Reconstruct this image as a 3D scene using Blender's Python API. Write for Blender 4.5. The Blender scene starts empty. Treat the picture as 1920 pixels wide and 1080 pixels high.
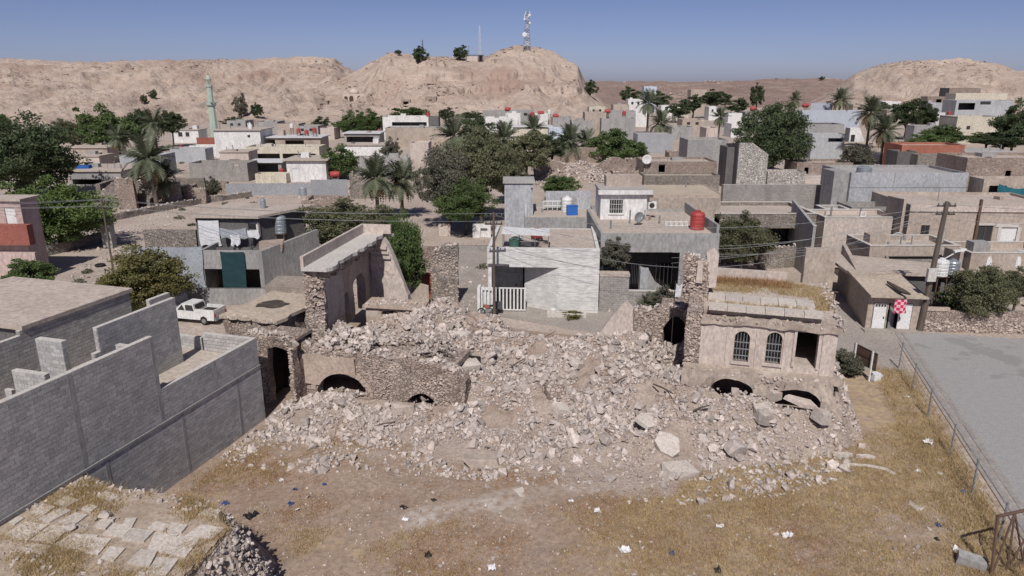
import bpy, bmesh, math, random
import numpy as np
from mathutils import Vector, Matrix
R = math.radians
random.seed(7); rng = np.random.default_rng(7)

# ------------------------------------------------------------------ camera, sky, sun, exposure
PITCH = R(16.3); F = 1333.0; H = 20.0
CP, SP = math.cos(PITCH), math.sin(PITCH)
scene = bpy.context.scene
col = scene.collection
cam_data = bpy.data.cameras.new('camera'); cam_data.sensor_width = 36.0
cam_data.lens = 36.0 * F / 1920.0; cam_data.clip_start = 0.5; cam_data.clip_end = 20000
cam = bpy.data.objects.new('camera', cam_data); col.objects.link(cam)
cam.location = (0, 0, H); cam.rotation_euler = (math.pi / 2 - PITCH, 0, 0)
scene.camera = cam

SUN_EL = R(49.0)
SUN_DIR = Vector((-0.10, -0.96, 0)).normalized() * math.cos(SUN_EL) + Vector((0, 0, math.sin(SUN_EL)))
world = bpy.data.worlds.new('World'); scene.world = world; world.use_nodes = True
wn, wl = world.node_tree.nodes, world.node_tree.links
bg = wn['Background']; sky = wn.new('ShaderNodeTexSky'); sky.sky_type = 'NISHITA'; sky.sun_disc = False
sky.sun_elevation = SUN_EL; sky.sun_rotation = math.atan2(SUN_DIR.x, SUN_DIR.y)
sky.altitude = 0; sky.air_density = 0.5; sky.dust_density = 0.6; sky.ozone_density = 4.0
hs = wn.new('ShaderNodeMix'); hs.data_type = 'RGBA'; hs.blend_type = 'MULTIPLY'; hs.inputs[0].default_value = 1.0; hs.inputs[7].default_value = (0.79, 0.65, 0.70, 1)   # dusty air, evenly
wl.new(sky.outputs[0], hs.inputs[6]); wl.new(hs.outputs[2], bg.inputs[0]); bg.inputs[1].default_value = 0.105
sl = bpy.data.lights.new('sun', 'SUN'); sl.energy = 4.15; sl.angle = R(0.55); sl.color = (1.0, 0.955, 0.90)
sun = bpy.data.objects.new('sun', sl); col.objects.link(sun)
sun.rotation_euler = (-SUN_DIR).to_track_quat('-Z', 'Y').to_euler(); sun.location = (-20, -60, 90)
vs = scene.view_settings; vs.view_transform = 'Standard'; vs.look = 'None'; vs.exposure = 0.0; vs.gamma = 1.0
vs.use_curve_mapping = False
scene.cycles.max_bounces = 6; scene.cycles.diffuse_bounces = 3; scene.cycles.transparent_max_bounces = 6

# ------------------------------------------------------------------ picture to world helpers
def zat(py, y):
    dy = (py - 540) / F
    return H + y * (-SP - dy * CP) / (CP - dy * SP)
def xat(px, y, z):
    return (px - 960) / F * (y * CP + (H - z) * SP)
def dat(py, z=0.0):
    dy = (py - 540) / F
    return (z - H) * (CP - dy * SP) / (-SP - dy * CP)
def P(px, py, z=0.0):
    y = dat(py, z); return Vector((xat(px, y, z), y, z))
GA = R(-16.5); GV = Vector((math.cos(GA), math.sin(GA), 0)); GU = Vector((-math.sin(GA), math.cos(GA), 0))
def RF(v, u, z=0.0):
    return Vector((0, 40, 0)) + GV * v + GU * u + Vector((0, 0, z))
def toRF(x, y):
    return x * GV.x + (y - 40) * GV.y, x * GU.x + (y - 40) * GU.y

# ------------------------------------------------------------------ noise
def _hash(ix, iy, iz, seed):
    h = (ix * 374761393 + iy * 668265263 + iz * 2147483647 + seed * 1442695041) & 0xffffffff
    h = ((h ^ (h >> 13)) * 1274126177) & 0xffffffff
    return ((h ^ (h >> 16)) & 0xffff) / 65535.0
def vnoise(x, y, z=0.0, seed=0):
    x, y, z = np.broadcast_arrays(np.asarray(x, float), np.asarray(y, float), np.asarray(z, float))
    ix, iy, iz = [np.floor(a).astype(np.int64) for a in (x, y, z)]
    fx, fy, fz = x - ix, y - iy, z - iz
    fx, fy, fz = [a * a * (3 - 2 * a) for a in (fx, fy, fz)]
    r = 0
    for a in (0, 1):
        for b in (0, 1):
            for c in (0, 1):
                r = r + _hash(ix + a, iy + b, iz + c, seed) * (fx if a else 1 - fx) * (fy if b else 1 - fy) * (fz if c else 1 - fz)
    return r * 2 - 1
def fbm(x, y, z=0.0, o=4, seed=0):
    r = 0; a = 1.0; f = 1.0; t = 0
    for i in range(o):
        r = r + a * vnoise(np.asarray(x) * f, np.asarray(y) * f, np.asarray(z) * f, seed + i * 17); t += a; a *= .5; f *= 2.03
    return r / t
def sstep(a, b, x):
    t = np.clip((np.asarray(x, float) - a) / (b - a), 0, 1); return t * t * (3 - 2 * t)

# ------------------------------------------------------------------ materials
MATS = {}
def mat(name, c1, c2=None, scale=1.0, c3=None, s3=0.3, t3=0.55, rough=0.9, bump=0.0, bscale=8.0, stretch=(1, 1, 1),
        brick=None, vor=None, coords='pos', rnd=0.0, attr=None, metal=0.0, spec=0.25, wave=None, trans=0.0, strata=None, w3=0.12, bdist=0.05):
    if name in MATS: return MATS[name]
    m = bpy.data.materials.new(name); m.use_nodes = True; n = m.node_tree.nodes; l = m.node_tree.links
    b = n['Principled BSDF']; b.inputs['Roughness'].default_value = rough; b.inputs['Metallic'].default_value = metal
    b.inputs['Specular IOR Level'].default_value = spec
    c2 = c2 or tuple(x * 0.8 for x in c1)
    if not name.startswith(('leaf', 'frond', 'red', 'blue_p', 'cloth_r', 'tarp', 'dates', 'straw', 'maroon', 'brick', 'orange', 'bag', 'minaret')):
        ds = lambda c: tuple(x + (sum(c) / 3 - x) * .15 for x in c) if c else None
        c1, c2, c3 = ds(c1), ds(c2), ds(c3)
    if coords == 'pos':
        src = n.new('ShaderNodeNewGeometry').outputs['Position']
    elif coords == 'uv':
        src = n.new('ShaderNodeTexCoord').outputs['UV']
    else:
        src = n.new('ShaderNodeTexCoord').outputs['Object']
    mp = n.new('ShaderNodeMapping'); l.new(src, mp.inputs[0]); mp.inputs['Scale'].default_value = stretch
    def noise(s, det=5, r=0.6, vec=None):
        t = n.new('ShaderNodeTexNoise'); t.inputs['Scale'].default_value = s; t.inputs['Detail'].default_value = det
        t.inputs['Roughness'].default_value = r; l.new(vec or mp.outputs[0], t.inputs['Vector']); return t.outputs['Fac']
    def ramp(fac, a, bb):
        t = n.new('ShaderNodeMapRange'); l.new(fac, t.inputs[0]); t.inputs[1].default_value = a; t.inputs[2].default_value = bb
        return t.outputs[0]
    def mix(fac, a, c, mode='MIX'):
        t = n.new('ShaderNodeMix'); t.data_type = 'RGBA'; t.blend_type = mode
        if isinstance(fac, float): t.inputs[0].default_value = fac
        else: l.new(fac, t.inputs[0])
        for k, v in ((6, a), (7, c)):
            if isinstance(v, tuple): t.inputs[k].default_value = (*v, 1)
            else: l.new(v, t.inputs[k])
        return t.outputs[2]
    color = mix(ramp(noise(scale), .33, .67), c1, c2)
    fine = noise(scale * 9 + 1.5, 4, .65)
    g = n.new('ShaderNodeMapRange'); l.new(fine, g.inputs[0]); g.inputs[1].default_value = .34; g.inputs[2].default_value = .66
    g.inputs[3].default_value = .76; g.inputs[4].default_value = 1.2
    cmb = n.new('ShaderNodeCombineColor')
    for k in range(3): l.new(g.outputs[0], cmb.inputs[k])
    color = mix(1.0, color, cmb.outputs[0], 'MULTIPLY')
    if strata:
        sep = n.new('ShaderNodeSeparateXYZ'); l.new(src, sep.inputs[0])
        nz = n.new('ShaderNodeMath'); nz.operation = 'MULTIPLY_ADD'; l.new(noise(.02), nz.inputs[0]); nz.inputs[1].default_value = 14; l.new(sep.outputs[2], nz.inputs[2])
        cx = n.new('ShaderNodeCombineXYZ'); l.new(nz.outputs[0], cx.inputs[2])
        st = noise(strata[0], 5, .6, cx.outputs[0])
        color = mix(ramp(st, .5, .72), color, strata[1])
        geo = n.new('ShaderNodeNewGeometry'); s2 = n.new('ShaderNodeSeparateXYZ'); l.new(geo.outputs['Normal'], s2.inputs[0])
        color = mix(ramp(s2.outputs[2], .72, .42), color, strata[2])
    if name.startswith(('white_wall', 'cream', 'render', 'plaster', 'block_w', 'block_t', 'pink', 'blue_wall', 'masonry')) and coords == 'pos':
        sm = n.new('ShaderNodeMapping'); l.new(src, sm.inputs[0]); sm.inputs['Scale'].default_value = (.55, .55, .16)
        stn = ramp(noise(1.0, 6, .7, sm.outputs[0]), .50, .70)
        color = mix(stn, color, tuple(x * .80 for x in c2))
    if c3:
        color = mix(ramp(noise(s3, 6, .65), t3, t3 + w3), color, c3)
    hgt = None
    if brick:
        bt = n.new('ShaderNodeTexBrick'); uv = n.new('ShaderNodeTexCoord'); l.new(uv.outputs['UV'], bt.inputs['Vector'])
        bt.inputs['Scale'].default_value = 1.0; bt.inputs['Brick Width'].default_value = brick[0]; bt.inputs['Row Height'].default_value = brick[1]
        bt.inputs['Mortar Size'].default_value = brick[2]; bt.inputs['Color1'].default_value = (1, 1, 1, 1)
        bt.inputs['Color2'].default_value = (brick[4],) * 3 + (1,); bt.inputs['Mortar'].default_value = (brick[3],) * 3 + (1,); bt.inputs['Mortar Smooth'].default_value = .3
        color = mix(1.0, color, bt.outputs['Color'], 'MULTIPLY'); hgt = (bt.outputs['Fac'], -1.0)
    if vor:
        v = n.new('ShaderNodeTexVoronoi'); v.feature = 'DISTANCE_TO_EDGE'; v.inputs['Scale'].default_value = vor[0]
        wmp = n.new('ShaderNodeMapping'); l.new(src, wmp.inputs[0]); wmp.inputs['Scale'].default_value = (1, 1, 1.5); l.new(wmp.outputs[0], v.inputs['Vector'])
        e = ramp(v.outputs['Distance'], .0, vor[1])
        color = mix(e, vor[2], color)
        v2 = n.new('ShaderNodeTexVoronoi'); v2.inputs['Scale'].default_value = vor[0]; l.new(wmp.outputs[0], v2.inputs['Vector'])
        sc = n.new('ShaderNodeSeparateColor'); l.new(v2.outputs['Color'], sc.inputs[0])
        gg = n.new('ShaderNodeMapRange'); l.new(sc.outputs[0], gg.inputs[0]); gg.inputs[3].default_value = .72; gg.inputs[4].default_value = 1.18
        c4 = n.new('ShaderNodeCombineColor')
        for k in range(3): l.new(gg.outputs[0], c4.inputs[k])
        color = mix(1.0, color, c4.outputs[0], 'MULTIPLY'); hgt = (e, 1.0)
    if wave:
        w = n.new('ShaderNodeTexWave'); w.wave_type = 'BANDS'; w.bands_direction = 'X'; w.inputs['Scale'].default_value = wave; w.inputs['Distortion'].default_value = 0
        uv = n.new('ShaderNodeTexCoord'); l.new(uv.outputs['UV'], w.inputs['Vector']); hgt = (w.outputs['Fac'], 1.0)
    if rnd or attr:
        if attr:
            a = n.new('ShaderNodeAttribute'); a.attribute_name = attr; fac = a.outputs['Fac']; rnd = rnd or .3
        else:
            fac = n.new('ShaderNodeObjectInfo').outputs['Random']
        q = n.new('ShaderNodeMapRange'); l.new(fac, q.inputs[0]); q.inputs[3].default_value = 1 - rnd; q.inputs[4].default_value = 1 + rnd * .8
        c5 = n.new('ShaderNodeCombineColor')
        for k in range(3): l.new(q.outputs[0], c5.inputs[k])
        color = mix(1.0, color, c5.outputs[0], 'MULTIPLY')
    l.new(color, b.inputs['Base Color'])
    if bump > 0:
        bn = n.new('ShaderNodeBump'); bn.inputs['Strength'].default_value = bump; bn.inputs['Distance'].default_value = bdist
        h1 = noise(bscale, 6, .65)
        if hgt:
            ma = n.new('ShaderNodeMath'); ma.operation = 'MULTIPLY_ADD'; l.new(hgt[0], ma.inputs[0]); ma.inputs[1].default_value = hgt[1]; l.new(h1, ma.inputs[2]); h1 = ma.outputs[0]
        l.new(h1, bn.inputs['Height']); l.new(bn.outputs[0], b.inputs['Normal'])
    if trans > 0:
        tr = n.new('ShaderNodeBsdfTranslucent'); l.new(color, tr.inputs[0]); ms = n.new('ShaderNodeMixShader'); ms.inputs[0].default_value = trans
        l.new(b.outputs[0], ms.inputs[1]); l.new(tr.outputs[0], ms.inputs[2]); l.new(ms.outputs[0], n['Material Output'].inputs[0])
    MATS[name] = m; return m

def M(k): return MATS[k]
BM = dict(bump=.35)
mat('dirt', (.37, .29, .235), (.46, .38, .32), .16, (.30, .25, .215), .09, .54, bump=.7, bscale=3, bdist=.08, w3=.2)
mat('yard_dirt', (.29, .20, .142), (.355, .262, .195), .35, (.41, .345, .295), .16, .57, bump=.6, bscale=5, bdist=.06, w3=.1)
mat('asphalt', (.30, .292, .286), (.325, .316, .308), 2.2, (.255, .247, .24), .09, .60, bump=.2, bscale=20, bdist=.01, w3=.02)
mat('lane', (.29, .25, .22), (.36, .315, .28), .4, (.25, .225, .205), .2, .55, bump=.2, bscale=10, bdist=.02)
mat('kerb', (.25, .238, .228), (.31, .295, .28), .8, bump=.3)
mat('hill', (.55, .435, .35), (.42, .315, .25), .045, (.37, .25, .195), .011, .53, bump=1.0, bscale=.30, bdist=2.2, strata=(.55, (.37, .265, .205), (.25, .195, .165)), w3=.12)
mat('plateau', (.36, .25, .205), (.25, .175, .145), .05, (.42, .33, .26), .014, .56, bump=1.0, bscale=.15, bdist=4, strata=(.5, (.27, .165, .13), (.22, .145, .12)))
mat('hill_rock', (.36, .28, .225), (.29, .22, .18), .05, (.42, .32, .255), .03, .56, attr='tone', rnd=.3, bump=.5, bscale=2, bdist=.2)
mat('rock', (.51, .44, .395), (.43, .365, .325), .5, (.39, .295, .235), .35, .55, rnd=.22, bump=.5, bscale=9, bdist=.04)
mat('rock_attr', (.51, .44, .395), (.43, .365, .325), .5, (.39, .295, .235), .35, .55, attr='tone', rnd=.32, bump=.4, bscale=9, bdist=.04)
mat('rock_brown', (.47, .38, .315), (.40, .32, .265), .8, (.47, .39, .33), .5, .58, attr='tone', rnd=.25, bump=.4, bscale=9, bdist=.04)
mat('heap', (.33, .255, .205), (.40, .32, .265), .7, (.30, .215, .165), .25, .54, bump=.9, bscale=5, bdist=.12)  # brown soil, darkened to paint shade in the gaps between stones
mat('slab_stone', (.56, .50, .44), (.49, .43, .375), .8, rnd=.10, bump=.3, bscale=9, bdist=.02)
mat('masonry', (.44, .345, .285), (.37, .285, .235), .6, (.50, .42, .36), .35, .56, bump=.9, bscale=7, vor=(3.9, .09, (.27, .21, .175)), bdist=.08)
mat('masonry_grey', (.36, .31, .265), (.29, .25, .215), .6, (.42, .37, .32), .35, .58, bump=.9, bscale=7, vor=(4.0, .09, (.22, .19, .165)), bdist=.08)
mat('masonry_white', (.56, .53, .49), (.48, .45, .41), .8, bump=.8, bscale=7, vor=(2.6, .15, (.16, .14, .13)), bdist=.06)
mat('plaster_pink', (.485, .38, .31), (.41, .315, .25), .5, (.33, .235, .18), .6, .57, bump=.35, bscale=5)
mat('plaster_pale', (.56, .475, .415), (.485, .405, .35), .6, (.39, .31, .255), .7, .60, bump=.35, bscale=6, stretch=(1, 1, .5))
mat('plaster_tan', (.44, .36, .295), (.37, .30, .245), .35, (.50, .425, .36), .5, .56, bump=.3, bscale=6, stretch=(1, 1, .6))
mat('render_grey', (.345, .335, .325), (.285, .277, .27), .3, (.40, .385, .365), .4, .6, bump=.25, bscale=6, stretch=(1, 1, .5))
mat('render_blue', (.41, .42, .44), (.345, .355, .375), .35, (.46, .46, .455), .5, .58, bump=.2, bscale=6, stretch=(1, 1, .5))
mat('render_dark_and_shade', (.16, .15, .148), (.12, .112, .11), .5, bump=.2)  # dark render; also painted shade on some side walls and recesses
mat('cinder', (.45, .435, .425), (.375, .365, .355), 1.2, rnd=.17, bump=.4, bscale=14, bdist=.015)
mat('cinder_attr', (.45, .435, .425), (.375, .365, .355), 1.2, attr='tone', rnd=.17, bump=.4, bscale=14, bdist=.015)
mat('mortar', (.20, .19, .18), (.25, .238, .225), 1.0, bump=.3, bscale=9)
mat('block_wall', (.37, .345, .32), (.30, .28, .262), .5, (.42, .38, .34), .3, .58, brick=(.4, .2, .014, .6, .82), bump=.5, bscale=9, bdist=.02)
mat('block_tan', (.40, .335, .28), (.33, .275, .228), .5, brick=(.4, .2, .014, .62, .82), bump=.5, bscale=9, bdist=.02)
mat('block_white', (.64, .63, .61), (.57, .56, .54), .35, (.48, .46, .43), .9, .62, brick=(40, .21, .012, .80, .95), bump=.35, bscale=7, bdist=.02, stretch=(.35, .35, 1.6))
mat('white_wall', (.70, .69, .675), (.62, .61, .595), .3, (.54, .52, .495), .5, .68, bump=.15, stretch=(1, 1, .4))
mat('cream_wall', (.58, .53, .42), (.52, .47, .37), .3, (.45, .40, .31), .5, .62, bump=.15, stretch=(1, 1, .4))
mat('blue_wall', (.50, .56, .66), (.44, .50, .60), .3, bump=.15, stretch=(1, 1, .4))
mat('pink_wall', (.50, .375, .34), (.44, .325, .295), .3, (.38, .28, .25), .4, .62, bump=.2, stretch=(1, 1, .4))
mat('maroon', (.30, .11, .085), (.24, .09, .07), .6, bump=.2)
mat('brick_red', (.36, .145, .10), (.29, .115, .08), .7, bump=.3)
mat('orange_wall', (.55, .23, .08), (.47, .19, .07), .7)
mat('roof_beige', (.475, .40, .335), (.41, .34, .285), .25, (.36, .295, .245), .22, .6, bump=.35, bscale=6, bdist=.03)
mat('roof_mud', (.48, .395, .305), (.41, .335, .26), .3, (.36, .28, .21), .3, .6, bump=.5, bscale=5, bdist=.04)
mat('roof_grey', (.40, .38, .36), (.33, .315, .30), .3, bump=.3, bscale=6, bdist=.03)
mat('roof_soil', (.37, .285, .21), (.42, .335, .26), .5, (.31, .235, .17), .4, .55, bump=.6, bscale=6, bdist=.05)
mat('ash', (.47, .425, .39), (.40, .355, .32), .9, (.33, .265, .215), .8, .58, bump=.4, bscale=6, bdist=.03)
mat('scorch', (.045, .036, .03), (.09, .07, .055), 1.5, (.20, .155, .12), 1.4, .56, bump=.3)
mat('coping', (.55, .515, .475), (.48, .45, .41), .8, bump=.3)
mat('sheet_white', (.62, .62, .62), (.55, .55, .55), .5, rough=.55, spec=.4)
mat('sheet_blue', (.39, .435, .51), (.45, .49, .55), .35, (.34, .36, .40), .4, .6, rough=.5, wave=2.2, bump=.4, bdist=.05)
mat('sheet_grey', (.35, .36, .38), (.30, .31, .33), .5, rough=.55, wave=1.8, bump=.5, bdist=.05)
mat('metal_dark', (.035, .03, .028), (.06, .045, .038), 2, rough=.6)
mat('metal_grey', (.30, .31, .32), (.24, .25, .26), 1, rough=.5, metal=.3)
mat('metal_rust', (.10, .06, .045), (.15, .085, .055), 2, rough=.8)
mat('metal_white', (.70, .70, .69), (.62, .62, .61), 1, rough=.45)
mat('wood', (.10, .075, .06), (.15, .115, .09), 1.5, rough=.85, stretch=(4, 4, .5), bump=.3)
mat('glass', (.025, .028, .032), (.04, .042, .046), 1, rough=.12, spec=.6)
mat('shade_void', (.03, .025, .022), (.045, .036, .03), 1)  # near-black colour that paints the shade inside openings and the truck bed
mat('red_tank', (.40, .07, .065), (.33, .055, .05), .8, rough=.5)
mat('white_tank', (.70, .70, .69), (.63, .63, .62), .8, rough=.5)
mat('grey_tank', (.30, .33, .37), (.25, .275, .31), .8, rough=.4, metal=.25)
mat('blue_plastic', (.035, .14, .46), (.03, .11, .38), 1, rough=.5)
mat('green_plastic', (.07, .16, .12), (.05, .12, .09), 1, rough=.5)
mat('car_white', (.68, .68, .67), (.62, .62, .61), .6, rough=.3, spec=.5)
mat('tyre', (.02, .02, .02), (.035, .033, .03), 3, rough=.85)
mat('cloth_teal', (.012, .045, .055), (.02, .062, .072), 1, rough=.9, stretch=(1, 1, 3))
mat('cloth_grey', (.36, .39, .43), (.29, .315, .355), .8, bump=.5, bscale=2.5, bdist=.15)
mat('cloth_white', (.66, .67, .69), (.55, .56, .58), 1.2, bump=.4, bscale=3, bdist=.1)
mat('cloth_dark', (.06, .06, .07), (.09, .09, .10), 1, bump=.4, bscale=3, bdist=.1)
mat('cloth_sack', (.40, .31, .25), (.33, .25, .20), 1, bump=.4, bscale=3, bdist=.1)
mat('tarp_teal', (.03, .15, .19), (.02, .11, .14), .8, bump=.4, bscale=2, bdist=.2)
mat('tarp_blue', (.03, .11, .38), (.025, .085, .30), .8, bump=.4, bscale=2, bdist=.2)
mat('minaret_green', (.40, .48, .42), (.34, .42, .36), .6, (.52, .56, .50), .8, .6, bump=.2)
mat('minaret_gold', (.42, .30, .12), (.36, .25, .10), .6, rough=.4, metal=.4)
mat('dome_white', (.56, .47, .38), (.50, .41, .33), .6)
mat('bag_white', (.74, .74, .75), (.62, .62, .64), 3, rough=.5)
mat('bag_blue', (.05, .09, .22), (.035, .06, .16), 3, rough=.5)
mat('bag_black', (.018, .018, .02), (.03, .03, .032), 3, rough=.5)
mat('leaf_dark', (0.072, 0.098, 0.048), (0.102, 0.130, 0.065), .6, rnd=.2, rough=.7, trans=.32, coords='obj')
mat('leaf_green', (0.096, 0.144, 0.050), (0.132, 0.186, 0.070), .6, rnd=.2, rough=.7, trans=.32, coords='obj')
mat('leaf_bright', (0.138, 0.204, 0.060), (0.180, 0.252, 0.084), .6, rnd=.15, rough=.7, trans=.32, coords='obj')
mat('leaf_olive', (0.132, 0.138, 0.078), (0.174, 0.174, 0.102), .6, rnd=.18, rough=.75, trans=.32, coords='obj')
mat('leaf_yellow', (0.204, 0.180, 0.072), (0.132, 0.138, 0.054), .7, (0.204, 0.150, 0.054), .5, .58, rough=.75, trans=.32, coords='obj')
mat('leaf_dusty', (0.180, 0.174, 0.132), (0.132, 0.132, 0.096), .6, rnd=.15, rough=.8, trans=.32, coords='obj')
mat('bark', (.13, .10, .08), (.09, .07, .055), 2, bump=.5)
mat('palm_trunk', (.17, .13, .10), (.11, .085, .065), 2.5, bump=.8, bscale=6, bdist=.06, stretch=(1, 1, 3))
mat('frond_green', (.105, .125, .075), (.145, .16, .105), .8, rnd=.25, rough=.6, trans=.15, coords='obj')
mat('frond_dry', (.23, .175, .085), (.30, .225, .115), .8, rnd=.2, rough=.8, trans=.1, coords='obj')
mat('dates', (.50, .22, .03), (.40, .16, .02), 2)
mat('straw', (.48, .365, .20), (.40, .295, .155), .5, (.54, .44, .28), .3, .56, rough=.9, trans=.2)
mat('straw_red', (.33, .185, .095), (.40, .25, .13), .5, rough=.9, trans=.2)
mat('cloth_red', (.50, .03, .10), (.42, .03, .09), 2.2, rough=.9)
_cr = MATS['cloth_red']; _n = _cr.node_tree.nodes; _ck = _n.new('ShaderNodeTexChecker'); _ck.inputs['Scale'].default_value = 4.0; _ck.inputs['Color1'].default_value = (.52, .025, .10, 1); _ck.inputs['Color2'].default_value = (.66, .42, .45, 1)
_tc = _n.new('ShaderNodeTexCoord'); _cr.node_tree.links.new(_tc.outputs['UV'], _ck.inputs['Vector']); _cr.node_tree.links.new(_ck.outputs[0], _n['Principled BSDF'].inputs['Base Color'])

# ------------------------------------------------------------------ mesh helpers
def tag(o, label=None, cat=None, group=None, kind=None):
    if label: o['label'] = label
    if cat: o['category'] = cat
    if group: o['group'] = group
    if kind: o['kind'] = kind
    return o
def thing(name, label, cat, loc=(0, 0, 0), rz=0.0, group=None):
    o = bpy.data.objects.new(name, None); col.objects.link(o); o.empty_display_size = .3
    o.location = loc; o.rotation_euler = (0, 0, rz); return tag(o, label, cat, group)
def link(name, me, parent=None, loc=None, rot=None, scale=None):
    o = bpy.data.objects.new(name, me); col.objects.link(o)
    if parent: o.parent = parent
    if loc is not None: o.location = loc
    if rot is not None: o.rotation_euler = rot
    if scale is not None: o.scale = scale
    return o
def np_mesh(name, V, T, material, tone=None, k=3):
    me = bpy.data.meshes.new(name); V = np.asarray(V, np.float32); T = np.asarray(T, np.int32)
    me.vertices.add(len(V)); me.vertices.foreach_set('co', V.ravel())
    me.loops.add(T.size); me.loops.foreach_set('vertex_index', T.ravel())
    me.polygons.add(len(T)); me.polygons.foreach_set('loop_start', np.arange(0, T.size, k, dtype=np.int32))
    if tone is not None:
        a = me.attributes.new('tone', 'FLOAT', 'POINT'); a.data.foreach_set('value', np.asarray(tone, np.float32))
    me.update(calc_edges=True); me.validate(); me.polygons.foreach_set('use_smooth', np.zeros(len(me.polygons), bool)); me.materials.append(material); return me
class MB:
    def __init__(s): s.v = []; s.f = []
    def add(s, vs_, fs):
        b = len(s.v); s.v += [tuple(p) for p in vs_]; s.f += [tuple(i + b for i in f) for f in fs]; return s
    def hexa(s, p):  # 8 points: bottom 4 ccw, top 4
        return s.add(p, [(3, 2, 1, 0), (4, 5, 6, 7), (0, 1, 5, 4), (1, 2, 6, 5), (2, 3, 7, 6), (3, 0, 4, 7)])
    def box(s, x0, x1, y0, y1, z0, z1):
        return s.hexa([(x0, y0, z0), (x1, y0, z0), (x1, y1, z0), (x0, y1, z0), (x0, y0, z1), (x1, y0, z1), (x1, y1, z1), (x0, y1, z1)])
    def obox(s, c, size, rot):
        m = Matrix.LocRotScale(Vector(c), rot if not isinstance(rot, tuple) else __import__('mathutils').Euler(rot).to_quaternion(), None)
        a, b, d = [x / 2 for x in size]
        return s.hexa([m @ Vector(q) for q in ((-a, -b, -d), (a, -b, -d), (a, b, -d), (-a, b, -d), (-a, -b, d), (a, -b, d), (a, b, d), (-a, b, d))])
    def prism(s, poly, y0, y1):  # poly in x,z (counter-clockwise seen from -y), extruded along y
        k = len(poly)
        return s.add([(x, y0, z) for x, z in poly] + [(x, y1, z) for x, z in poly],
                     [tuple(range(k)), tuple(range(2 * k - 1, k - 1, -1))] + [(i, i + k, (i + 1) % k + k, (i + 1) % k) for i in range(k)])
    def slab(s, poly, z0, z1):  # poly in x,y ccw
        k = len(poly)
        return s.add([(x, y, z0) for x, y in poly] + [(x, y, z1) for x, y in poly],
                     [tuple(range(k - 1, -1, -1)), tuple(range(k, 2 * k))] + [(i, (i + 1) % k, (i + 1) % k + k, i + k) for i in range(k)])
    def tube(s, pts, r, n=6, caps=True):
        pts = [Vector(p) for p in pts]; rs = r if isinstance(r, (list, tuple)) else [r] * len(pts); b = len(s.v)
        for i, p in enumerate(pts):
            d = (pts[min(i + 1, len(pts) - 1)] - pts[max(i - 1, 0)]).normalized()
            a = d.cross(Vector((0, 0, 1))) if abs(d.z) < .95 else d.cross(Vector((1, 0, 0))); a.normalize(); c = d.cross(a)
            for j in range(n):
                t = 2 * math.pi * j / n; s.v.append(tuple(p + (a * math.cos(t) + c * math.sin(t)) * rs[i]))
        for i in range(len(pts) - 1):
            for j in range(n):
                s.f.append((b + i * n + j, b + i * n + (j + 1) % n, b + (i + 1) * n + (j + 1) % n, b + (i + 1) * n + j))
        if caps:
            s.f.append(tuple(b + j for j in range(n))[::-1]); e = b + (len(pts) - 1) * n; s.f.append(tuple(e + j for j in range(n)))
        return s
    def lathe(s, prof, n=16, c=(0, 0, 0)):
        b = len(s.v)
        for r, z in prof:
            for j in range(n):
                t = 2 * math.pi * j / n; s.v.append((c[0] + r * math.cos(t), c[1] + r * math.sin(t), c[2] + z))
        for i in range(len(prof) - 1):
            for j in range(n):
                s.f.append((b + i * n + j, b + i * n + (j + 1) % n, b + (i + 1) * n + (j + 1) % n, b + (i + 1) * n + j))
        s.f.append(tuple(b + j for j in range(n))[::-1]); e = b + (len(prof) - 1) * n; s.f.append(tuple(e + j for j in range(n)))
        return s
    def rough(s, amp, sc, seed=0, keep=None):
        if not s.v: return s
        v = np.array(s.v, float)
        d = np.stack([fbm(v[:, 0] * sc, v[:, 1] * sc, v[:, 2] * sc, 3, seed + 31 * k) for k in range(3)], 1) * amp * 1.6
        if keep is not None: d *= keep(v)[:, None]
        s.v = [tuple(p) for p in v + d]; return s
    def mesh(s, name, m, smooth=False):
        me = bpy.data.meshes.new(name); me.from_pydata(s.v, [], s.f); me.update()
        me.materials.append(M(m) if isinstance(m, str) else m)
        uv = me.uv_layers.new(name='UVMap'); n = len(me.loops)
        vi = np.zeros(n, np.int32); me.loops.foreach_get('vertex_index', vi)
        co = np.array(s.v, float).reshape(-1, 3)[vi]
        nor = np.zeros(len(me.polygons) * 3); me.polygons.foreach_get('normal', nor); nor = np.abs(nor.reshape(-1, 3))
        lt = np.zeros(len(me.polygons), np.int32); me.polygons.foreach_get('loop_total', lt)
        nl = np.repeat(nor, lt, axis=0); ax = nl.argmax(1)
        U = np.where(ax == 0, co[:, 1], co[:, 0]); W = np.where(ax == 2, co[:, 1], co[:, 2])
        uv.data.foreach_set('uv', np.stack([U, W], 1).astype(np.float32).ravel())
        if smooth: me.polygons.foreach_set('use_smooth', np.ones(len(me.polygons), bool))
        return me
    def build(s, name, m, parent=None, loc=None, rot=None, smooth=False):
        return link(name, s.mesh(name, m, smooth), parent, loc, rot)

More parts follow.
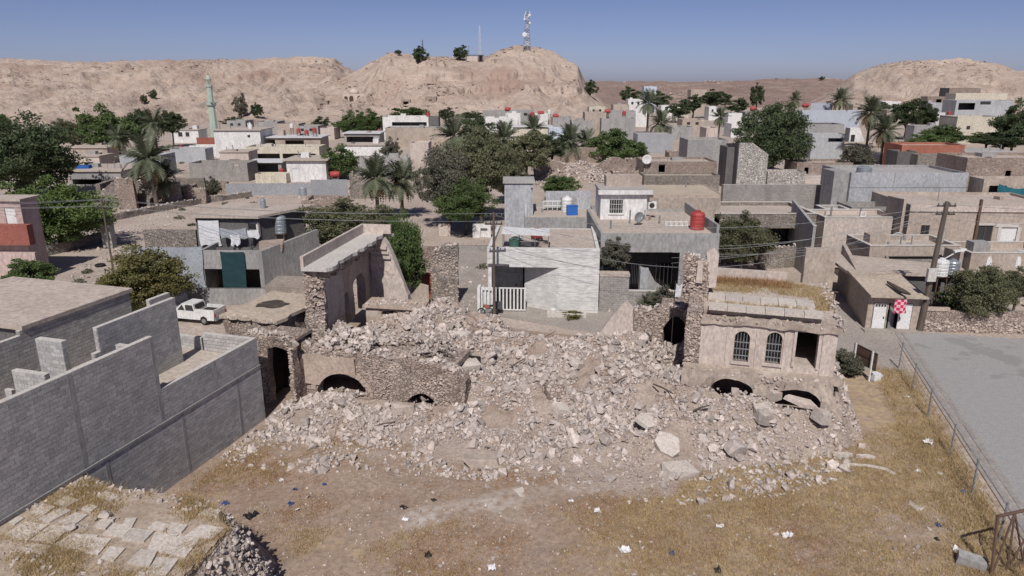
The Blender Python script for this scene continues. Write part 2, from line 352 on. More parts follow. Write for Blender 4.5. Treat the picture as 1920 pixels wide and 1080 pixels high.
def colwall(L, t, top, ops=(), dx=None, dz=None, z0=0.0, y0=0.0):
    """wall along x; top is a number or a function of x; ops: (x0, x1, zb, zt, rise) with an arched head of height rise"""
    mb = MB(); tf = top if callable(top) else (lambda x: top)
    xs = {0.0, L}
    for o in ops:
        xs |= {max(0, o[0]), min(L, o[1])}
        if o[4] > 0: xs |= {o[0] + (o[1] - o[0]) * (0.5 - 0.5 * math.cos(math.pi * k / 14)) for k in range(15)}
    if dx: xs |= {k * dx for k in range(int(L / dx) + 1)}
    xs = sorted(x for x in xs if 0 <= x <= L); xs = [x for i, x in enumerate(xs) if i == 0 or x - xs[i - 1] > .004]
    def ivals(x, side):
        xx = x + (1e-4 if side == 0 else -1e-4); iv = [(z0, max(z0 + .02, tf(x)))]
        for (a, b, zb, zt, rise) in ops:
            if a <= xx <= b:
                if rise > 0:
                    q = (x - (a + b) / 2) / ((b - a) / 2); h = zt - rise + rise * math.sqrt(max(0, 1 - q * q))
                else: h = zt
                out = []
                for (p, r) in iv:
                    if zb <= p + 1e-3: 
                        out.append((min(max(h, p), r), r)) if h < r else None
                    else:
                        out.append((p, min(zb, r)))
                        if h < r: out.append((h, r))
                iv = out
        return iv
    for xa, xb in zip(xs[:-1], xs[1:]):
        A, B = ivals(xa, 0), ivals(xb, 1)
        if len(A) != len(B):
            k = min(len(A), len(B)); A, B = A[:k], B[:k]
        for (p0, r0), (p1, r1) in zip(A, B):
            n = max(1, int(max(r0 - p0, r1 - p1) / dz)) if dz else 1
            for k in range(n):
                f0, f1 = k / n, (k + 1) / n
                a0, a1 = p0 + (r0 - p0) * f0, p0 + (r0 - p0) * f1; b0, b1 = p1 + (r1 - p1) * f0, p1 + (r1 - p1) * f1
                mb.hexa([(xa, y0, a0), (xb, y0, b0), (xb, y0 + t, b0), (xa, y0 + t, a0), (xa, y0, a1), (xb, y0, b1), (xb, y0 + t, b1), (xa, y0 + t, a1)])
    return mb
def ragged(base, amp, seed, sc=.9, slope=0.0):
    def f(x):
        return base + slope * x + amp * float(fbm(x * sc, seed * 3.7, 0, 3, seed)) + amp * .5 * (math.floor(float(vnoise(x * 2.3, seed, 0, seed)) * 2) / 2)
    return f

# rock prototypes
def hull(pts):
    bm = bmesh.new()
    for p in pts: bm.verts.new(p)
    r = bmesh.ops.convex_hull(bm, input=bm.verts[:])
    bmesh.ops.delete(bm, geom=[v for v in bm.verts if not v.link_faces], context='VERTS')
    bmesh.ops.triangulate(bm, faces=bm.faces[:]); bmesh.ops.recalc_face_normals(bm, faces=bm.faces[:]); bm.verts.index_update()
    V = np.array([v.co[:] for v in bm.verts]); T = np.array([[v.index for v in f.verts] for f in bm.faces]); bm.free(); return V, T
ROCKS = []
for k in range(14):
    n_ = 11 + k % 5; p = rng.normal(size=(n_, 3)); p /= np.linalg.norm(p, axis=1)[:, None]
    if k % 2: p = np.sign(p) * np.abs(p) ** .45
    p *= rng.uniform(.75, 1.05, (n_, 1)) * np.array([1, rng.uniform(.65, .95), rng.uniform(.5, .85)]); ROCKS.append(hull(p * .5))
def rocks_mesh(name, pos, size, material, squash=None, seed=0):
    r = np.random.default_rng(seed); V = []; T = []; C = []; b = 0
    for i in range(len(pos)):
        v, t = ROCKS[r.integers(len(ROCKS))]
        q = r.normal(size=4); q /= np.linalg.norm(q); w, x, y, z = q
        m = np.array([[1 - 2 * (y * y + z * z), 2 * (x * y - z * w), 2 * (x * z + y * w)], [2 * (x * y + z * w), 1 - 2 * (x * x + z * z), 2 * (y * z - x * w)], [2 * (x * z - y * w), 2 * (y * z + x * w), 1 - 2 * (x * x + y * y)]])
        vv = (v * size[i]) @ m.T
        if squash is not None: vv = vv * squash
        V.append(vv + pos[i]); T.append(t + b); C.append(np.full(len(v), r.random())); b += len(v)
    return np_mesh(name, np.concatenate(V), np.concatenate(T), material, np.concatenate(C))
ROCK_MESHES = [np_mesh('rock_chunk', v, t, M('rock')) for v, t in ROCKS]

# ================================================================== the land
def grid_mesh(name, X, Y, Z, material, smooth=True):
    n, m = X.shape; V = np.stack([X, Y, Z], 2).reshape(-1, 3)
    i = np.arange(n - 1)[:, None] * m + np.arange(m - 1)[None]; T = np.stack([i, i + 1, i + m + 1, i + m], 2).reshape(-1, 4)
    me = np_mesh(name, V, T, material, None, 4)
    if smooth: me.polygons.foreach_set('use_smooth', np.ones(len(me.polygons), bool))
    return me
def axis(segs):
    out = []
    for a, b, n in segs: out += list(np.linspace(a, b, n, endpoint=False))
    return np.array(out + [segs[-1][1]])
ax_ = axis([(-3000, -400, 20), (-400, -60, 60), (-60, 60, 150), (60, 400, 60), (400, 3000, 20)])
ay_ = axis([(-60, 50, 60), (50, 130, 110), (130, 500, 110), (500, 6000, 40)])
gx, gy = np.meshgrid(ax_, ay_)
gz = fbm(gx * .05, gy * .05, 0, 4, 3) * .04 * sstep(58, 75, gy) - .03
tag(link('ground', grid_mesh('ground', gx, gy, gz, M('dirt'))), kind='structure')

# yard in front of the ruin
def yard_z(x, y):
    v, u = toRF(x, y)
    e = sstep(-27, -22, v) * (1 - sstep(24.2, 25.4, v)) * (1 - sstep(12, 17, u))
    return e * (.12 + .10 * fbm(x * .25, y * .25, 0, 4, 5) + .05 * fbm(x * 1.4, y * 1.4, 0, 3, 9)) - .07 * (1 - e)
yv, yu = np.meshgrid(np.arange(-27, 25.6, .28), np.arange(-24, 17.2, .28))
yx = yv * GV.x + yu * GU.x; yy = 40 + yv * GV.y + yu * GU.y
YP = [P(*q, 0) for q in ((560, 1085), (640, 1025), (720, 990), (830, 962), (930, 942), (1040, 928), (1150, 905))]
def path_d(x, y):
    d = np.full(x.shape, 9e9)
    for a_, b_ in zip(YP[:-1], YP[1:]):
        t = np.clip(((x - a_.x) * (b_.x - a_.x) + (y - a_.y) * (b_.y - a_.y)) / ((b_.x - a_.x) ** 2 + (b_.y - a_.y) ** 2), 0, 1)
        d = np.minimum(d, np.hypot(x - a_.x - t * (b_.x - a_.x), y - a_.y - t * (b_.y - a_.y)))
    return d
yme = grid_mesh('yard', yx, yy, yard_z(yx, yy), M('yard_dirt'))
pa_ = 1 - sstep(.1, 1.3, path_d(yx, yy) + .7 * fbm(yx * .7, yy * .7, 0, 4, 611)); pa_ *= sstep(-.5, .25, fbm(yx * .35, yy * .35, 0, 3, 617))     # trodden, ashy ground
dr_ = sstep(-.05, .5, fbm(yx * .22, yy * .22, 0, 4, 201) + np.interp(yv, [-16, -8, 2, 8, 14, 25], [.0, -.3, -.2, .12, .35, .55]))              # straw litter under the grass
for nm_, ar_ in (('ashy', pa_), ('strawy', dr_)):
    at_ = yme.attributes.new(nm_, 'FLOAT', 'POINT'); at_.data.foreach_set('value', ar_.astype(np.float32).ravel())
_m = M('yard_dirt'); _n, _l = _m.node_tree.nodes, _m.node_tree.links; _b = _n['Principled BSDF']; _c = _b.inputs['Base Color'].links[0].from_socket
for nm_, cc_ in (('strawy', (.43, .33, .205)), ('ashy', (.47, .425, .385))):
    _a = _n.new('ShaderNodeAttribute'); _a.attribute_name = nm_; _nz = _n.new('ShaderNodeTexNoise'); _nz.inputs['Scale'].default_value = 2.6; _nz.inputs['Detail'].default_value = 6; _g = _n.new('ShaderNodeNewGeometry'); _l.new(_g.outputs['Position'], _nz.inputs['Vector'])
    _mr = _n.new('ShaderNodeMapRange'); _l.new(_nz.outputs['Fac'], _mr.inputs[0]); _mr.inputs[1].default_value = .35; _mr.inputs[2].default_value = .65
    _mu = _n.new('ShaderNodeMath'); _mu.operation = 'MULTIPLY'; _l.new(_a.outputs['Fac'], _mu.inputs[0]); _l.new(_mr.outputs[0], _mu.inputs[1])
    _x = _n.new('ShaderNodeMix'); _x.data_type = 'RGBA'; _l.new(_mu.outputs[0], _x.inputs[0]); _l.new(_c, _x.inputs[6]); _x.inputs[7].default_value = (*cc_, 1); _c = _x.outputs[2]
_l.new(_c, _b.inputs['Base Color'])
tag(link('yard', yme), kind='structure')

# hills: ridges given by bearing, each at its own distance
def hill(name, ridge, d0, d1, px0, px1, cols, rows, m, seed, gully=6.0, back=1.45, power=1.25):
    px = np.linspace(px0, px1, cols); rp = np.interp(px, [r[0] for r in ridge], [r[1] for r in ridge])
    rp = rp + fbm(px * .05, seed, 0, 4, seed) * 2.4
    zr = H + d1 * (-SP - (rp - 540) / F * CP) / (CP - (rp - 540) / F * SP)
    t = np.linspace(-.02, back, rows)
    PX, T = np.meshgrid(px, t); ZR = np.broadcast_to(zr, PX.shape)
    wob = 22 * fbm(PX * .012, 3.1, 0, 3, seed + 5) * (1 - np.clip(T, 0, 1))
    Y = d0 + (d1 - d0) * T + wob; X = (PX - 960) / F * (Y * CP + 3)
    prof = np.where(T <= 1, np.clip(T, 0, 1) ** power, 1 - .55 * (np.clip(T - 1, 0, 1) / max(.01, back - 1)) ** 1.5)
    env = np.clip(np.sin(np.clip(T, 0, 1) * math.pi), 0, 1) ** .7
    rid = 1 - np.abs(fbm(X * .028 + 9, Y * .009, 0, 4, seed + 2)) * 2.2
    rel = np.clip(ZR, 0, 60) / 45
    lump = fbm(X * .010 + seed, Y * .010, 0, 3, seed + 31)
    prof = np.where(T < 1, np.clip(prof * (1 + .55 * lump * (1 - np.clip(T, 0, 1)) ** .5), 0, .25 + .75 * np.clip(T, 0, 1)), prof)
    Z = ZR * prof + env * rel * (gully * (rid - .6) + 3.5 * fbm(X * .06, Y * .06, 0, 5, seed + 3))
    Z += rel * 1.6 * fbm(X * .25, Y * .25, 0, 4, seed + 7) * sstep(0, .15, T)
    rid2 = 1 - np.abs(fbm(X * .09 + 3 + .35 * fbm(X * .05, Y * .05, 0, 3, seed + 9), Y * .018, 0, 3, seed + 13)) * 2.4
    Z += env * rel * 2.6 * (rid2 - .5)
    # ledges of harder rock
    st = 8.0; off = 5 * fbm(X * .006, Y * .006, 0, 3, seed + 21); k = (Z + off) / st; fr = k - np.floor(k); lw = .38 * sstep(.0, .45, fbm(X * .012, Y * .012 + T * 1.5, 0, 3, seed + 23)) * sstep(.25, .6, T)
    Z = np.where(Z > 2, (1 - lw) * Z + lw * (st * (np.floor(k) + sstep(.35, .75, fr)) - off), Z)
    Z = np.where(T < 0, -2, Z)
    return tag(link(name, grid_mesh(name, X, Y, Z, m)), kind='structure')
hill('hill_left', [(-1500, 140), (-900, 118), (-500, 124), (-200, 118), (0, 110), (100, 113), (190, 117), (300, 113), (420, 113), (500, 110), (590, 107), (632, 110), (650, 126), (700, 150), (800, 190), (900, 222)],
     330, 640, -1500, 900, 900, 200, M('hill'), 11, 8)
hill('hill_middle', [(400, 235), (470, 212), (530, 188), (600, 162), (660, 139), (700, 118), (735, 100), (755, 100), (790, 106), (850, 109), (905, 109), (930, 98), (965, 87), (1000, 88), (1030, 97), (1062, 112), (1082, 124), (1092, 146), (1106, 166), (1130, 190), (1155, 212), (1185, 238)],
     360, 520, 400, 1180, 560, 200, M('hill'), 23, 7, power=1.1)
hill('hill_right', [(1500, 205), (1545, 178), (1575, 158), (1600, 137), (1640, 122), (1700, 114), (1800, 110), (1855, 118), (1890, 131), (1920, 131), (2050, 126), (2400, 140)],
     400, 600, 1480, 2400, 480, 170, M('hill'), 37, 7)
hill('plateau_far', [(700, 160), (1000, 153), (1150, 152), (1300, 153), (1400, 150), (1480, 148), (1545, 147), (1600, 151), (1900, 152), (2400, 150)],
     560, 1000, 800, 2400, 260, 80, M('plateau'), 41, 9, back=1.2, power=.8)

# boulders and outcrops on the slopes
for hn, n_, lab in (('hill_left', 5000, 'dark boulders and rock outcrops strewn over the left ridge'), ('hill_middle', 2000, 'boulders and rock outcrops strewn over the middle hill'), ('hill_right', 2000, 'boulders and rock outcrops strewn over the right hill'), ('plateau_far', 2500, 'dark boulders strewn over the far plateau')):
    me_ = bpy.data.objects[hn].data; co = np.zeros(len(me_.vertices) * 3, np.float32); me_.vertices.foreach_get('co', co); co = co.reshape(-1, 3)
    q = np.random.default_rng(len(hn) * 7); w_ = np.clip(fbm(co[:, 0] * .02, co[:, 2] * .12, 0, 3, 77) + .05, 0, 1) ** 1.5 * (co[:, 2] > 3) * (1 + 3.5 * (co[:, 2] > .72 * co[:, 2].max())) * (co[:, 0] > -520); pick_ = q.choice(len(co), n_, p=w_ / w_.sum())
    sz_ = np.clip(q.lognormal(-.15, .5, n_), .4, 3.2) * (2.0 if hn == 'plateau_far' else 1.0)
    tag(link('hill_rocks', rocks_mesh('hill_rocks', co[pick_] + q.normal(0, .8, (n_, 3)) * np.array([1, 1, .1]), sz_, M('hill_rock'), np.array([1.7, 1.0, .7]), 5)), lab, 'rocks', kind='stuff')

# road on the right, side lane, kerb strips
def strip(name, pts, z0, z1, m, parent=None):
    return MB().slab(pts, z0, z1).build(name, m, parent)
def rf2(v, u): p = RF(v, u); return (p.x, p.y)
road = tag(strip('road', [rf2(26.75, -26), rf2(70, -26), rf2(70, 27), rf2(26.75, 24.2)], -.1, .030, 'asphalt'), kind='structure')
lane = tag(strip('lane', [rf2(19.6, 9), rf2(24.6, 9), rf2(26.0, 24), rf2(40, 30), rf2(10, 32), rf2(-10, 34), rf2(-10, 19), rf2(12, 14.5), rf2(19.0, 13)], -.1, .022, 'lane'), kind='structure')
alley = tag(strip('alley', [(xat(845, 57, 0), 57), (xat(915, 57, 0), 57), (xat(912, 86, 0), 86), (xat(862, 86, 0), 86)], -.1, .04, 'lane'), kind='structure')
tag(strip('kerb_bed', [rf2(25.7, -26), rf2(26.8, -26), rf2(26.8, 24.2), rf2(25.7, 24.2)], -.1, .036, 'lane'), kind='structure')
kerbs = thing('kerb', 'double grey concrete kerb strip running along the grey road beside the wire fence', 'kerb', RF(25.9, -24), GA)
for k in range(14):
    for q, (a, w, h) in enumerate(((0, .26, .07), (.52, .22, .055))):
        MB().box(a, a + w, k * 3.4 + .02 * q, k * 3.4 + 3.36, -.1, h + random.uniform(-.012, .012)).rough(.012, 1.2, k).build('kerb_stone', 'kerb', kerbs)

# ================================================================== rubble heap
FOOT = ([-16, -13, -6, 0, 6, 10, 15, 19, 22], [-7.0, -8.2, -6.6, -5.3, -5.2, -5.2, -2.6, .6, 4.2])
def heap_z(v, u, cav=False):
    v = np.asarray(v, float); u = np.asarray(u, float)
    uf = np.interp(v, *FOOT)
    ctop = 2.55 + .95 * sstep(2, 8, v)
    cen = ctop * sstep(-.25, 1.05, (u - uf) / np.maximum(7 - uf, 1.0)) ** 1.05
    cen = np.where(u > 7, ctop * (1 - sstep(7.2, 12.0 + 2 * sstep(3, 8, v), u)), cen)
    front = .8 * sstep(0, 1, (u - uf) / np.maximum(-1.4 - uf, 1.0)) ** 1.2
    back = (3.35 + .45 * (1 - sstep(1.5, 4, u)) - .7 * sstep(-9, -11, v) * sstep(2, 4.5, u)) * (1 - sstep(11.5, 16, u)) * (1 - .38 * sstep(-9, -5, v) * sstep(3, 6.5, u))
    left = np.where(u < -1.0, front, back)
    w = sstep(-5.2, -2.0, v)
    z = left * (1 - w) + cen * w
    rgt = np.where(u < 2.6, 2.35 * sstep(0, 1, (u - uf) / np.maximum(2.4 - uf, 2.0)), np.where(u > uf, 2.6, 0.0))
    wr = sstep(9.2, 11.4, v); z = z * (1 - wr) + np.minimum(rgt, 4) * wr
    z = z - 2.6 * np.exp(-(((v - 9.0) / 1.3) ** 2 + ((u - 7.0) / 2.2) ** 2))
    z = z * sstep(-15.2, -12.6, v) * (1 - sstep(18.6, 20.6, v))
    z = z + np.clip(z * .8, 0, 1) * (.85 * fbm(v * .38, u * .38, 0, 4, 51) + .42 * fbm(v * 1.5, u * 1.5, 0, 3, 57))
    if cav:   # hollow under the vaults
        c1 = sstep(-13.9, -13.4, v) * (1 - sstep(-3.6, -2.9, v)) * sstep(-1.9, -1.2, u) * (1 - sstep(1.35, 1.8, u))
        c2 = sstep(10.0, 10.4, v) * (1 - sstep(18.0, 18.6, v)) * sstep(1.6, 2.3, u) * (1 - sstep(4.6, 5.0, u))
        z = z * (1 - c1) + np.minimum(z, .55) * c1; z = z * (1 - c2) + np.minimum(z, 1.5) * c2
    return np.where(z < .03, -.25, z)
hv, hu = np.meshgrid(np.arange(-16, 21.2, .16), np.arange(-10.5, 16.4, .16))
hx = hv * GV.x + hu * GU.x; hy = 40 + hv * GV.y + hu * GU.y
tag(link('rubble_heap', grid_mesh('rubble_heap', hx, hy, heap_z(hv, hu, True), M('heap'), False)),
    'pale heap of crushed stone and earth across the collapsed middle of the ruin', 'rubble', kind='stuff')
def in_built(v, u):   # where walls stand
    if -14 < v < -2.6 and -1.75 < u < -1.2: return True
    if 10.0 < v < 18.9 and u > 1.9: return True
    if v < -14.0 and u < 14: return True
    return False
def heap_pts(n, seed, lo=-.6):
    r = np.random.default_rng(seed); out = []
    while len(out) < n:
        v = r.uniform(-14, 20.3); u = r.uniform(-10, 13)
        if in_built(v, u): continue
        uf = float(np.interp(v, *FOOT)); q = u - uf
        if q < lo: continue
        if q < 2.6 and r.random() > .12 + .33 * max(q, 0) + (.35 if vnoise(v * .35, u * .35, 0, 4) > 0 else 0): continue
        if vnoise(v * .5, u * .5, 0, 77) < -.55: continue
        out.append((v, u))
    a = np.array(out); return a, heap_z(a[:, 0], a[:, 1])
N_SMALL = 30000
a, z = heap_pts(N_SMALL, 3, -2.4)
size = np.clip(np.random.default_rng(5).lognormal(-1.82, .55, N_SMALL) * (1 + .6 * fbm(a[:, 0] * .6, a[:, 1] * .6, 0, 3, 15)), .06, .8)
zz = np.maximum(z, .08)
pos = np.stack([a[:, 0] * GV.x + a[:, 1] * GU.x, 40 + a[:, 0] * GV.y + a[:, 1] * GU.y, zz + size * .20], 1)
tag(link('rubble_stones', rocks_mesh('rubble_stones', pos, size, M('rock_attr'), None, 6)),
    'countless small broken stones covering the slopes of the rubble heap', 'rubble', kind='stuff')
a, z = heap_pts(285, 8, .6)
r_ = np.random.default_rng(12)
for i in range(len(a)):
    s = float(np.clip(r_.lognormal(-.62, .30), .36, 1.1)); p = RF(a[i, 0], a[i, 1], max(z[i], .1) + s * .16)
    o = link('stone_chunk', ROCK_MESHES[i % len(ROCK_MESHES)], None, p, tuple(r_.uniform(-.5, .5, 2)) + (r_.uniform(0, 6.28),), (s, s * r_.uniform(.7, 1), s * r_.uniform(.65, .95)))
    vv_, uu_ = a[i]; q_ = uu_ - float(np.interp(vv_, *FOOT))
    zone = ('left' if vv_ < -6 else 'middle' if vv_ < 3 else 'right of the middle' if vv_ < 10 else 'far right')
    lev = ('at the foot' if q_ < 2.5 else 'on the slope' if q_ < 6 else 'near the crest' if q_ < 11 else 'on the far back')
    tag(o, f'loose broken stone chunk {lev} of the heap, {zone}', 'stone', f'stone chunks {lev} of the heap, {zone}')
def fragment(label, px, py, zg, w, d_, t, tilt=(0, 0, 0), m='slab_stone', seed=0, name='slab_fragment', cat='slab', lift=0.0, group=None):
    r = random.Random(seed); k = r.randint(5, 7); pts = []
    p = P(px, py, zg)
    if t >= .3:   # broken lump: hull of a jittered block
        q = [(sx * w / 2 * r.uniform(.6, 1.08), sy * d_ / 2 * r.uniform(.6, 1.08), (sz * .5 + .5) * t * r.uniform(.7, 1.15) - (0 if sz > 0 else .15)) for sx in (-1, 0, 1) for sy in (-1, 0, 1) for sz in (-1, 1) if not (sx == 0 and sy == 0 and sz < 0)]
        V_, T_ = hull(np.array(q)); return tag(link(name, np_mesh(name, V_, T_, M(m)), None, (p.x, p.y, zg + lift), tilt), label, cat, group)
    for j in range(k):
        an = 2 * math.pi * (j + r.uniform(-.25, .25)) / k; q = r.uniform(.8, 1.15); pts.append((math.cos(an) * w / 2 * q, math.sin(an) * d_ / 2 * q))
    mb = MB().slab(pts, 0, t)
    b = len(pts); mb.v = mb.v[:b] + [(x * .96 + r.uniform(-.02, .02), y * .96 + r.uniform(-.02, .02), zz_ + r.uniform(-.02, .02)) for x, y, zz_ in mb.v[b:]]
    p = P(px, py, zg)
    return tag(mb.build(name, m, None, (p.x, p.y, zg + lift), tilt), label, cat, group)
def hz_at(px, py):
    zc = 0.0
    for _ in range(12):
        p = P(px, py, zc); v, u = toRF(p.x, p.y); zc = .5 * zc + .5 * max(float(heap_z(np.array(v), np.array(u))), .05)
    return zc
for i, (px, py, w, d_, t, tl, m, lab) in enumerate([
    (985, 925, 1.25, 1.0, .12, (.05, .08, .3), 'slab_stone', 'flat pale slab lying alone on the bare ground before the heap'),
    (1008, 938, .55, .5, .10, (.1, 0, .9), 'slab_stone', 'small pale slab piece beside the lone flat slab'),
    (1214, 796, 1.6, 1.3, .2, (.35, .15, .3), 'slab_stone', 'large light grey slab tilted high on the right of the heap'),
    (1250, 838, 1.5, 1.7, .25, (.55, -.1, .2), 'slab_stone', 'long pale slab leaning down the right slope of the heap'),
    (1272, 885, 1.9, 1.2, .45, (.2, .15, .4), 'slab_stone', 'thick whitish slab at the right foot of the heap'),
    (1042, 742, 1.3, 1.2, .3, (.55, 0, .1), 'masonry', 'brownish square masonry block tilted in the middle of the heap'),
    (1052, 772, .9, .9, .35, (.4, .3, .5), 'slab_stone', 'pale squarish block just below the brownish block on the heap'),
    (1082, 686, 1.1, 1.0, .3, (.3, .35, .8), 'slab_stone', 'rounded pale slab near the crest of the heap'),
    (880, 690, 1.7, .9, .35, (.15, -.1, .2), 'slab_stone', 'broad pale slab overhanging a dark gap left of the heap'),
    (855, 632, 2.2, .9, .18, (.25, 0, -.1), 'slab_stone', 'long light slab lying along the left crest of the heap'),
    (1155, 645, 1.0, .9, .4, (.25, .2, .3), 'slab_stone', 'yellowish block below the broken plaster fin'),
    (755, 772, 1.4, .8, .4, (.1, .1, .2), 'plaster_tan', 'low tan lump of old masonry in front of the small arch'),
    (905, 868, 2.1, 1.1, .3, (.1, .05, .1), 'plaster_tan', 'tan mound of packed earth at the foot of the heap'),
    (1375, 850, 1.25, .9, .6, (.3, .5, .4), 'rock', 'large rough grey lump of masonry at the right of the heap'),
    (1430, 790, .95, .8, .5, (.2, .2, .2), 'rock', 'blocky pale boulder below the left terrace vault'),
    (1500, 760, 2.0, .8, .22, (.1, .25, -.35), 'plaster_pale', 'long plastered slab slumped below the right terrace vault'),
    (1540, 790, .9, .8, .5, (.1, .2, .3), 'rock', 'squat pale boulder at the far right end of the heap'),
    (1450, 745, 1.0, .8, .45, (.2, -.1, .4), 'rock', 'bulky pale boulder wedged between the two terrace vaults'),
    (1580, 860, 1.2, .35, .2, (0, .05, .05), 'slab_stone', 'straight pale kerb block lying in dry grass right of the heap'),
    (1622, 862, 1.0, .3, .15, (0, 0, -.2), 'slab_stone', 'second kerb block end to end with the straight one in dry grass'),
    (1690, 905, 1.5, 1.3, .08, (.05, .05, .5), 'slab_stone', 'cracked flat pink slab half buried near the fence'),
    (1668, 918, .9, 1.0, .07, (.03, .06, .1), 'slab_stone', 'smaller flat slab touching the cracked slab near the fence'),
    (1718, 950, 1.0, .8, .12, (.05, .1, .9), 'slab_stone', 'broken slab corner lying nearer than the cracked slab'),
]):
    fragment(lab, px, py, hz_at(px, py), w, d_, t, tl, m, i + 3, lift=.13 if py < 870 else -.02)
# curved kerb piece and concrete block in the grass
for pts, lab in (([(1590, 871), (1630, 874), (1660, 880), (1678, 890)], 'curved pale kerb stone lying in the dry grass'),):
    tag(MB().tube([P(x, y, .2) for x, y in pts], .1, 6).build('kerb_piece', 'slab_stone'), lab, 'kerb')
p = P(1818, 1060, .1); tag(MB().box(-.5, .5, -.3, .3, 0, .45).rough(.05, 2, 4).build('concrete_block', 'render_grey', None, p, (.05, .1, -.5)), 'weathered grey concrete block at the lower right of the yard', 'block')

# ================================================================== ruin
def vat(px, u, z):
    k = (px - 960) / F
    # v*gx + u*ux = k*((40 + v*gy + u*uy)*CP + (H-z)*SP)
    return (k * ((40 + u * GU.y) * CP + (H - z) * SP) - u * GU.x) / (GV.x - k * GV.y * CP)
def zvu(py, v, u):
    return zat(py, RF(v, u).y)
def turn(mb):   # a wall built along x now runs along y (into the picture), thickness to the left
    mb.v = [(-y, x, z) for x, y, z in mb.v]; return mb
def shift(mb, dx=0, dy=0, dz=0):
    mb.v = [(x + dx, y + dy, z + dz) for x, y, z in mb.v]; return mb
def stone_face(name, parent, L, top, zlo, y, n, seed, skip=(), size=(.14, .30), m='rock_brown', axis_='x', depth=.07, xs=(0, None)):
    """stones standing a few centimetres proud of a wall face"""
    r = np.random.default_rng(seed); pts = []; sz = []; guard = 0
    tf = top if callable(top) else (lambda x: top)
    while len(pts) < n and guard < n * 20:
        guard += 1; x = r.uniform(xs[0], xs[1] or L); zt = tf(x); z_ = r.uniform(zlo, zt)
        bad = False
        for (a_, b_, zb, zt_, rise) in skip:
            if a_ - .08 < x < b_ + .08 and zb - .1 < z_:
                q = (x - (a_ + b_) / 2) / ((b_ - a_) / 2 + .05); hh = zt_ - rise + rise * math.sqrt(max(0, 1 - q * q)) if rise else zt_
                if z_ < hh + .12: bad = True
        if bad: continue
        s = r.uniform(*size); pts.append((x, y + r.uniform(-.02, .03), z_) if axis_ == 'x' else (y + r.uniform(-.03, .02), x, z_)); sz.append(s)
    sq = np.array([1, .55, .8]) if axis_ == 'x' else np.array([.55, 1, .8])
    me = rocks_mesh(name, np.array(pts), np.array(sz), M(m), sq, seed)
    return tag(link(name, me, parent), kind='stuff')
def crest_stones(name, parent, L, top, y0, y1, n, seed, m='rock_attr', size=(.2, .5), axis_='x'):
    r = np.random.default_rng(seed); tf = top if callable(top) else (lambda x: top)
    pts = []
    for i in range(n):
        x = r.uniform(0, L); y = r.uniform(y0, y1); pts.append((x, y, tf(x) + .03) if axis_ == 'x' else (y, x, tf(x) + .03))
    return tag(link(name, rocks_mesh(name, np.array(pts), r.uniform(size[0], size[1], n), M(m), None, seed), parent), kind='stuff')

# --- arcade wall with two arches
ar = thing('arcade_wall', 'long brown stone basement wall with one wide and one small arch', 'wall', RF(-13.9, -1.6), GA)
va = lambda px, z: vat(px, -1.6, z) + 13.9
ops = [(va(592, 1.2), va(692, 1.2), -.5, 2.25, 1.35), (va(762, 1), va(815, 1), -.5, 1.55, .75)]
topf = lambda x: 3.65 + .45 * max(0, 1.6 - x) / 1.6 + .42 * float(fbm(x * .9, 2, 0, 3, 4)) - .1 - (.9 if x > 10.3 else 0) * (x - 10.3)
w = colwall(11.4, .95, topf, ops, .4, .4, -.5); w.rough(.12, .8, 3); w.build('wall', 'masonry', ar)
stone_face('wall_stones', ar, 11.4, topf, .3, .05, 1700, 31, ops, (.10, .22), 'rock_brown', xs=(4.6, 11.3))
stone_face('wall_stones', ar, 4.6, topf, .3, .05, 160, 33, ops, (.10, .22), 'rock_brown')
crest_stones('wall_crest', ar, 11.2, topf, .05, .95, 150, 34)
for k, (a_, b_, zb, zt, rise) in enumerate(ops):   # plastered arch rims, voussoir by voussoir
    n_ = 15 if k == 0 else 9; c_ = (a_ + b_) / 2; rx = (b_ - a_) / 2
    if k == 0:
        for j in range(n_):
            t0, t1 = math.pi * j / n_ + .012, math.pi * (j + 1) / n_ - .012
            q = [(c_ + math.cos(t) * rx * f, zt - rise + math.sin(t) * (rise * f if f == 1 else rise + rx * (f - 1))) for t, f in ((t0, 1), (t0, 1.17), (t1, 1.17), (t1, 1))]
            MB().prism(q[::-1], -.06 - .02 * (j % 2), .5).build('arch_stone', 'plaster_pink', ar)
pl = colwall(3.9, .07, lambda x: 3.35 + .15 * float(vnoise(x * 1.5, 4)), [ops[0]], .3, .3, 1.3, -.085); shift(pl, .25); pl.rough(.03, 1.2, 6); pl.build('plaster_patch', 'plaster_pink', ar)
MB().box(-.2, 11.3, 3.2, 3.35, -.3, 3.04).build('inner_wall', 'shade_void', ar)  # near-black backing, paints the shade inside the vaults
MB().slab([(.2, .9), (10.6, .9), (10.6, 3.4), (.2, 3.4)], 3.05, 3.4).build('vault', 'masonry', ar)

# --- tall slit doorway in thick stone on the left
v0 = vat(462, -3.0, 3)
sd = thing('ruined_doorway', 'thick broken stone wall with a tall narrow dark doorway beside the block house', 'wall', RF(v0, -3.0), GA)
Ls = -13.3 - v0; dop = [(vat(500, -3, 2.5) - v0, vat(541, -3, 2.5) - v0, -.5, 4.15, .25)]
tps = lambda x: 4.9 + .2 * float(fbm(x * 1.3, 8, 0, 3, 6)) - max(0, x - Ls * .75) * 1.0
w = colwall(Ls, .7, tps, dop, .3, .35, -.4); w.rough(.16, .8, 13); w.build('wall', 'masonry', sd)
stone_face('wall_stones', sd, Ls, tps, .2, .02, 620, 41, dop, (.14, .32)); crest_stones('wall_crest', sd, Ls, tps, .1, .7, 60, 42)
MB().box(dop[0][0] - .6, dop[0][1] + .1, 2.6, 2.7, -.3, 4.3).build('inner_wall', 'shade_void', sd)  # near-black backing paints the darkness behind the doorway
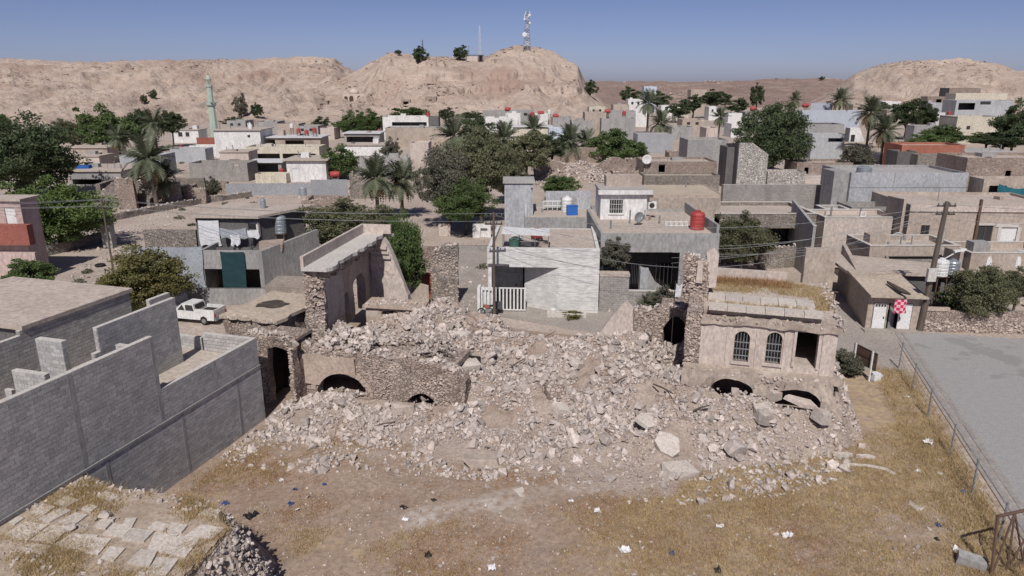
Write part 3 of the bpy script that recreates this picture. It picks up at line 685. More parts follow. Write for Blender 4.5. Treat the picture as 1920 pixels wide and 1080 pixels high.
MB().box(dop[0][0] - .75, dop[0][0] - .6, .72, 2.7, -.3, 4.4).build('inner_wall', 'shade_void', sd); MB().box(dop[0][1] + .1, dop[0][1] + .25, .72, 2.7, -.3, 3.0).build('inner_wall', 'masonry', sd)  # side walls added to keep light out behind the doorway
MB().slab([(dop[0][0] - .6, .6), (dop[0][1] + .2, .6), (dop[0][1] + .2, 2.7), (dop[0][0] - .6, 2.7)], 4.3, 4.5).build('lintel', 'masonry', sd)  # roof slab added over the cavity to keep light out

# --- flat mud roof behind the block house, with a burnt patch
p0 = RF(-20.6, .2)
an = thing('mud_roof_house', 'low old house with flat tan mud roof and a black burnt patch', 'house', p0, GA)
Zr = 4.55
w = colwall(4.3, .6, 4.5, (), .5, .5, -.3); w.rough(.10, .9, 17); w.build('wall', 'masonry', an)
for x_ in (0, 3.7): w = turn(colwall(5.6, .6, 4.5, (), .5, .5, -.3)); w.rough(.1, .9, 18); shift(w, x_ + .6); w.build('wall', 'masonry', an)
MB().box(0, 4.3, 5.2, 5.6, -.3, 4.5).build('wall', 'masonry', an)
ring = [(-.15 + 4.5 * i / 10, -.2 + .12 * float(vnoise(i * 1.3, 2))) for i in range(11)] + [(4.45 + .15 * float(vnoise(i, 5)), 5.8 * (i + 1) / 8) for i in range(7)] + [(4.35 - 4.5 * i / 10, 5.8 + .15 * float(vnoise(i * 1.7, 9))) for i in range(11)]
MB().slab(ring, Zr - .12, Zr + .12).build('roof', 'roof_mud', an)
sc_ = [(1.9 + math.cos(t) * (1.2 + .35 * float(vnoise(t * 2, 3))), 2.9 + math.sin(t) * (.95 + .3 * float(vnoise(t * 2, 7)))) for t in np.linspace(0, 2 * math.pi, 22, endpoint=False)]
MB().slab(sc_, Zr + .118, Zr + .126).build('burnt_patch', 'scorch', an)
crest_stones('roof_edge_stones', an, 4.3, Zr, -.3, .1, 30, 44, size=(.15, .35))

# --- standing left wing: long wall with roof slab and parapet, end wall
LW = thing('ruined_wing', 'tall roofless remnant of a stone wing with a long concrete roof slab', 'ruin', RF(-14.65, 2.6), GA + R(7.5))
zt = 7.65
tpl = lambda x: zt - .05 + .1 * float(vnoise(x * 1.4, 1))
opl = [(4.5, 5.5, 2.0, 4.6, .3), (6.3, 9.0, 1.5, 5.3, 1.0)]
w = turn(colwall(10.7, .75, tpl, opl, .35, .35, 2.0)); w.rough(.10, .8, 21); w.build('long_wall', 'plaster_pink', LW)
stone_face('wall_stones', LW, .75, zt - .1, 2.4, -.03, 150, 45, (), (.15, .36)).location = (-.75, 0, 0)
pe = colwall(1.4, .55, lambda x: 7.5 - x * .5, (), .3, .35, 2.0); pe.rough(.16, 1.0, 24); shift(pe, -.85, -.35); pe.build('wall_end', 'masonry', LW)
stone_face('wall_stones', LW, 1.4, lambda x: 7.5 - x * .5, 2.2, -.02, 160, 46, (), (.16, .4)).location = (-.85, -.35, 0)
pp = turn(colwall(3.8, .07, lambda x: 6.9 + .4 * float(fbm(x, 3, 0, 3, 2)) - max(0, x - 2.7) * 1.2, (), .25, .3, 3.2)); shift(pp, .09, .5); pp.rough(.025, 1.5, 5); pp.build('plaster_panel', 'plaster_pale', LW)
edge = [(-.85, -.5)] + [(1.15 + .28 * float(fbm(i * .7, 3, 0, 3, 61)), -.5 + 11.6 * i / 26) for i in range(27)] + [(1.9, 11.1), (-.85, 11.1)]
sb = MB().slab(edge, zt, zt + .26); sb.build('roof_slab', 'coping', LW)
und = turn(colwall(10.9, .8, lambda x: zt - .02, [(.1 + k * 1.35, 1.1 + k * 1.35, 6, zt - .3 - .12 * (k % 3), .2) for k in range(8)], .3, None, zt - .62)); shift(und, 1.0); und.rough(.09, 1.1, 27); und.build('broken_eaves', 'masonry', LW)
MB().box(-2.4, -2.2, 5.9, 9.6, 1.5, 5.6).build('inner_wall', 'shade_void', LW); MB().slab([(-2.4, 5.9), (-.7, 5.9), (-.7, 9.6), (-2.4, 9.6)], 5.55, 5.75).build('lintel', 'masonry', LW)  # near-black backing with cover slab, added to darken the wide opening
MB().box(-.85, -.62, -.5, 11.1, zt + .26, zt + 1.0).build('parapet', 'plaster_pale', LW)
MB().box(-.62, 1.7, 10.85, 11.1, zt + .26, zt + 1.0).build('parapet', 'plaster_pale', LW)
tpe = lambda x: (zt - .05 if x < 1.3 else zt - .05 - (x - 1.3) * 2.6) + .15 * float(fbm(x * 1.6, 5, 0, 3, 8))
w = colwall(3.1, .7, lambda x: max(2.6, tpe(x)), (), .3, .35, 1.5); shift(w, .02, 10.3); w.rough(.08, .9, 29); w.build('end_wall', 'plaster_pale', LW)
for zz_, pr in ((6.75, .16), (6.35, .10), (5.95, .14)):
    MB().box(.15, max(.6, 1.3 + (zt - zz_) / 2.6 - .15), 10.3 - pr, 10.32, zz_, zz_ + .2).build('moulding', 'plaster_pale', LW)
stone_face('wall_stones', LW, 3.0, lambda x: 5.6 - .5 * x, 4.2, 10.30, 130, 47, (), (.10, .22), xs=(.7, 2.1))
w = colwall(4.6, .5, lambda x: 3.6 + .1 * float(vnoise(x * 2, 6)), [(1.2, 2.6, 2.3, 3.2, .2), (3.2, 4.0, 2.3, 3.15, .2)], .3, .3, 1.5); shift(w, 1.4, 5.2); w.rough(.09, 1, 30); w.build('cross_wall', 'plaster_tan', LW)
MB().slab([(1.2, 4.9), (6.0, 4.9), (5.8, 7.0), (1.2, 7.2)], 3.42, 3.6).rough(.10, .9, 62).build('broken_floor', 'plaster_pink', LW)
crest_stones('floor_stones', LW, 4.4, 3.6, 5.0, 7.0, 120, 63, size=(.1, .34)).location = (1.4, 0, 0)

# --- plaster fin in the centre back and rear wall with dark arch
vf = vat(1118, 7.2, 4)
fin = MB().prism([(0, 3.0), (2.6, 3.2), (2.45, 5.3), (1.9, 5.9), (1.25, 5.1), (.6, 4.1)], 0, .5); fin.rough(.06, 1.2, 33)
tag(fin.build('wall_fin', 'plaster_pale', None, RF(vf, 7.0), (0, 0, GA)), 'slanting fin of broken plastered wall on the crest of the heap', 'wall fragment')
vr = vat(1185, 9.0, 4)
rw = thing('rear_arch_wall', 'low broken rear wall with a large dark arch next to the arched window house', 'wall', RF(vr, 9.0), GA)
Lr = 10.0 - vr; opr = [(vat(1243, 9, 3) - vr, Lr - .12, -.2, 4.45, 1.2)]
tpr = lambda x: 4.75 + .2 * float(fbm(x, 7, 0, 3, 3)) + (.3 if x > Lr * .4 else 0)
w = colwall(Lr, .9, tpr, opr, .3, .35, -.2); w.rough(.10, .9, 35); w.build('wall', 'masonry', rw)
stone_face('wall_stones', rw, Lr, tpr, 2.6, .0, 260, 48, opr); crest_stones('wall_crest', rw, Lr, tpr, 0, .9, 50, 49)
MB().box(opr[0][0] - .4, Lr + .5, 3.2, 3.4, -.2, 4.6).build('inner_wall', 'shade_void', rw)  # near-black backing paints the shade within the rear arch
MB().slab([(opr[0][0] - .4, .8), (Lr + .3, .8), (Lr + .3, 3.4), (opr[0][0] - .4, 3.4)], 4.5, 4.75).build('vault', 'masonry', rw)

# --- right house with arched windows on its vaulted terrace
AH = thing('arched_window_house', 'one storey plastered old house with two barred arched windows and open doorway', 'house', RF(10.8, 3.4), GA)
UF = 3.4; va = lambda px, z: vat(px, UF, z) - 10.8; za = lambda py, x: zvu(py, 10.8 + x, UF)
LF = 7.55
def win(px0, px1, pt, pb): 
    x0, x1 = va(px0, 4.8), va(px1, 4.8); return x0, x1, za(pb, x0), za(pt, x0)
w1, w2, dr = win(1376, 1405, 620, 677), win(1436, 1465, 622, 681), win(1491, 1532, 621, 688)
FLZ = dr[2]
ops = [(*w1, .45), (*w2, .45), (*dr, 0)]
colwall(LF, .55, 6.25, ops, .5, None, 3.2).build('front_wall', 'plaster_pale', AH)
for (x0, x1, zb, zt_) in (w1, w2):
    fr = MB(); MB_ = 12
    pts = [(x0 + .02, zb)] + [((x0 + x1) / 2 - math.cos(math.pi * k / MB_) * (x1 - x0 - .04) / 2, zt_ - .45 + .43 * math.sin(math.pi * k / MB_)) for k in range(MB_ + 1)] + [(x1 - .02, zb)]
    fr.tube([(x, .14, z_) for x, z_ in pts], .035, 5); fr.tube([(x0, .14, zb + .03), (x1, .14, zb + .03)], .035, 5)
    wf = fr.build('window', 'wood', AH)
    for k in range(1, 5):
        x = x0 + (x1 - x0) * k / 5; q = (x - (x0 + x1) / 2) / ((x1 - x0) / 2); zt2 = zt_ - .45 + .45 * math.sqrt(1 - q * q)
        MB().tube([(x, .11, zb), (x, .11, zt2 - .05)], .022, 4).build('bar', 'metal_grey', wf)
    for k in range(3): MB().box(x0 + .02, x1 - .02, .09, .125, zb + .35 + .42 * k, zb + .40 + .42 * k).build('bar', 'metal_grey', wf)
    MB().box(x0 - .12, x1 + .12, -.1, .2, zb - .14, zb - .005).build('sill', 'plaster_pale', AH)
    MB().box(x0 - .05, x1 + .05, .50, .53, zb - .05, zt_ + .02).build('pane', 'glass', wf)
for x in (w1[0] - .32, (w1[1] + w2[0]) / 2, w2[1] + .22, dr[1] + .35): MB().box(x - .14, x + .14, -.06, .01, 3.4, 6.0).build('pilaster', 'plaster_pale', AH)
MB().box(dr[0] - .16, dr[1] + .16, -.09, .02, dr[3], dr[3] + .2).build('door_lintel', 'plaster_pale', AH)
for s_ in (dr[0] - .15, dr[1]): MB().box(s_, s_ + .15, -.08, .02, FLZ, dr[3]).build('door_jamb', 'plaster_pale', AH)
turn(colwall(8.2, .55, 6.25, (), None, None, 0)).build('side_wall', 'plaster_tan', AH).location = (LF + .0, .55, 0)
MB().box(0, LF, 8.3, 8.75, 0, 6.3).build('back_wall', 'plaster_tan', AH)
MB().box(.0, LF - .55, .55, 8.3, FLZ - .25, FLZ - .01).build('floor', 'roof_beige', AH)
MB().box(va(1486, 5) - .1 - .2, va(1486, 5) - .1, .55, 8.3, FLZ - .02, 6.25).build('inner_wall', 'plaster_tan', AH)
wl_ = turn(colwall(8.4, .85, lambda x: 6.75 + .35 * float(fbm(x * .8, 3, 0, 3, 9)), [(2.6, 5.0, -.3, 5.6, 1.1)], .35, .4, -.3)); wl_.rough(.10, .9, 39); shift(wl_, .0, -.2); wl_.build('left_wall', 'masonry', AH)
stone_face('wall_stones', AH, .85, 6.9, 2.6, -.22, 190, 50, (), (.14, .30)).location = (-.85, 0, 0)
roof_poly = [(-.5, 1.15), (LF + .25, 1.05), (LF + .3, 8.9), (-.4, 8.9)]
MB().box(0, LF - .02, .5, 1.3, 6.24, 6.31).build('ceiling_edge', 'plaster_tan', AH)
MB().slab(roof_poly, 6.32, 6.62).rough(.05, 1, 40).build('roof', 'roof_beige', AH)
MB().box(-.3, LF - 2.2, 8.55, 8.85, 6.62, 7.35).build('rear_parapet', 'plaster_pale', AH)
cw = colwall(LF + .6, .95, lambda x: 6.42 + .16 * float(fbm(x * 1.3, 3, 0, 3, 15)), (), .25, .25, 6.12); shift(cw, -.3, -.16); cw.rough(.12, 1.4, 41); cw.build('broken_cornice', 'plaster_tan', AH)
crest_stones('cornice_stones', AH, LF + .4, 6.42, -.2, .6, 130, 52, size=(.08, .24), m='rock_brown')
crest_stones('cornice_stones', AH, 8.6, 6.7, LF - .15, LF + .4, 70, 53, size=(.12, .34), axis_='y')
for row, (y_, zz_, n_, x_0, x_1) in enumerate(((.62, 7.02, 6, .35, LF - .75), (2.75, 6.85, 6, .25, LF - 1.0))):
    for k in range(n_):
        xa_, xb_ = x_0 + (x_1 - x_0) * k / n_, x_0 + (x_1 - x_0) * (k + 1) / n_
        MB().box(0, xb_ - xa_ - .03, 0, .75 if row == 0 else 1.25, -.28, 0).build('roof_beam', 'slab_stone', AH, (xa_, y_ + random.uniform(-.02, .02), zz_ + random.uniform(-.015, .015)), (random.uniform(-.01, .01), 0, 0))
rpl = colwall(LF - 1.6, .05, 6.62, (), None, None, 6.6)
# terrace
TR = thing('vaulted_terrace', 'stone terrace with two low dark vault openings under the arched window house', 'terrace', RF(9.9, 1.9), GA)
va = lambda px, z: vat(px, 1.9, z) - 9.9
tpt = lambda x: 3.55 + .15 * float(fbm(x * 1.2, 9, 0, 3, 19)) - (2.2 * max(0, x - 8.15))
opt = [(va(1336, 2.6), va(1412, 2.6), -.4, 3.2, .7), (va(1452, 2.5), va(1541, 2.5), -.4, 3.1, .9)]
w = colwall(9.1, 1.0, tpt, opt, .3, .35, -.4); w.rough(.16, .9, 43); w.build('front_wall', 'plaster_tan', TR)
stone_face('wall_stones', TR, 9.1, tpt, .6, .04, 200, 54, opt, (.10, .26), 'rock_attr'); crest_stones('wall_crest', TR, 9.0, tpt, .0, .5, 50, 55, size=(.12, .32))
MB().slab([(.1, .9), (9.0, .9), (8.6, 2.2), (.1, 2.2)], 3.2, 3.52).rough(.08, 1, 44).build('terrace_top', 'plaster_tan', TR)
MB().box(0, 8.9, 3.0, 3.2, -.3, 3.2).build('inner_wall', 'shade_void', TR)  # near-black backing, shade of the terrace vaults put into its colour
turn(colwall(6.5, .8, lambda x: 1.6, (), .4, .4, -.3)).rough(.1, .9, 46).build('side_wall', 'masonry', TR).location = (9.1, .9, 0)
# tower stub on the left corner
TS = thing('broken_pillar', 'jagged stone pillar stub rising above the left corner of the arched window house', 'pillar', RF(vat(1283, 7, 8), 7.0), GA)
tt = lambda x: 9.5 + .35 * float(fbm(x * 2, 3, 0, 3, 21)) - .5 * x
w = colwall(1.5, .9, tt, (), .25, .35, 6.3); w.rough(.17, 1.1, 47); w.build('core', 'masonry', TS)
stone_face('wall_stones', TS, 1.5, tt, 6.4, -.02, 130, 56, (), (.16, .4)); crest_stones('wall_crest', TS, 1.5, tt, 0, .9, 16, 57)
MB().prism([(1.3, 7.2), (2.0, 7.3), (2.05, 9.4), (1.75, 9.9), (1.3, 9.6)], .1, .65).build('plaster_post', 'plaster_pale', TS)
MB().prism([(.75, 7.6), (1.15, 7.6), (1.1, 9.0), (.8, 9.0)], -.25, .1).build('plaster_post', 'plaster_pale', TS)
tag(MB().prism([(0, 0), (.55, .1), (.5, 1.0), (.2, .75), (.05, .95)], 0, .04).build('white_cloth', 'cloth_white', None, RF(vat(1266, 7, 7) , 7.2, 6.4), (0, 0, GA)), 'small torn white cloth hanging on the broken pillar', 'cloth')
tag(MB().tube([RF(vat(1266, 7, 7) - .03, 7.25, 3.2), RF(vat(1266, 7, 7) - .03, 7.25, 7.5)], .03, 5).build('rod', 'metal_dark'), 'thin upright iron rod beside the broken pillar', 'rod')

# broken timbers and rods sticking out of the heap
for k, (x0, y0, x1, y1, r, m, lab) in enumerate([(955, 690, 985, 672, .05, 'wood', 'short dark timber poking out of the middle of the heap'), (1150, 720, 1176, 705, .05, 'wood', 'broken timber lying right of the brownish block'), (820, 655, 850, 668, .06, 'wood', 'dark beam end near the left crest of the heap'), (1010, 640, 1040, 622, .03, 'metal_rust', 'bent rusty rod on the crest of the heap'), (1225, 720, 1262, 738, .05, 'wood', 'timber lying low on the right of the heap'), (700, 800, 735, 792, .05, 'wood', 'timber lying on the left slope of the heap'), (1120, 800, 1150, 812, .03, 'metal_rust', 'rusty rod on the lower middle slope of the heap'), (1300, 770, 1330, 760, .05, 'wood', 'short timber below the left terrace vault')]):
    za_, zb_ = hz_at(x0, y0) + .12, hz_at(x1, y1) + .35; a_, b_ = P(x0, y0, za_), P(x1, y1, zb_)
    tag(MB().tube([a_, (a_ + b_) / 2 + Vector((0, 0, .05)), b_], [r, r, r * .8], 6).build('broken_beam' if m == 'wood' else 'iron_rod', m), lab, 'beam' if m == 'wood' else 'rod')

# ================================================================== concrete block house on the left
BH = thing('block_house', 'unfinished roofless house of bare grey concrete blocks with a long side wall', 'house', RF(0, 0), GA)
BLOCKS = []     # (matrix-free) centre, axis, dist for every visible block
def block_wall(x0, x1, y0, y1, z0, z1, faces, name='wall'):
    """core of mortar with a veneer of blocks on the given faces: '+x' '-y' 'top'"""
    core = MB().box(x0, x1, y0, y1, z0, z1 - .02).build(name, 'mortar', BH)
    bw, bh = .41, .2
    for fc in faces:
        along = (y0, y1) if fc == '+x' else (x0, x1)
        nrow = int(round((z1 - z0) / bh)); L = along[1] - along[0]
        for r in range(nrow):
            off = 0 if r % 2 else -.205; s = along[0] + off
            while s < along[1] - .02:
                a_, b_ = max(s, along[0]), min(s + bw, along[1]); s += bw
                if b_ - a_ < .06: continue
                zc = z0 + (r + .5) * (z1 - z0) / nrow
                if fc == '+x': BLOCKS.append((x1, (a_ + b_) / 2, zc, b_ - a_ - .014, 1))
                else: BLOCKS.append(((a_ + b_) / 2, y0, zc, b_ - a_ - .014, 0))
    MB().box(x0 - .004, x1 + .012, y0 - .012, y1 + .004, z1 - .02, z1 + .012).build('coping', 'coping', BH)
V0 = -14.35
block_wall(V0 - .25, V0, -26, -4.7, -.3, 3.55, ['+x'])
block_wall(V0 - .31, V0 - .06, -26, -12.4, 3.55, 8.15, ['+x'])
block_wall(V0 - .31, V0 - .06, -12.4, -4.7, 3.55, 5.35, ['+x'])
block_wall(-18.2, -17.95, -12.2, -6.8, 4.25, 8.15, ['+x', '-y'])
block_wall(-18.2, -17.95, -12.55, -12.2, 4.25, 6.9, ['+x', '-y'])
block_wall(-16.4, V0 - .35, -12.7, -12.45, 4.25, 7.6, ['-y'])
block_wall(-17.3, -16.4, -13.0, -12.75, 4.25, 6.6, ['-y'])
block_wall(-19.9, -18.3, -13.95, -13.65, 4.25, 8.0, ['-y', '+x'])
block_wall(-18.8, -16.9, -16.2, -15.95, 4.25, 7.4, ['-y', '+x'])
block_wall(-19.2, -18.8, -16.4, -16.25, 4.25, 6.5, ['-y'])
block_wall(-22.6, -19.9, -17.9, -17.65, 4.25, 8.0, ['-y', '+x'])
block_wall(-20.15, -19.9, -24, -17.9, 4.25, 8.0, ['+x'])
block_wall(-21.0, -20.8, -19.2, -19.0, 4.25, 7.4, ['-y', '+x'])
block_wall(-23.65, -23.4, -12.0, -4.6, 4.25, 7.35, ['+x'])
block_wall(-23.65, -23.4, -17.0, -12.0, 4.25, 7.1, ['+x'])
block_wall(-18.0, V0 - .35, -4.95, -4.7, 4.25, 5.35, ['-y'])
block_wall(-20.6, -20.35, -6.2, -4.6, 4.25, 7.6, ['+x', '-y'])
block_wall(-23.3, -18.2, -4.85, -4.6, -.3, 5.0, ['-y'])
MB().slab([(-31, -26), (V0 - .26, -26), (V0 - .26, -4.9), (-31, -4.9)], 4.0, 4.24).build('floor', 'roof_beige', BH)
MB().box(V0 - .02, V0 + .05, -26, -4.7, 3.56, 3.68).build('floor_slab_edge', 'kerb', BH)
for yy_ in (-21.5, -17.2, -12.6, -8.6): MB().box(V0 - .1, V0 - .043, yy_, yy_ + .24, 3.7, 5.3 if yy_ > -12.5 else 8.1).build('column', 'render_grey', BH)
for yy_ in (-21.5, -16.2, -11.4, -7.0): MB().box(V0 - .01, V0 + .022, yy_, yy_ + .2, -.2, 3.54).build('column', 'render_grey', BH)
MB().slab([(-33, -11.9), (-23.3, -11.9), (-23.3, -4.4), (-33, -4.4)], 7.37, 7.6).build('roof', 'roof_beige', BH)
MB().box(-31, -23.7, -11.6, -11.3, 4.25, 7.36).build('wall', 'render_dark_and_shade', BH)
# tie holes and ragged toothing left at openings
Bc = np.array([b[:3] for b in BLOCKS]); wpos = np.stack([Bc[:, 0] * GV.x + Bc[:, 1] * GU.x, 40 + Bc[:, 0] * GV.y + Bc[:, 1] * GU.y, Bc[:, 2]], 1)
dist = np.linalg.norm(wpos - np.array([0, 0, H]), axis=1)
dep = wpos[:, 1] * CP + (H - wpos[:, 2]) * SP; ppx = 960 + F * wpos[:, 0] / dep
ppy = 540 + F * (-(wpos[:, 1] * SP + (wpos[:, 2] - H) * CP)) / dep
vis = (ppx > -20) & (ppx < 700) & (ppy < 1010) & (ppy > 400)
order = np.argsort(np.where(vis, dist, 1e9)); chosen = set(order[:300].tolist())
unit = {}
def unit_block(axis_, w):
    k = (axis_, round(w, 2))
    if k not in unit:
        mb = MB(); h = .0925; d_ = .011
        if axis_ == 1: mb.box(-.05, d_, -w / 2, w / 2, -h, h)
        else: mb.box(-w / 2, w / 2, -d_, .05, -h, h)
        unit[k] = mb.mesh('concrete_block', 'cinder')
    return unit[k]
rest = MB(); tones = []
for i, (x, y, z_, w_, ax) in enumerate(BLOCKS):
    j = random.uniform(-.002, .003)
    if i in chosen:
        o = link('concrete_block', unit_block(ax, w_), BH, (x + (j if ax else 0), y + (0 if ax else j), z_), (random.uniform(-.003, .003), 0, random.uniform(-.003, .003)))
    elif vis[i]:
        h = .0925; d_ = .011 + j
        if ax == 1: rest.box(x - .02, x + d_, y - w_ / 2, y + w_ / 2, z_ - h, z_ + h)
        else: rest.box(x - w_ / 2, x + w_ / 2, y - d_, y + .02, z_ - h, z_ + h)
        tones += [random.random()] * 8
me = np_mesh('blockwork', np.array(rest.v), np.array(rest.f), M('cinder_attr'), tones, 4)
tag(link('blockwork', me, BH), kind='stuff')

# ================================================================== near roof with paving slabs (bottom left)
ZR = 3.4
FR = thing('slab_roof_ruin', 'ruined low building with cracked pale paving slabs and dry weeds on its flat roof', 'ruin', (0, 0, 0))
def pr(px, py): p = P(px, py, ZR); return (p.x, p.y)
outline = [pr(-120, 1140), pr(330, 1140), pr(345, 1085), pr(395, 1035), pr(432, 993), pr(388, 940), pr(300, 925), pr(235, 918), pr(185, 905), pr(150, 893), pr(60, 935), pr(-120, 1010)]
base = MB().slab(outline, -.2, ZR - .02); base.build('body', 'masonry', FR)
n_ = 90; gx_, gy_ = np.meshgrid(np.linspace(-23, -8, 150), np.linspace(19, 31, 120))
def inside(px_, py_, poly):
    c = np.zeros(px_.shape, bool); j = len(poly) - 1
    for i in range(len(poly)):
        xi, yi = poly[i]; xj, yj = poly[j]
        c ^= ((yi > py_) != (yj > py_)) & (px_ < (xj - xi) * (py_ - yi) / (yj - yi + 1e-12) + xi); j = i
    return c
ins = inside(gx_, gy_, outline)
zz_ = np.where(ins, ZR + .06 + .035 * fbm(gx_ * .7, gy_ * .7, 0, 4, 71) , ZR - .6)
zz_ = np.where(ins & (gx_ + .7 * gy_ < -100), zz_, zz_)
n_r, n_c = gx_.shape; ii = np.arange(n_r - 1)[:, None] * n_c + np.arange(n_c - 1)[None]
keep_ = (ins[:-1, :-1] & ins[1:, 1:] & ins[:-1, 1:] & ins[1:, :-1]).ravel()
Tq = np.stack([ii, ii + 1, ii + n_c + 1, ii + n_c], 2).reshape(-1, 4)[keep_]
link('roof_earth', np_mesh('roof_earth', np.stack([gx_, gy_, zz_], 2).reshape(-1, 3), Tq, M('roof_soil'), None, 4), FR)
slabs_px = [  # four corners of every slab as seen on the roof plane
    [(8, 1003), (48, 978), (92, 984), (52, 1014)], [(56, 1013), (96, 985), (130, 990), (100, 1020)], [(72, 973), (118, 950), (135, 957), (92, 981)],
    [(100, 1022), (136, 1000), (168, 1004), (140, 1032)], [(17, 980), (35, 968), (46, 972), (28, 985)],
    [(152, 955), (165, 945), (184, 950), (170, 960)], [(108, 980), (140, 962), (165, 966), (136, 988)],
    [(157, 1038), (180, 1008), (210, 1010), (184, 1040)], [(192, 1003), (213, 982), (250, 986), (232, 1006)],
    [(228, 1012), (246, 990), (290, 996), (270, 1016)], [(275, 1030), (292, 998), (334, 1002), (312, 1034)],
    [(300, 1035), (335, 1004), (375, 1012), (350, 1044)], [(276, 990), (292, 978), (322, 984), (306, 996)], [(312, 998), (320, 980), (352, 986), (340, 1000)],
    [(345, 1006), (378, 984), (422, 990), (398, 1010)], [(322, 1040), (344, 1008), (360, 1010), (338, 1042)],
    [(188, 1048), (205, 1024), (236, 1028), (214, 1052)], [(238, 1055), (264, 1030), (296, 1034), (280, 1062)],
    [(272, 1075), (296, 1044), (336, 1048), (310, 1082)], [(220, 1000), (236, 972), (258, 970), (248, 986)], [(176, 988), (196, 968), (216, 972), (198, 992)],
    [(140, 1028), (160, 1002), (184, 1004), (160, 1036)], [(370, 965), (392, 953), (415, 958), (405, 968)],
    [(100, 945), (122, 930), (148, 938), (124, 952)], [(240, 1095), (262, 1070), (300, 1082), (280, 1105)], [(58, 960), (80, 944), (104, 950), (84, 966)],
    [(180, 930), (200, 920), (225, 930), (205, 940)], [(30, 1030), (60, 1018), (96, 1024), (80, 1040)],
]
for k, q in enumerate(slabs_px):
    c_ = [P(x, y, ZR + .1) for x, y in q]; m_ = sum(c_, Vector()) / 4; c_ = [m_ + (p_ - m_) * .98 for p_ in c_]
    pts = [(p_.x - m_.x, p_.y - m_.y) for p_ in c_]
    ar_ = sum(pts[i][0] * pts[(i + 1) % 4][1] - pts[(i + 1) % 4][0] * pts[i][1] for i in range(4))
    if ar_ < 0: pts = pts[::-1]
    mb = MB().slab(pts, -.06, .035); mb.rough(.02, 1.7, k)
    mb.build('paving_slab', 'slab_stone', FR, (m_.x, m_.y, ZR + .088 + random.uniform(-.008, .008)), (random.uniform(-.008, .008), random.uniform(-.008, .008), 0))
# collapsed right flank
pts = []; sz = []
r_ = np.random.default_rng(81)
for i in range(1500):
    t = r_.random(); q = r_.random() ** .8
    e0 = P(*[(335, 1110), (400, 1030), (430, 995)][min(2, int(t * 3))], ZR); e1 = P(*[(400, 1030), (430, 995), (395, 940)][min(2, int(t * 3))], ZR); tt_ = (t * 3) % 1
    p = e0 + (e1 - e0) * tt_ + Vector((1, .12, 0)) * q * 1.9 + Vector(r_.normal(0, .12, 3))
    pts.append((p.x, p.y, max(.05, ZR - .1 - q ** 1.3 * 3.5))); sz.append(float(np.clip(r_.lognormal(-2.0, .5), .06, .5)))
tag(link('collapsed_edge', rocks_mesh('collapsed_edge', np.array(pts), np.array(sz), M('rock_attr'), None, 82), FR), kind='stuff')
flank = MB(); n_ = 14
for i in range(n_):
    for j in range(8):
        pass
ex, ey = np.meshgrid(np.linspace(0, 1, 70), np.linspace(0, 1, 40))
def edge_at(t):
    e = [P(325, 1140, ZR), P(345, 1085, ZR), P(400, 1030, ZR), P(432, 993, ZR), P(395, 940, ZR), P(300, 925, ZR)]
    s = t * 5; i = min(4, int(s)); return e[i] + (e[i + 1] - e[i]) * (s - i)
E = np.array([[edge_at(t)[:] for t in np.linspace(0, 1, 70)] for _ in range(40)])
dirx = np.where(ex > .8, .35, 1.0); diry = np.where(ex > .7, .8, .12)
qx = E[:, :, 0] - .15 + ey * 1.9 * dirx; qy = E[:, :, 1] + ey * 1.6 * diry; qz = ZR - .02 - 3.5 * ey ** 1.25 + .8 * fbm(qx * 1.1, qy * 1.1, 0, 4, 83) * np.sin(ey * math.pi)
link('collapsed_slope', grid_mesh('collapsed_slope', qx, qy, qz, M('heap'), False), FR)
pts = []; sz = []
for (px, py, s, n_) in ((150, 895, 20, 60), (100, 915, 40, 70), (30, 950, 40, 60), (220, 915, 30, 50), (330, 925, 40, 70), (130, 990, 12, 14), (195, 970, 14, 20), (380, 950, 30, 40), (60, 1060, 60, 60)):
    for _ in range(n_):
        p = P(px + r_.normal(0, s), py + r_.normal(0, s * .35), ZR); pts.append((p.x, p.y, ZR + .08)); sz.append(float(r_.uniform(.08, .3)))
pts_, sz_ = np.array(pts), np.array(sz); k_ = inside(pts_[:, 0], pts_[:, 1], outline)
tag(link('roof_debris', rocks_mesh('roof_debris', pts_[k_], sz_[k_], M('rock_attr'), None, 84), FR), kind='stuff')
for k, (px, py, s, lab) in enumerate([(196, 965, .55, 'rough grey rock on the slab roof beside the weeds'), (130, 990, .6, 'pale lumpy rock lying on the slab roof')]):
    p = P(px, py, ZR + .2); tag(link('rock', ROCK_MESHES[k * 3 + 1], None, (p.x, p.y, ZR + .22), (.2, .1, k), (s, s * .8, s * .7)), lab, 'rock')

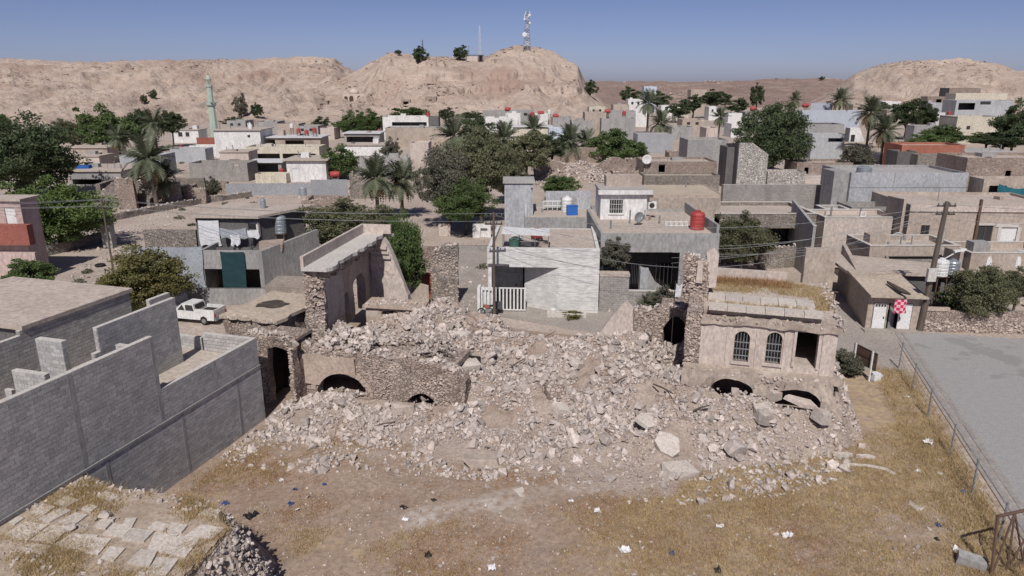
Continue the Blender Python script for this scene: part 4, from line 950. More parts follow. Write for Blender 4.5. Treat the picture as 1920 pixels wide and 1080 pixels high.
# ================================================================== generic town house
def wallbox(mb, x0, x1, y0, y1, z0, z1): return mb.box(x0, x1, y0, y1, z0, z1)
def opening_parts(parent, kind, x0, x1, zb, zt, t):
    w, h = x1 - x0, zt - zb
    if kind == 'open': return
    if kind in ('win', 'bars'):
        f = MB(); fw = min(.07, w * .12)
        f.box(x0, x0 + fw, .06, .14, zb, zt).box(x1 - fw, x1, .06, .14, zb, zt).box(x0 + fw, x1 - fw, .06, .14, zb, zb + fw).box(x0 + fw, x1 - fw, .06, .14, zt - fw, zt)
        wf = f.build('window', 'metal_white' if kind == 'bars' else 'wood', parent)
        MB().box(x0 + fw, x1 - fw, .10, .12, zb + fw, zt - fw).build('pane', 'glass', wf)
        if kind == 'bars':
            for k in range(1, 6): MB().box(x0 + w * k / 6 - .015, x0 + w * k / 6 + .015, .02, .05, zb, zt).build('bar', 'metal_white', wf)
            for k in (1, 2): MB().box(x0, x1, -.005, .018, zb + h * k / 3 - .015, zb + h * k / 3 + .015).build('bar', 'metal_white', wf)
        else:
            MB().box((x0 + x1) / 2 - .03, (x0 + x1) / 2 + .03, .05, .098, zb + fw, zt - fw).build('mullion', 'wood', wf)
        MB().box(x0 - .08, x1 + .08, -.08, .1, zb - .1, zb - .004).build('sill', 'coping', parent)
    elif kind == 'dark':
        MB().box(x0, x1, .16, .19, zb, zt).build('window', 'glass', parent)
    else:  # doors, kind is the material
        d = MB().box(x0 + .02, x1 - .02, .08, .14, zb, zt - .02).build('door', kind, parent)
        MB().box(x1 - .16, x1 - .10, .03, .08, zb + h * .47, zb + h * .53).build('handle', 'metal_dark', d)
def house(label, px0, px1, pyt, d, depth, m, roof='roof_beige', z0=0.0, rot=0.0, par=.45, ops=(), name='house', cat='house', group=None, ov=0.0, t=.25, cop=None, side=None, zt=None, pad=None):
    zt = zat(pyt, d) if zt is None else zt; x0, x1 = xat(px0, d, zt), xat(px1, d, zt); w = (x1 - x0) / math.cos(rot); h = zt - z0
    root = thing(name, label, cat, (x0, d, z0), rot, group)
    ol = []
    for o in ops:
        k, a_, b_, pt, pb = o[:5]
        za_, zb_ = zat(pb, d) - z0, zat(pt, d) - z0; zm = (za_ + zb_) / 2 + z0
        xa_, xb_ = xat(a_, d, zm) - x0, xat(b_, d, zm) - x0
        ol.append((k, max(.05, xa_), min(w - .05, xb_), max(0.0, za_), min(zb_, h - .1)))
    hw = h if ov == 0 else h - .22
    colwall(w, t, hw, [(a_, b_, (-1 if zb_ < .05 else zb_), zc_, 0) for (k, a_, b_, zb_, zc_) in ol]).build('front_wall', m, root)
    sm = side or m
    MB().box(0, t, t, depth, 0, hw).build('side_wall', sm, root); MB().box(w - t, w, t, depth, 0, hw).build('side_wall', sm, root)
    MB().box(t, w - t, depth - t, depth, 0, hw).build('back_wall', sm, root)
    if ov > 0: MB().box(-ov, w + ov, -ov, depth + ov, hw, h).build('roof', roof, root)
    else:
        MB().box(t, w - t, t, depth - t, h - par - .2, h - par).build('roof', roof, root)
        if cop:
            c = .05; MB().box(-c, w + c, -c, t + c, h, h + .07).build('coping', cop, root)
            MB().box(-c, t + c, t + c, depth + c, h, h + .068).build('coping', cop, root); MB().box(w - t - c, w + c, t + c, depth + c, h, h + .068).build('coping', cop, root)
            MB().box(t + c, w - t - c, depth - t - c, depth + c, h, h + .066).build('coping', cop, root)
    for (k, a_, b_, zb_, zc_) in ol: opening_parts(root, k, a_, b_, zb_, zc_, t)
    root['w'] = w; root['h'] = h
    rc = random.Random(int(px0 * 7 + pyt)); zr_ = h if ov > 0 else h - par
    if w > 5 and depth > 4.5 and cat == 'house' and zt < 12:
        if rc.random() < .55:
            bx0 = rc.uniform(.5, w - 3); by0 = rc.uniform(depth * .45, max(depth * .46, depth - 2.8)); MB().box(bx0, bx0 + rc.uniform(1.4, 2.3), by0, by0 + rc.uniform(1.2, 2.0), zr_, zr_ + rc.uniform(.5, 1.5)).build('roof_hatch', sm if rc.random() < .6 else 'render_grey', root)
        for _ in range(rc.randint(1, 4)):
            bx0 = rc.uniform(.5, w - .6); by0 = rc.uniform(.8, depth - .8); MB().tube([(bx0, by0, zr_), (bx0, by0, zr_ + rc.uniform(.4, 1.6))], rc.uniform(.04, .12), 6).build('roof_pipe', 'metal_grey', root)
        if rc.random() < .6:
            bx0 = rc.uniform(.6, max(.7, w - 2.4)); by0 = rc.uniform(.8, depth - 1.2); MB().obox((bx0 + .6, by0, zr_ + .18), (rc.uniform(.6, 1.6), rc.uniform(.4, .9), .34), (0, 0, rc.uniform(0, 3))).rough(.06, 1.5, 3).build('roof_bundle', rc.choice(['cloth_sack', 'render_dark_and_shade', 'cloth_white', 'block_tan']), root)
    return root
def part_px(root, d, px0, px1, pt, pb, y0, y1, name, m):
    """a box on a house front given by its picture outline at the front plane"""
    x0r, z0r = root.location.x, root.location.z
    za_, zb_ = zat(pb, d) - z0r, zat(pt, d) - z0r; zm = (za_ + zb_) / 2 + z0r
    return MB().box(xat(px0, d, zm) - x0r, xat(px1, d, zm) - x0r, y0, y1, za_, zb_).build(name, m, root)
def tank(label, px, pyb, d, r, h, m='red_tank', lying=False, group='water tanks on the roofs', z=None):
    z = zat(pyb, d) if z is None else z; x = xat(px, d, z)
    root = thing('water_tank', label, 'water tank', (x, d, z), 0, group)
    if lying:
        n = 14; pr_ = [(0.01, -h / 2), (r * .7, -h / 2), (r, -h / 2 + r * .25), (r, h / 2 - r * .25), (r * .7, h / 2), (.01, h / 2)]
        mb = MB().lathe(pr_, n); mb.v = [(z_, y, x_ + r + .12) for x_, y, z_ in mb.v]; mb.build('body', m, root, smooth=True)
        for s in (-1, 1): MB().box(s * h * .3 - .06, s * h * .3 + .06, -r * .7, r * .7, 0, r * .35).build('cradle', 'metal_grey', root)
        MB().lathe([(.2, 0), (.2, .08), (.16, .1)], 10, (0, 0, 2 * r + .1)).build('cap', m, root)
    else:
        prof = [(r * .96, 0), (r, .04)]
        for k in range(4): zz = h * .8 * (k + .5) / 4; prof += [(r, zz - .05), (r * .955, zz), (r, zz + .05)]
        prof += [(r, h * .82), (r * .85, h * .92), (r * .4, h * .97)]
        MB().lathe(prof, 18).build('body', m, root, smooth=False); MB().lathe([(r * .42, h * .96), (r * .42, h * 1.03), (r * .3, h * 1.05)], 12).build('cap', m, root)
    return root

# ================================================================== wire fence, sign, frame, poles
fence = thing('wire_fence', 'sagging wire fence on slim grey posts between dry grass and the road', 'fence', RF(24.6, 0), GA)
for u_ in (15.3, 11.2, 7.0, 2.2, -1.7, -5.6, -9.5):
    MB().tube([(0, u_, 0), (random.uniform(-.06, .06), u_ + .04, 2.0)], .05, 6).build('post', 'metal_grey', fence)
for k, z_ in enumerate((.35, .75, 1.15, 1.55, 1.9)):
    pts = [(.02 * math.sin(q * 2.1 + k), 15.3 - q * 24.8 / 30, z_ + .02 - .05 * abs(math.sin(q * math.pi / 5))) for q in range(31)]
    MB().tube(pts, .008, 4).build('wire', 'metal_rust', fence)
ps1, ps2 = P(1598, 697, .1), P(1629, 714, .1)
sg = thing('sign_board', 'dark backed notice board on two white posts beside the lane', 'sign', ps1, math.atan2(ps2.y - ps1.y, ps2.x - ps1.x))
Ls_ = (ps2 - ps1).length
for x_ in (0, Ls_): MB().box(x_ - .05, x_ + .05, -.05, .05, -.15, 2.15).build('post', 'metal_white', sg)
bd = MB().box(-.25, Ls_ + .35, .07, .13, .85, 2.1).build('board', 'metal_rust', sg)
for z_ in (.85, 1.45, 2.04): MB().box(-.25, Ls_ + .35, .055, .068, z_, z_ + .06).build('rail', 'metal_dark', bd)
mf = thing('rusty_gate', 'bent rusty iron gate frame with diagonal braces at the lower right', 'frame', P(1858, 1082, .05), R(24))
cr = [(0, 0, 0), (2.1, 0, .1), (2.3, .25, 2.5), (.2, .35, 2.65)]
for a_, b_ in ((0, 1), (1, 2), (2, 3), (3, 0)): MB().tube([cr[a_], cr[b_]], .07, 6).build('bar', 'metal_rust', mf)
mid = lambda a_, b_: tuple((x + y) / 2 for x, y in zip(cr[a_], cr[b_]))
for a_, b_ in ((mid(0, 1), mid(2, 3)), (cr[0], mid(2, 3)), (cr[1], mid(2, 3)), (mid(3, 0), mid(0, 1)), (mid(1, 2), mid(0, 1))): MB().tube([a_, b_], .045, 5).build('brace', 'metal_rust', mf)

def pole(label, px, pyb, pyt, r0, r1, arms=True, m='wood', box=False, zb=0.0, lean=0.0):
    b = P(px, pyb, zb); h = zat(pyt, b.y) - zb
    root = thing('utility_pole', label, 'utility pole', b, 0, 'utility poles')
    MB().tube([(0, 0, -.3), (lean * .5, 0, h * .5), (lean, 0, h)], [r0, (r0 + r1) / 2, r1], 8).build('shaft', m, root)
    if arms:
        for k, z_ in enumerate((h - .35, h - 1.0)):
            am = MB().box(lean - .75, lean + .75, -.05, .05, z_ - .05, z_ + .05).build('crossarm', 'metal_dark', root)
            for x_ in (-.65, -.25, .25, .65): MB().lathe([(.03, 0), (.07, .05), (.04, .1), (.07, .15), (.03, .2)], 6, (lean + x_, 0, z_ + .05)).build('insulator', 'render_dark_and_shade', am)
    if box:
        MB().box(-.38, .32, -.5, -.2, h * .41, h * .41 + 1.05).build('meter_box', 'coping', root)
        for k in range(5): MB().box(.22, .62, -.12, .02, h * .62 + k * .42, h * .62 + k * .42 + .33).build('fuse_panel', 'render_grey', root)
        MB().tube([(.5, -.1, h * .55), (1.5, -.3, h * .62)], .05, 5).build('lamp_arm', 'metal_white', root)
        MB().obox((1.9, -.35, h * .645), (.95, .25, .14), (0, -.2, 0)).build('lamp_head', 'metal_white', root)
    root['top'] = h
    return b, h
pA = pole('thin dark pole standing by the dirt lot on the left', 216, 530, 372, .11, .08)
pB = pole('slim black pole in front of the white block house', 927, 600, 398, .13, .1)
pC = pole('thick wooden pole with meter box and lamp beside the shop', 1724, 622, 378, .26, .17, box=True, lean=.45)
def wire(a_, b_, sag, label):
    pts = []
    for k in range(19):
        t = k / 18; p = Vector(a_).lerp(Vector(b_), t); p.z -= sag * 4 * t * (1 - t); pts.append(p)
    tag(MB().tube(pts, .014, 4).build('power_line', 'metal_grey'), label, 'power line', 'power lines')
tops = {k: (Vector(b) + Vector((0, 0, h))) for k, (b, h) in (('a', pA), ('b', pB), ('c', pC))}
tops['c'].x += .45
for k in range(4):
    o = Vector(((-.65, -.25, .25, .65)[k], 0, -.1 if k % 2 else -.75))
    od = ('lowest', 'second lowest', 'second highest', 'highest')[k]
    wire(tops['a'] + o, tops['b'] + o, .5, od + ' thin power line between the left dirt lot pole and the white house pole')
    wire(tops['b'] + o, tops['c'] + o, 4.3 - .9 * k, od + ' thin power line sagging between the white house pole and the thick wooden pole')
    wire(tops['a'] + o, Vector((-95, 74 + k, 9 - .5 * k)), .8, od + ' thin power line running from the dirt lot pole out of the left edge')
for k in range(3):
    wire(tops['c'] + Vector((0, 0, -1.2 - .9 * k)), Vector((xat(1260, 62, 5), 62, 4.2 + .5 * k)), .6, ('lowest', 'middle', 'highest')[k] + ' thin cable dropping from the thick wooden pole towards the grey porch house')
    wire(tops['c'] + Vector((0, 0, -.2 - .6 * k)), Vector((75, 60, 9.5 - .6 * k)), .7, ('highest', 'middle', 'lowest')[k] + ' thin power line leaving the thick wooden pole to the right edge')

# ================================================================== near side of the street
# --- white block house with gate
DW = 61.0
zT = zat(464, DW)
wh = thing('white_house', 'white painted block house with barred gate and shaded diagonal porch', 'house', (xat(914, DW, zT), DW, 0), R(-3.5))
Wd = (xat(1124, DW, zT) - xat(914, DW, zT)); Hh = zT
xl = lambda px, z: xat(px, DW, z) - xat(914, DW, zT)
xs_ = xl(1048, 4); xg = xl(982, 2); zo = zat(500, DW)
MB().box(xs_, Wd, 0, .3, 0, zo).build('front_wall', 'block_white', wh)                        # right of porch
MB().slab([(xg, 1.7), (xs_, 0), (xs_, .3), (xg + .1, 2.0)], 0, zo - .002).build('diagonal_wall', 'block_white', wh)
MB().box(xl(955, 4), Wd, 0, .3, zo, Hh).build('upper_wall', 'block_white', wh)
MB().box(-.05, xl(955, 4) - .01, .05, .35, zo + .25, Hh - .01).build('upper_wall', 'block_white', wh)
MB().box(.2, xs_ + .4, .302, 5.2, zo + .01, zo + .25).build('porch_ceiling', 'white_wall', wh)
MB().box(.2, xg, 5.0, 5.3, 0, zo).build('porch_back_wall', 'white_wall', wh)
MB().box(0, .3, .4, 5.3, 0, Hh - .02).build('side_wall', 'white_wall', wh)
MB().box(xg, xg + .2, 2.0, 5.0, 0, zo).build('porch_side_wall', 'white_wall', wh)
dd = MB().box(1.3, 2.4, 4.93, 4.98, 0, 2.3).build('door', 'metal_white', wh); MB().box(2.2, 2.3, 4.86, 4.93, 1.0, 1.2).build('handle', 'metal_dark', dd)
MB().box(2.9, 3.25, 4.93, 4.98, .1, 3.2).build('door_panel', 'metal_dark', wh)
MB().box(0, Wd, 10.6, 10.9, 0, Hh - .4).build('back_wall', 'block_white', wh); MB().box(Wd - .3, Wd, .3, 10.6, 0, Hh - .1).build('side_wall', 'block_white', wh); MB().box(0, .3, 5.3, 10.6, 0, Hh - .1).build('side_wall', 'block_white', wh)
MB().box(.3, Wd - .3, .32, 10.6, Hh - .75, Hh - .45).build('roof', 'roof_beige', wh)
MB().box(-.9, -.65, -.6, .6, 0, 2.3).build('gate_pillar', 'white_wall', wh); MB().box(-.65, .1, .35, .6, 0, 2.0).build('gate_side', 'white_wall', wh)
gt = MB().box(-.62, xg + .2, -.06, 0, 2.15, 2.25).box(-.62, xg + .2, -.06, 0, .12, .22).build('gate', 'metal_white', wh)
for k in range(13):
    x_ = -.55 + (xg + .65) * k / 12.0; MB().box(x_ - .07, x_ + .07, -.05, -.01, .225, 2.145).build('bar', 'metal_white', gt)
MB().box(-.6, xg + .1, .5, .55, .05, 1.9).build('gate_backing', 'metal_dark', wh)
# awning on its roof
pw = P(985, 441, zT)
aw = thing('roof_awning', 'white sheet awning on thin posts on the roof of the white house', 'awning', (xat(940, DW + 1.2, zT), DW + 1.2, zT - .5), R(-3.5))
La = xat(1030, DW + 1.2, zT) - xat(940, DW + 1.2, zT)
MB().hexa([(0, 0, 1.45), (La, 0, 1.3), (La, 1.9, 1.5), (0, 1.9, 1.7), (0, 0, 1.5), (La, 0, 1.35), (La, 1.9, 1.55), (0, 1.9, 1.75)]).build('sheet', 'sheet_white', aw)
for x_ in (.1, La * .36, La * .7, La - .1):
    for y_ in (.1, 1.8): MB().tube([(x_, y_, 0), (x_, y_, 1.4)], .03, 5).build('post', 'metal_grey', aw)
MB().box(.2, La * .9, .08, .12, .75, .8).build('rail', 'metal_grey', aw)
tank('squat white plastic water tank behind the white roof awning', 968, 430, DW + 4.5, .62, .95, 'white_tank', z=zT - .45)
tank('red water tank lying behind the white roof awning', 1006, 431, DW + 5.0, .5, 1.1, 'red_tank', True, z=zT - .45)
bn = thing('green_bin', 'dark green plastic barrel under the roof awning', 'barrel', (xat(964, DW + .9, zT), DW + .9, zT - .45)); MB().lathe([(.34, 0), (.42, .1), (.45, .9), (.48, .95), (.48, 1.0), (.2, 1.02)], 14).build('body', 'green_plastic', bn); MB().tube([(-.45, 0, .85), (0, -.45, 1.1), (.45, 0, .85)], .03, 5).build('handle', 'metal_dark', bn)
for k, (px, lab, w_, m) in enumerate(((985, 'dark bundle under the middle of the roof awning', .9, 'cloth_dark'), (1018, 'brown sack under the right end of the roof awning', .8, 'cloth_sack'))):
    tag(link('bundle', MB().obox((0, 0, .3), (w_, .7, .6), (0, .1, .2)).rough(.12, 1.5, k).mesh('bundle', m), None, (xat(px, DW + 2, zT), DW + 2, zT - .45)), lab, 'bundle')
# motorcycle with side cart by the gate
mo = thing('motorcycle', 'small motorcycle with cargo basket parked at the white barred gate', 'motorcycle', P(915, 590, 0), R(8))
for x_ in (-.6, .65):
    wv = MB().tube([(x_ + .3 * math.cos(t), 0, .31 + .3 * math.sin(t)) for t in np.linspace(0, 2 * math.pi, 17)], .06, 6).build('wheel', 'tyre', mo)
    MB().lathe([(.1, -.05), (.12, 0), (.1, .05)], 10).build('hub', 'metal_grey', wv, (x_, 0, .31), (math.pi / 2, 0, 0))
MB().tube([(-.6, 0, .31), (-.35, 0, .85), (.15, 0, .62), (.65, 0, .31)], .06, 6).build('frame', 'metal_dark', mo)
MB().obox((-.1, 0, .8), (.5, .28, .24), (0, .15, 0)).rough(.03, 3, 2).build('fuel_tank', 'maroon', mo); MB().obox((.4, 0, .82), (.6, .28, .12), (0, -.05, 0)).build('seat', 'tyre', mo)
MB().tube([(-.42, -.35, 1.08), (-.4, 0, 1.0), (-.42, .35, 1.08)], .025, 5).build('handlebar', 'metal_grey', mo); MB().obox((-.02, 0, .42), (.4, .3, .32), (0, 0, 0)).build('engine', 'metal_grey', mo)
MB().obox((.95, 0, .85), (.6, .7, .5), (0, 0, 0)).rough(.05, 2, 3).build('cargo_basket', 'cloth_dark', mo)

# --- grey house behind with stair tower
tw = house('blue grey plastered stair tower with flat slab roof beside the trees', 946, 1000, 340, 79, 4.0, 'render_blue', 'roof_grey', ov=.18, name='stair_tower', cat='tower', ops=[('open', 996, 999, 352, 392)])
rh = house('grey rendered house with a flat terrace behind the white house', 984, 1126, 408, 76, 9, 'render_grey', 'roof_beige', par=.35, cop=None, ops=[])
MB().box(2.6, rh['w'] - .3, 7.4, 7.6, rh['h'] - .35, rh['h'] + 1.75).build('rear_parapet', 'render_blue', rh)
MB().hexa([(0, .3, rh['h']), (.25, .3, rh['h']), (.25, 5, rh['h']), (0, 5, rh['h']), (0, .3, rh['h'] + .15), (.25, .3, rh['h'] + .15), (.25, 5, rh['h'] + 1.6), (0, 5, rh['h'] + 1.6)]).build('stair_wall', 'render_blue', rh)
tank('tall white water tank on the grey terrace', 1063, 394, 81.5, .62, 1.75, 'white_tank')
bx = thing('blue_crate', 'bright blue plastic crate standing on the grey terrace', 'crate', (xat(1073, 79.5, 7), 79.5, zat(405, 79.5)), R(6))
MB().box(-.6, .6, -.35, .35, 0, 1.15).build('body', 'blue_plastic', bx); MB().box(-.64, .64, -.39, .39, 1.15, 1.22).build('lid', 'blue_plastic', bx)
pgl = thing('metal_rack', 'long white metal rack against the rear parapet of the grey terrace', 'rack', (xat(1018, 82, 7), 82, zat(394, 82)))
for k in range(5): MB().box(k * .55, k * .55 + .06, 0, .5, 0, 1.0).build('leg', 'metal_white', pgl)
for z_ in (.4, .95): MB().box(0, 2.3, 0, .5, z_ + .05, z_ + .1).build('shelf', 'metal_white', pgl)

# --- porch house with white upper room
DG = 63.5
gh = house('grey porch house with flat roof terrace and deep shaded veranda', 1127, 1350, 438, DG, 13, 'render_grey', 'roof_beige', par=.3, ops=[('open', 1165, 1272, 473, 560)])
hg = gh['h']; wg = gh['w']
MB().box(.3, wg - .3, 4.6, 4.8, 0, hg - .6).build('veranda_wall', 'render_dark_and_shade', gh)  # veranda shade put into the wall as a darker render
for a_, b_ in ((1185, 1198), (1232, 1262)):
    x0_ = xat(a_, DG + 4, 2) - gh.location.x; x1_ = xat(b_, DG + 4, 2) - gh.location.x
    wv = MB().box(x0_, x1_, 4.52, 4.6, .6, 2.6).build('window', 'glass', gh)
    for k in range(5): MB().box(x0_ + (x1_ - x0_) * k / 4 - .03, x0_ + (x1_ - x0_) * k / 4 + .03, 4.46, 4.515, .6, 2.6).build('bar', 'metal_white', wv)
MB().box(xat(1200, DG, 2) - gh.location.x, xat(1215, DG, 2) - gh.location.x, .05, .35, 0, 3.3).build('porch_pillar', 'render_blue', gh)
MB().prism([(0, .9), (2.2, .9), (2.2, 1.4), (1.5, 1.9), (.9, 3.0), (0, 3.4)], .6, .8).build('stair_wall', 'render_grey', gh).location = (xat(1200, DG, 2) - gh.location.x, 0, 0)
ur = house('white upper room with barred window on the porch house roof', 1127, 1214, 356, 72, 4.5, 'white_wall', 'roof_grey', z0=hg - .3, par=.3, ov=.12, name='roof_room', cat='room', ops=[('bars', 1142, 1169, 374, 401)])
MB().box(-.3, ur['w'] + .5, -.45, .0, ur['h'] - .42, ur['h'] - .02).build('canopy', 'white_wall', ur)
MB().box(.8, ur['w'] - .2, 2.2, 4.2, ur['h'] + .0, ur['h'] + 1.1).build('roof_box', 'plaster_tan', ur)
rw2 = house('low grey parapet wing on the right of the porch house terrace', 1218, 1352, 372, 78, .5, 'plaster_tan', 'roof_grey', z0=0, par=.1, name='parapet_wall', cat='wall')
MB().box(wg - .25, wg, .3, 12.9, hg + .002, hg + .75).build('side_parapet', 'render_grey', gh)
ac = thing('air_conditioner', 'white air conditioner unit on the side of the white upper room', 'air conditioner', (xat(1223, 72.5, 8), 72.5, zat(391, 72.5)))
MB().box(-.42, .42, -.2, .2, 0, .72).build('case', 'metal_white', ac); MB().lathe([(.27, 0), (.27, .03), (.05, .04)], 14).build('fan_grille', 'metal_dark', ac, (-.05, -.2, .36), (math.pi / 2, 0, 0)); MB().box(-.5, .5, -.2, .2, -.06, -.005).build('bracket', 'metal_grey', ac)
def dish(label, px, py, d, r, face=R(20), m='metal_grey', zb=None, post=.8):
    z = zat(py, d); root = thing('satellite_dish', label, 'satellite dish', (xat(px, d, z), d, z - post), face, 'satellite dishes')
    n = 16; mb = MB(); prof = [(.02, 0), (r * .4, .03), (r * .75, .1), (r, .19), (r, .23), (r * .75, .14), (r * .4, .07), (.02, .04)]
    mb.lathe(prof, n); mb.v = [(x, -z_ , y + post) for x, y, z_ in mb.v]; mb.build('reflector', m, root, smooth=True)
    MB().tube([(0, .05, 0), (0, .05, post)], .035, 6).build('post', 'metal_grey', root)
    MB().tube([(0, -.2, post - r * .9), (0, -.62, post - r * .1)], .02, 5).build('feed_arm', 'metal_grey', root); MB().lathe([(.05, 0), (.06, .12)], 8, (0, -.62, post - r * .12)).build('feed_horn', 'metal_white', root)
dish('grey satellite dish standing before the white upper room', 1196, 412, 69, .55, R(25))
tank('tall red water tank on the porch house terrace', 1306, 436, 67, .68, 1.75, 'red_tank')
rk = thing('metal_rack', 'low white metal frame lying on the porch house terrace by the red tank', 'rack', (xat(1249, 68, 6), 68, hg - .3))
for k in range(5): MB().box(k * .5, k * .5 + .07, 0, .06, 0, .55).box(k * .5, k * .5 + .07, .6, .66, 0, .55).build('upright', 'metal_white', rk)
for z_ in (.1, .48): MB().box(0, 2.1, -.03, -.002, z_, z_ + .07).build('rail', 'metal_white', rk)
# boundary wall in front of the porch house
bw = thing('boundary_wall', 'low grey block boundary wall in front of the porch house', 'wall', (xat(1124, 60.8, 2), 60.8, 0), R(-3))
Lb = xat(1292, 60.8, 2) - xat(1124, 60.8, 2)
MB().box(0, 2.6, 0, .25, 0, 3.3).build('tall_panel', 'block_wall', bw); MB().box(-.03, 2.65, -.03, 1.2, 3.3, 3.5).build('ledge', 'roof_beige', bw)
MB().box(2.6, Lb, .02, .25, 0, 1.95).build('panel', 'block_wall', bw); MB().box(2.6, Lb, -.02, .29, 1.95, 2.05).build('coping', 'coping', bw)
gp = thing('kerb_planter', 'low kerbed planter with dry weeds before the white house wall', 'planter', (xat(1026, 59.2, 0), 59.2, 0), R(-3)); MB().box(0, 3.4, 0, .2, 0, .35).box(0, 3.4, .7, .9, 0, .35).box(0, .2, .2, .7, 0, .348).box(3.2, 3.4, .2, .7, 0, .348).build('kerb', 'coping', gp); MB().box(.2, 3.2, .2, .7, 0, .25).build('soil', 'dirt', gp)
bk = thing('white_bucket', 'small white container standing before the white house wall', 'container', P(1037, 590, 0)); MB().lathe([(.2, 0), (.25, .5), (.27, .52), (.2, .55)], 12).build('body', 'white_tank', bk); MB().lathe([(.12, .55), (.12, .62)], 10).build('cap', 'white_tank', bk)

# --- stone wall ruin left of the alley
sw = thing('stone_house_ruin', 'roofless grey stone house ruin standing at the left of the alley', 'ruin', (xat(808, 63, 4), 63, 0), R(-3))
Ls = xat(858, 63, 3) - xat(808, 63, 3)
tp = lambda x: 4.9 + .9 * x / Ls + .25 * float(fbm(x * 1.5, 2, 0, 3, 3))
w = colwall(Ls, .6, tp, (), .3, .4, 0); w.rough(.08, .9, 61); w.build('front_wall', 'masonry_grey', sw); crest_stones('wall_crest', sw, Ls, tp, 0, .6, 30, 62)
stone_face('wall_stones', sw, Ls, tp, .2, 0, 420, 63, (), (.14, .34))
w = turn(colwall(9, .5, lambda x: 4.7 - .1 * x, (), .4, .5, 0)); w.rough(.09, .9, 64); shift(w, .5); w.build('side_wall', 'masonry', sw)
w = colwall(4.5, .5, 3.6, (), .4, .5, 0); shift(w, -4.3, 8); w.rough(.09, .9, 65); w.build('rear_wall', 'masonry', sw)
MB().box(-1.55, -.1, 1.5, 1.6, 0, 2.6).build('door', 'maroon', sw)
lw = thing('garden_wall', 'short grey plastered wall stub under the dark tree', 'wall', (xat(763, 61, 2), 61, 0)); MB().prism([(0, 0), (1.9, 0), (1.9, 2.3), (1.2, 2.5), (.4, 1.5), (0, 1.4)], 0, .4).rough(.05, 1, 66).build('wall', 'plaster_tan', lw); MB().box(-.05, 1.95, -.1, .5, -.1, .12).build('footing', 'masonry', lw)
bl = house('long low grey block wall at the end of the alley', 855, 922, 461, 84, .4, 'block_wall', 'coping', name='alley_wall', cat='wall', par=.05)
# walls/objects behind the alley
house('broken white gate pillars at the back of the alley', 886, 920, 421, 92, .6, 'white_wall', 'coping', name='gate_pillars', cat='gate', ops=[('open', 901, 914, 428, 470)], par=.05)
house('tall broken plaster pillar beside the trees behind the alley', 822, 844, 420, 93, .5, 'plaster_pale', 'coping', name='pillar', cat='pillar', par=.05)

# --- old house ledge beyond left wing
tag(MB().slab([(0, 0), (4.2, -.8), (4.4, 3), (0, 3.4)], 0, 3.1).rough(.05, .6, 67).build('block_platform', 'block_tan', None, (xat(497, 58.5, 3), 58.5, 0)), 'low tan block platform between the ruin and the shaded house', 'platform')

# ================================================================== shaded house with tarps on the left
DS = 66.0
zt1 = zat(470, DS)
sh = thing('shaded_house', 'grey two storey house with dark upper room and hanging teal cloth', 'house', (xat(372, DS, zt1), DS, 0), R(-2))
Wsh = xat(492, DS, zt1) - xat(372, DS, zt1)
zo1, zo2 = zat(541, DS), zat(504, DS)
colwall(Wsh, .3, zt1, [(.35, 2.3, zo1, zo2, 0), (3.6, Wsh - .4, zo1, zo2, 0)]).build('front_wall', 'render_grey', sh)
MB().box(.3, Wsh - .3, 3.0, 3.2, 0, zt1 - .4).build('inner_wall', 'render_dark_and_shade', sh); MB().box(0, .3, .3, 12, 0, zt1).build('side_wall', 'render_grey', sh)  # inner wall coloured dark, paints the shade behind the front openings
MB().hexa([(Wsh - .3, .3, 0), (Wsh, 0, 0), (Wsh + 3.4, 7, 0), (Wsh + 3.1, 7, 0), (Wsh - .3, .3, zt1), (Wsh, 0, zt1), (Wsh + 3.4, 7, zt1 + .7), (Wsh + 3.1, 7, zt1 + .7)]).build('side_wall', 'render_grey', sh)
MB().slab([(.3, .3), (Wsh - .3, .3), (Wsh + 2.9, 7), (Wsh + 2.9, 12), (.3, 12)], zt1 - 1.1, zt1 - .9).build('terrace_floor', 'roof_grey', sh)
# upper room
zr = zat(403, DS + 4); x0_, x1_ = xat(362, DS + 4, zr) - sh.location.x, xat(484, DS + 4, zr) - sh.location.x
up = colwall(x1_ - x0_, .25, zr - .25, [(xat(461, DS + 4, 6) - xat(362, DS + 4, 6), xat(482, DS + 4, 6) - xat(362, DS + 4, 6), zat(432, DS + 4), zat(417, DS + 4), 0)], None, None, zt1 - 1); shift(up, x0_, 4); up.build('upper_wall', 'render_dark_and_shade', sh)
MB().box(x0_ + .0, x0_ + .25, 4.25, 9.5, zt1 - 1, zr - .25).build('upper_side_wall', 'render_dark_and_shade', sh); MB().hexa([(x1_ - .25, 4.25, zt1 - 1), (x1_, 4.25, zt1 - 1), (x1_ + 2.8, 9.5, zt1 - 1), (x1_ + 2.5, 9.5, zt1 - 1), (x1_ - .25, 4.25, zr - .25), (x1_, 4.25, zr - .25), (x1_ + 2.8, 9.5, zr - .25), (x1_ + 2.5, 9.5, zr - .25)]).build('upper_side_wall', 'render_dark_and_shade', sh)
MB().slab([(x0_ - .2, 3.6), (x1_ + .1, 3.5), (x1_ + 4.0, 10.5), (x0_ + .4, 11.5)], zr - .25, zr).build('roof', 'roof_beige', sh)
wx = xat(461, DS + 4, 6) - sh.location.x
fw = MB().box(wx, wx + 1.05, 4.1, 4.16, zat(432, DS + 4), zat(417, DS + 4)).build('window', 'metal_white', sh); MB().box(wx + .15, wx + .9, 4.06, 4.095, zat(430, DS + 4), zat(419, DS + 4)).build('pane', 'glass', fw)
tank('small grey metal chimney pipe on the roof of the shaded house', 494, 392, DS + 8, .28, 1.0, 'grey_tank').name = 'roof_pipe'
tank('tall grey water tank beside the upper room of the shaded house', 527, 437, DS + 6, .62, 1.9, 'grey_tank')
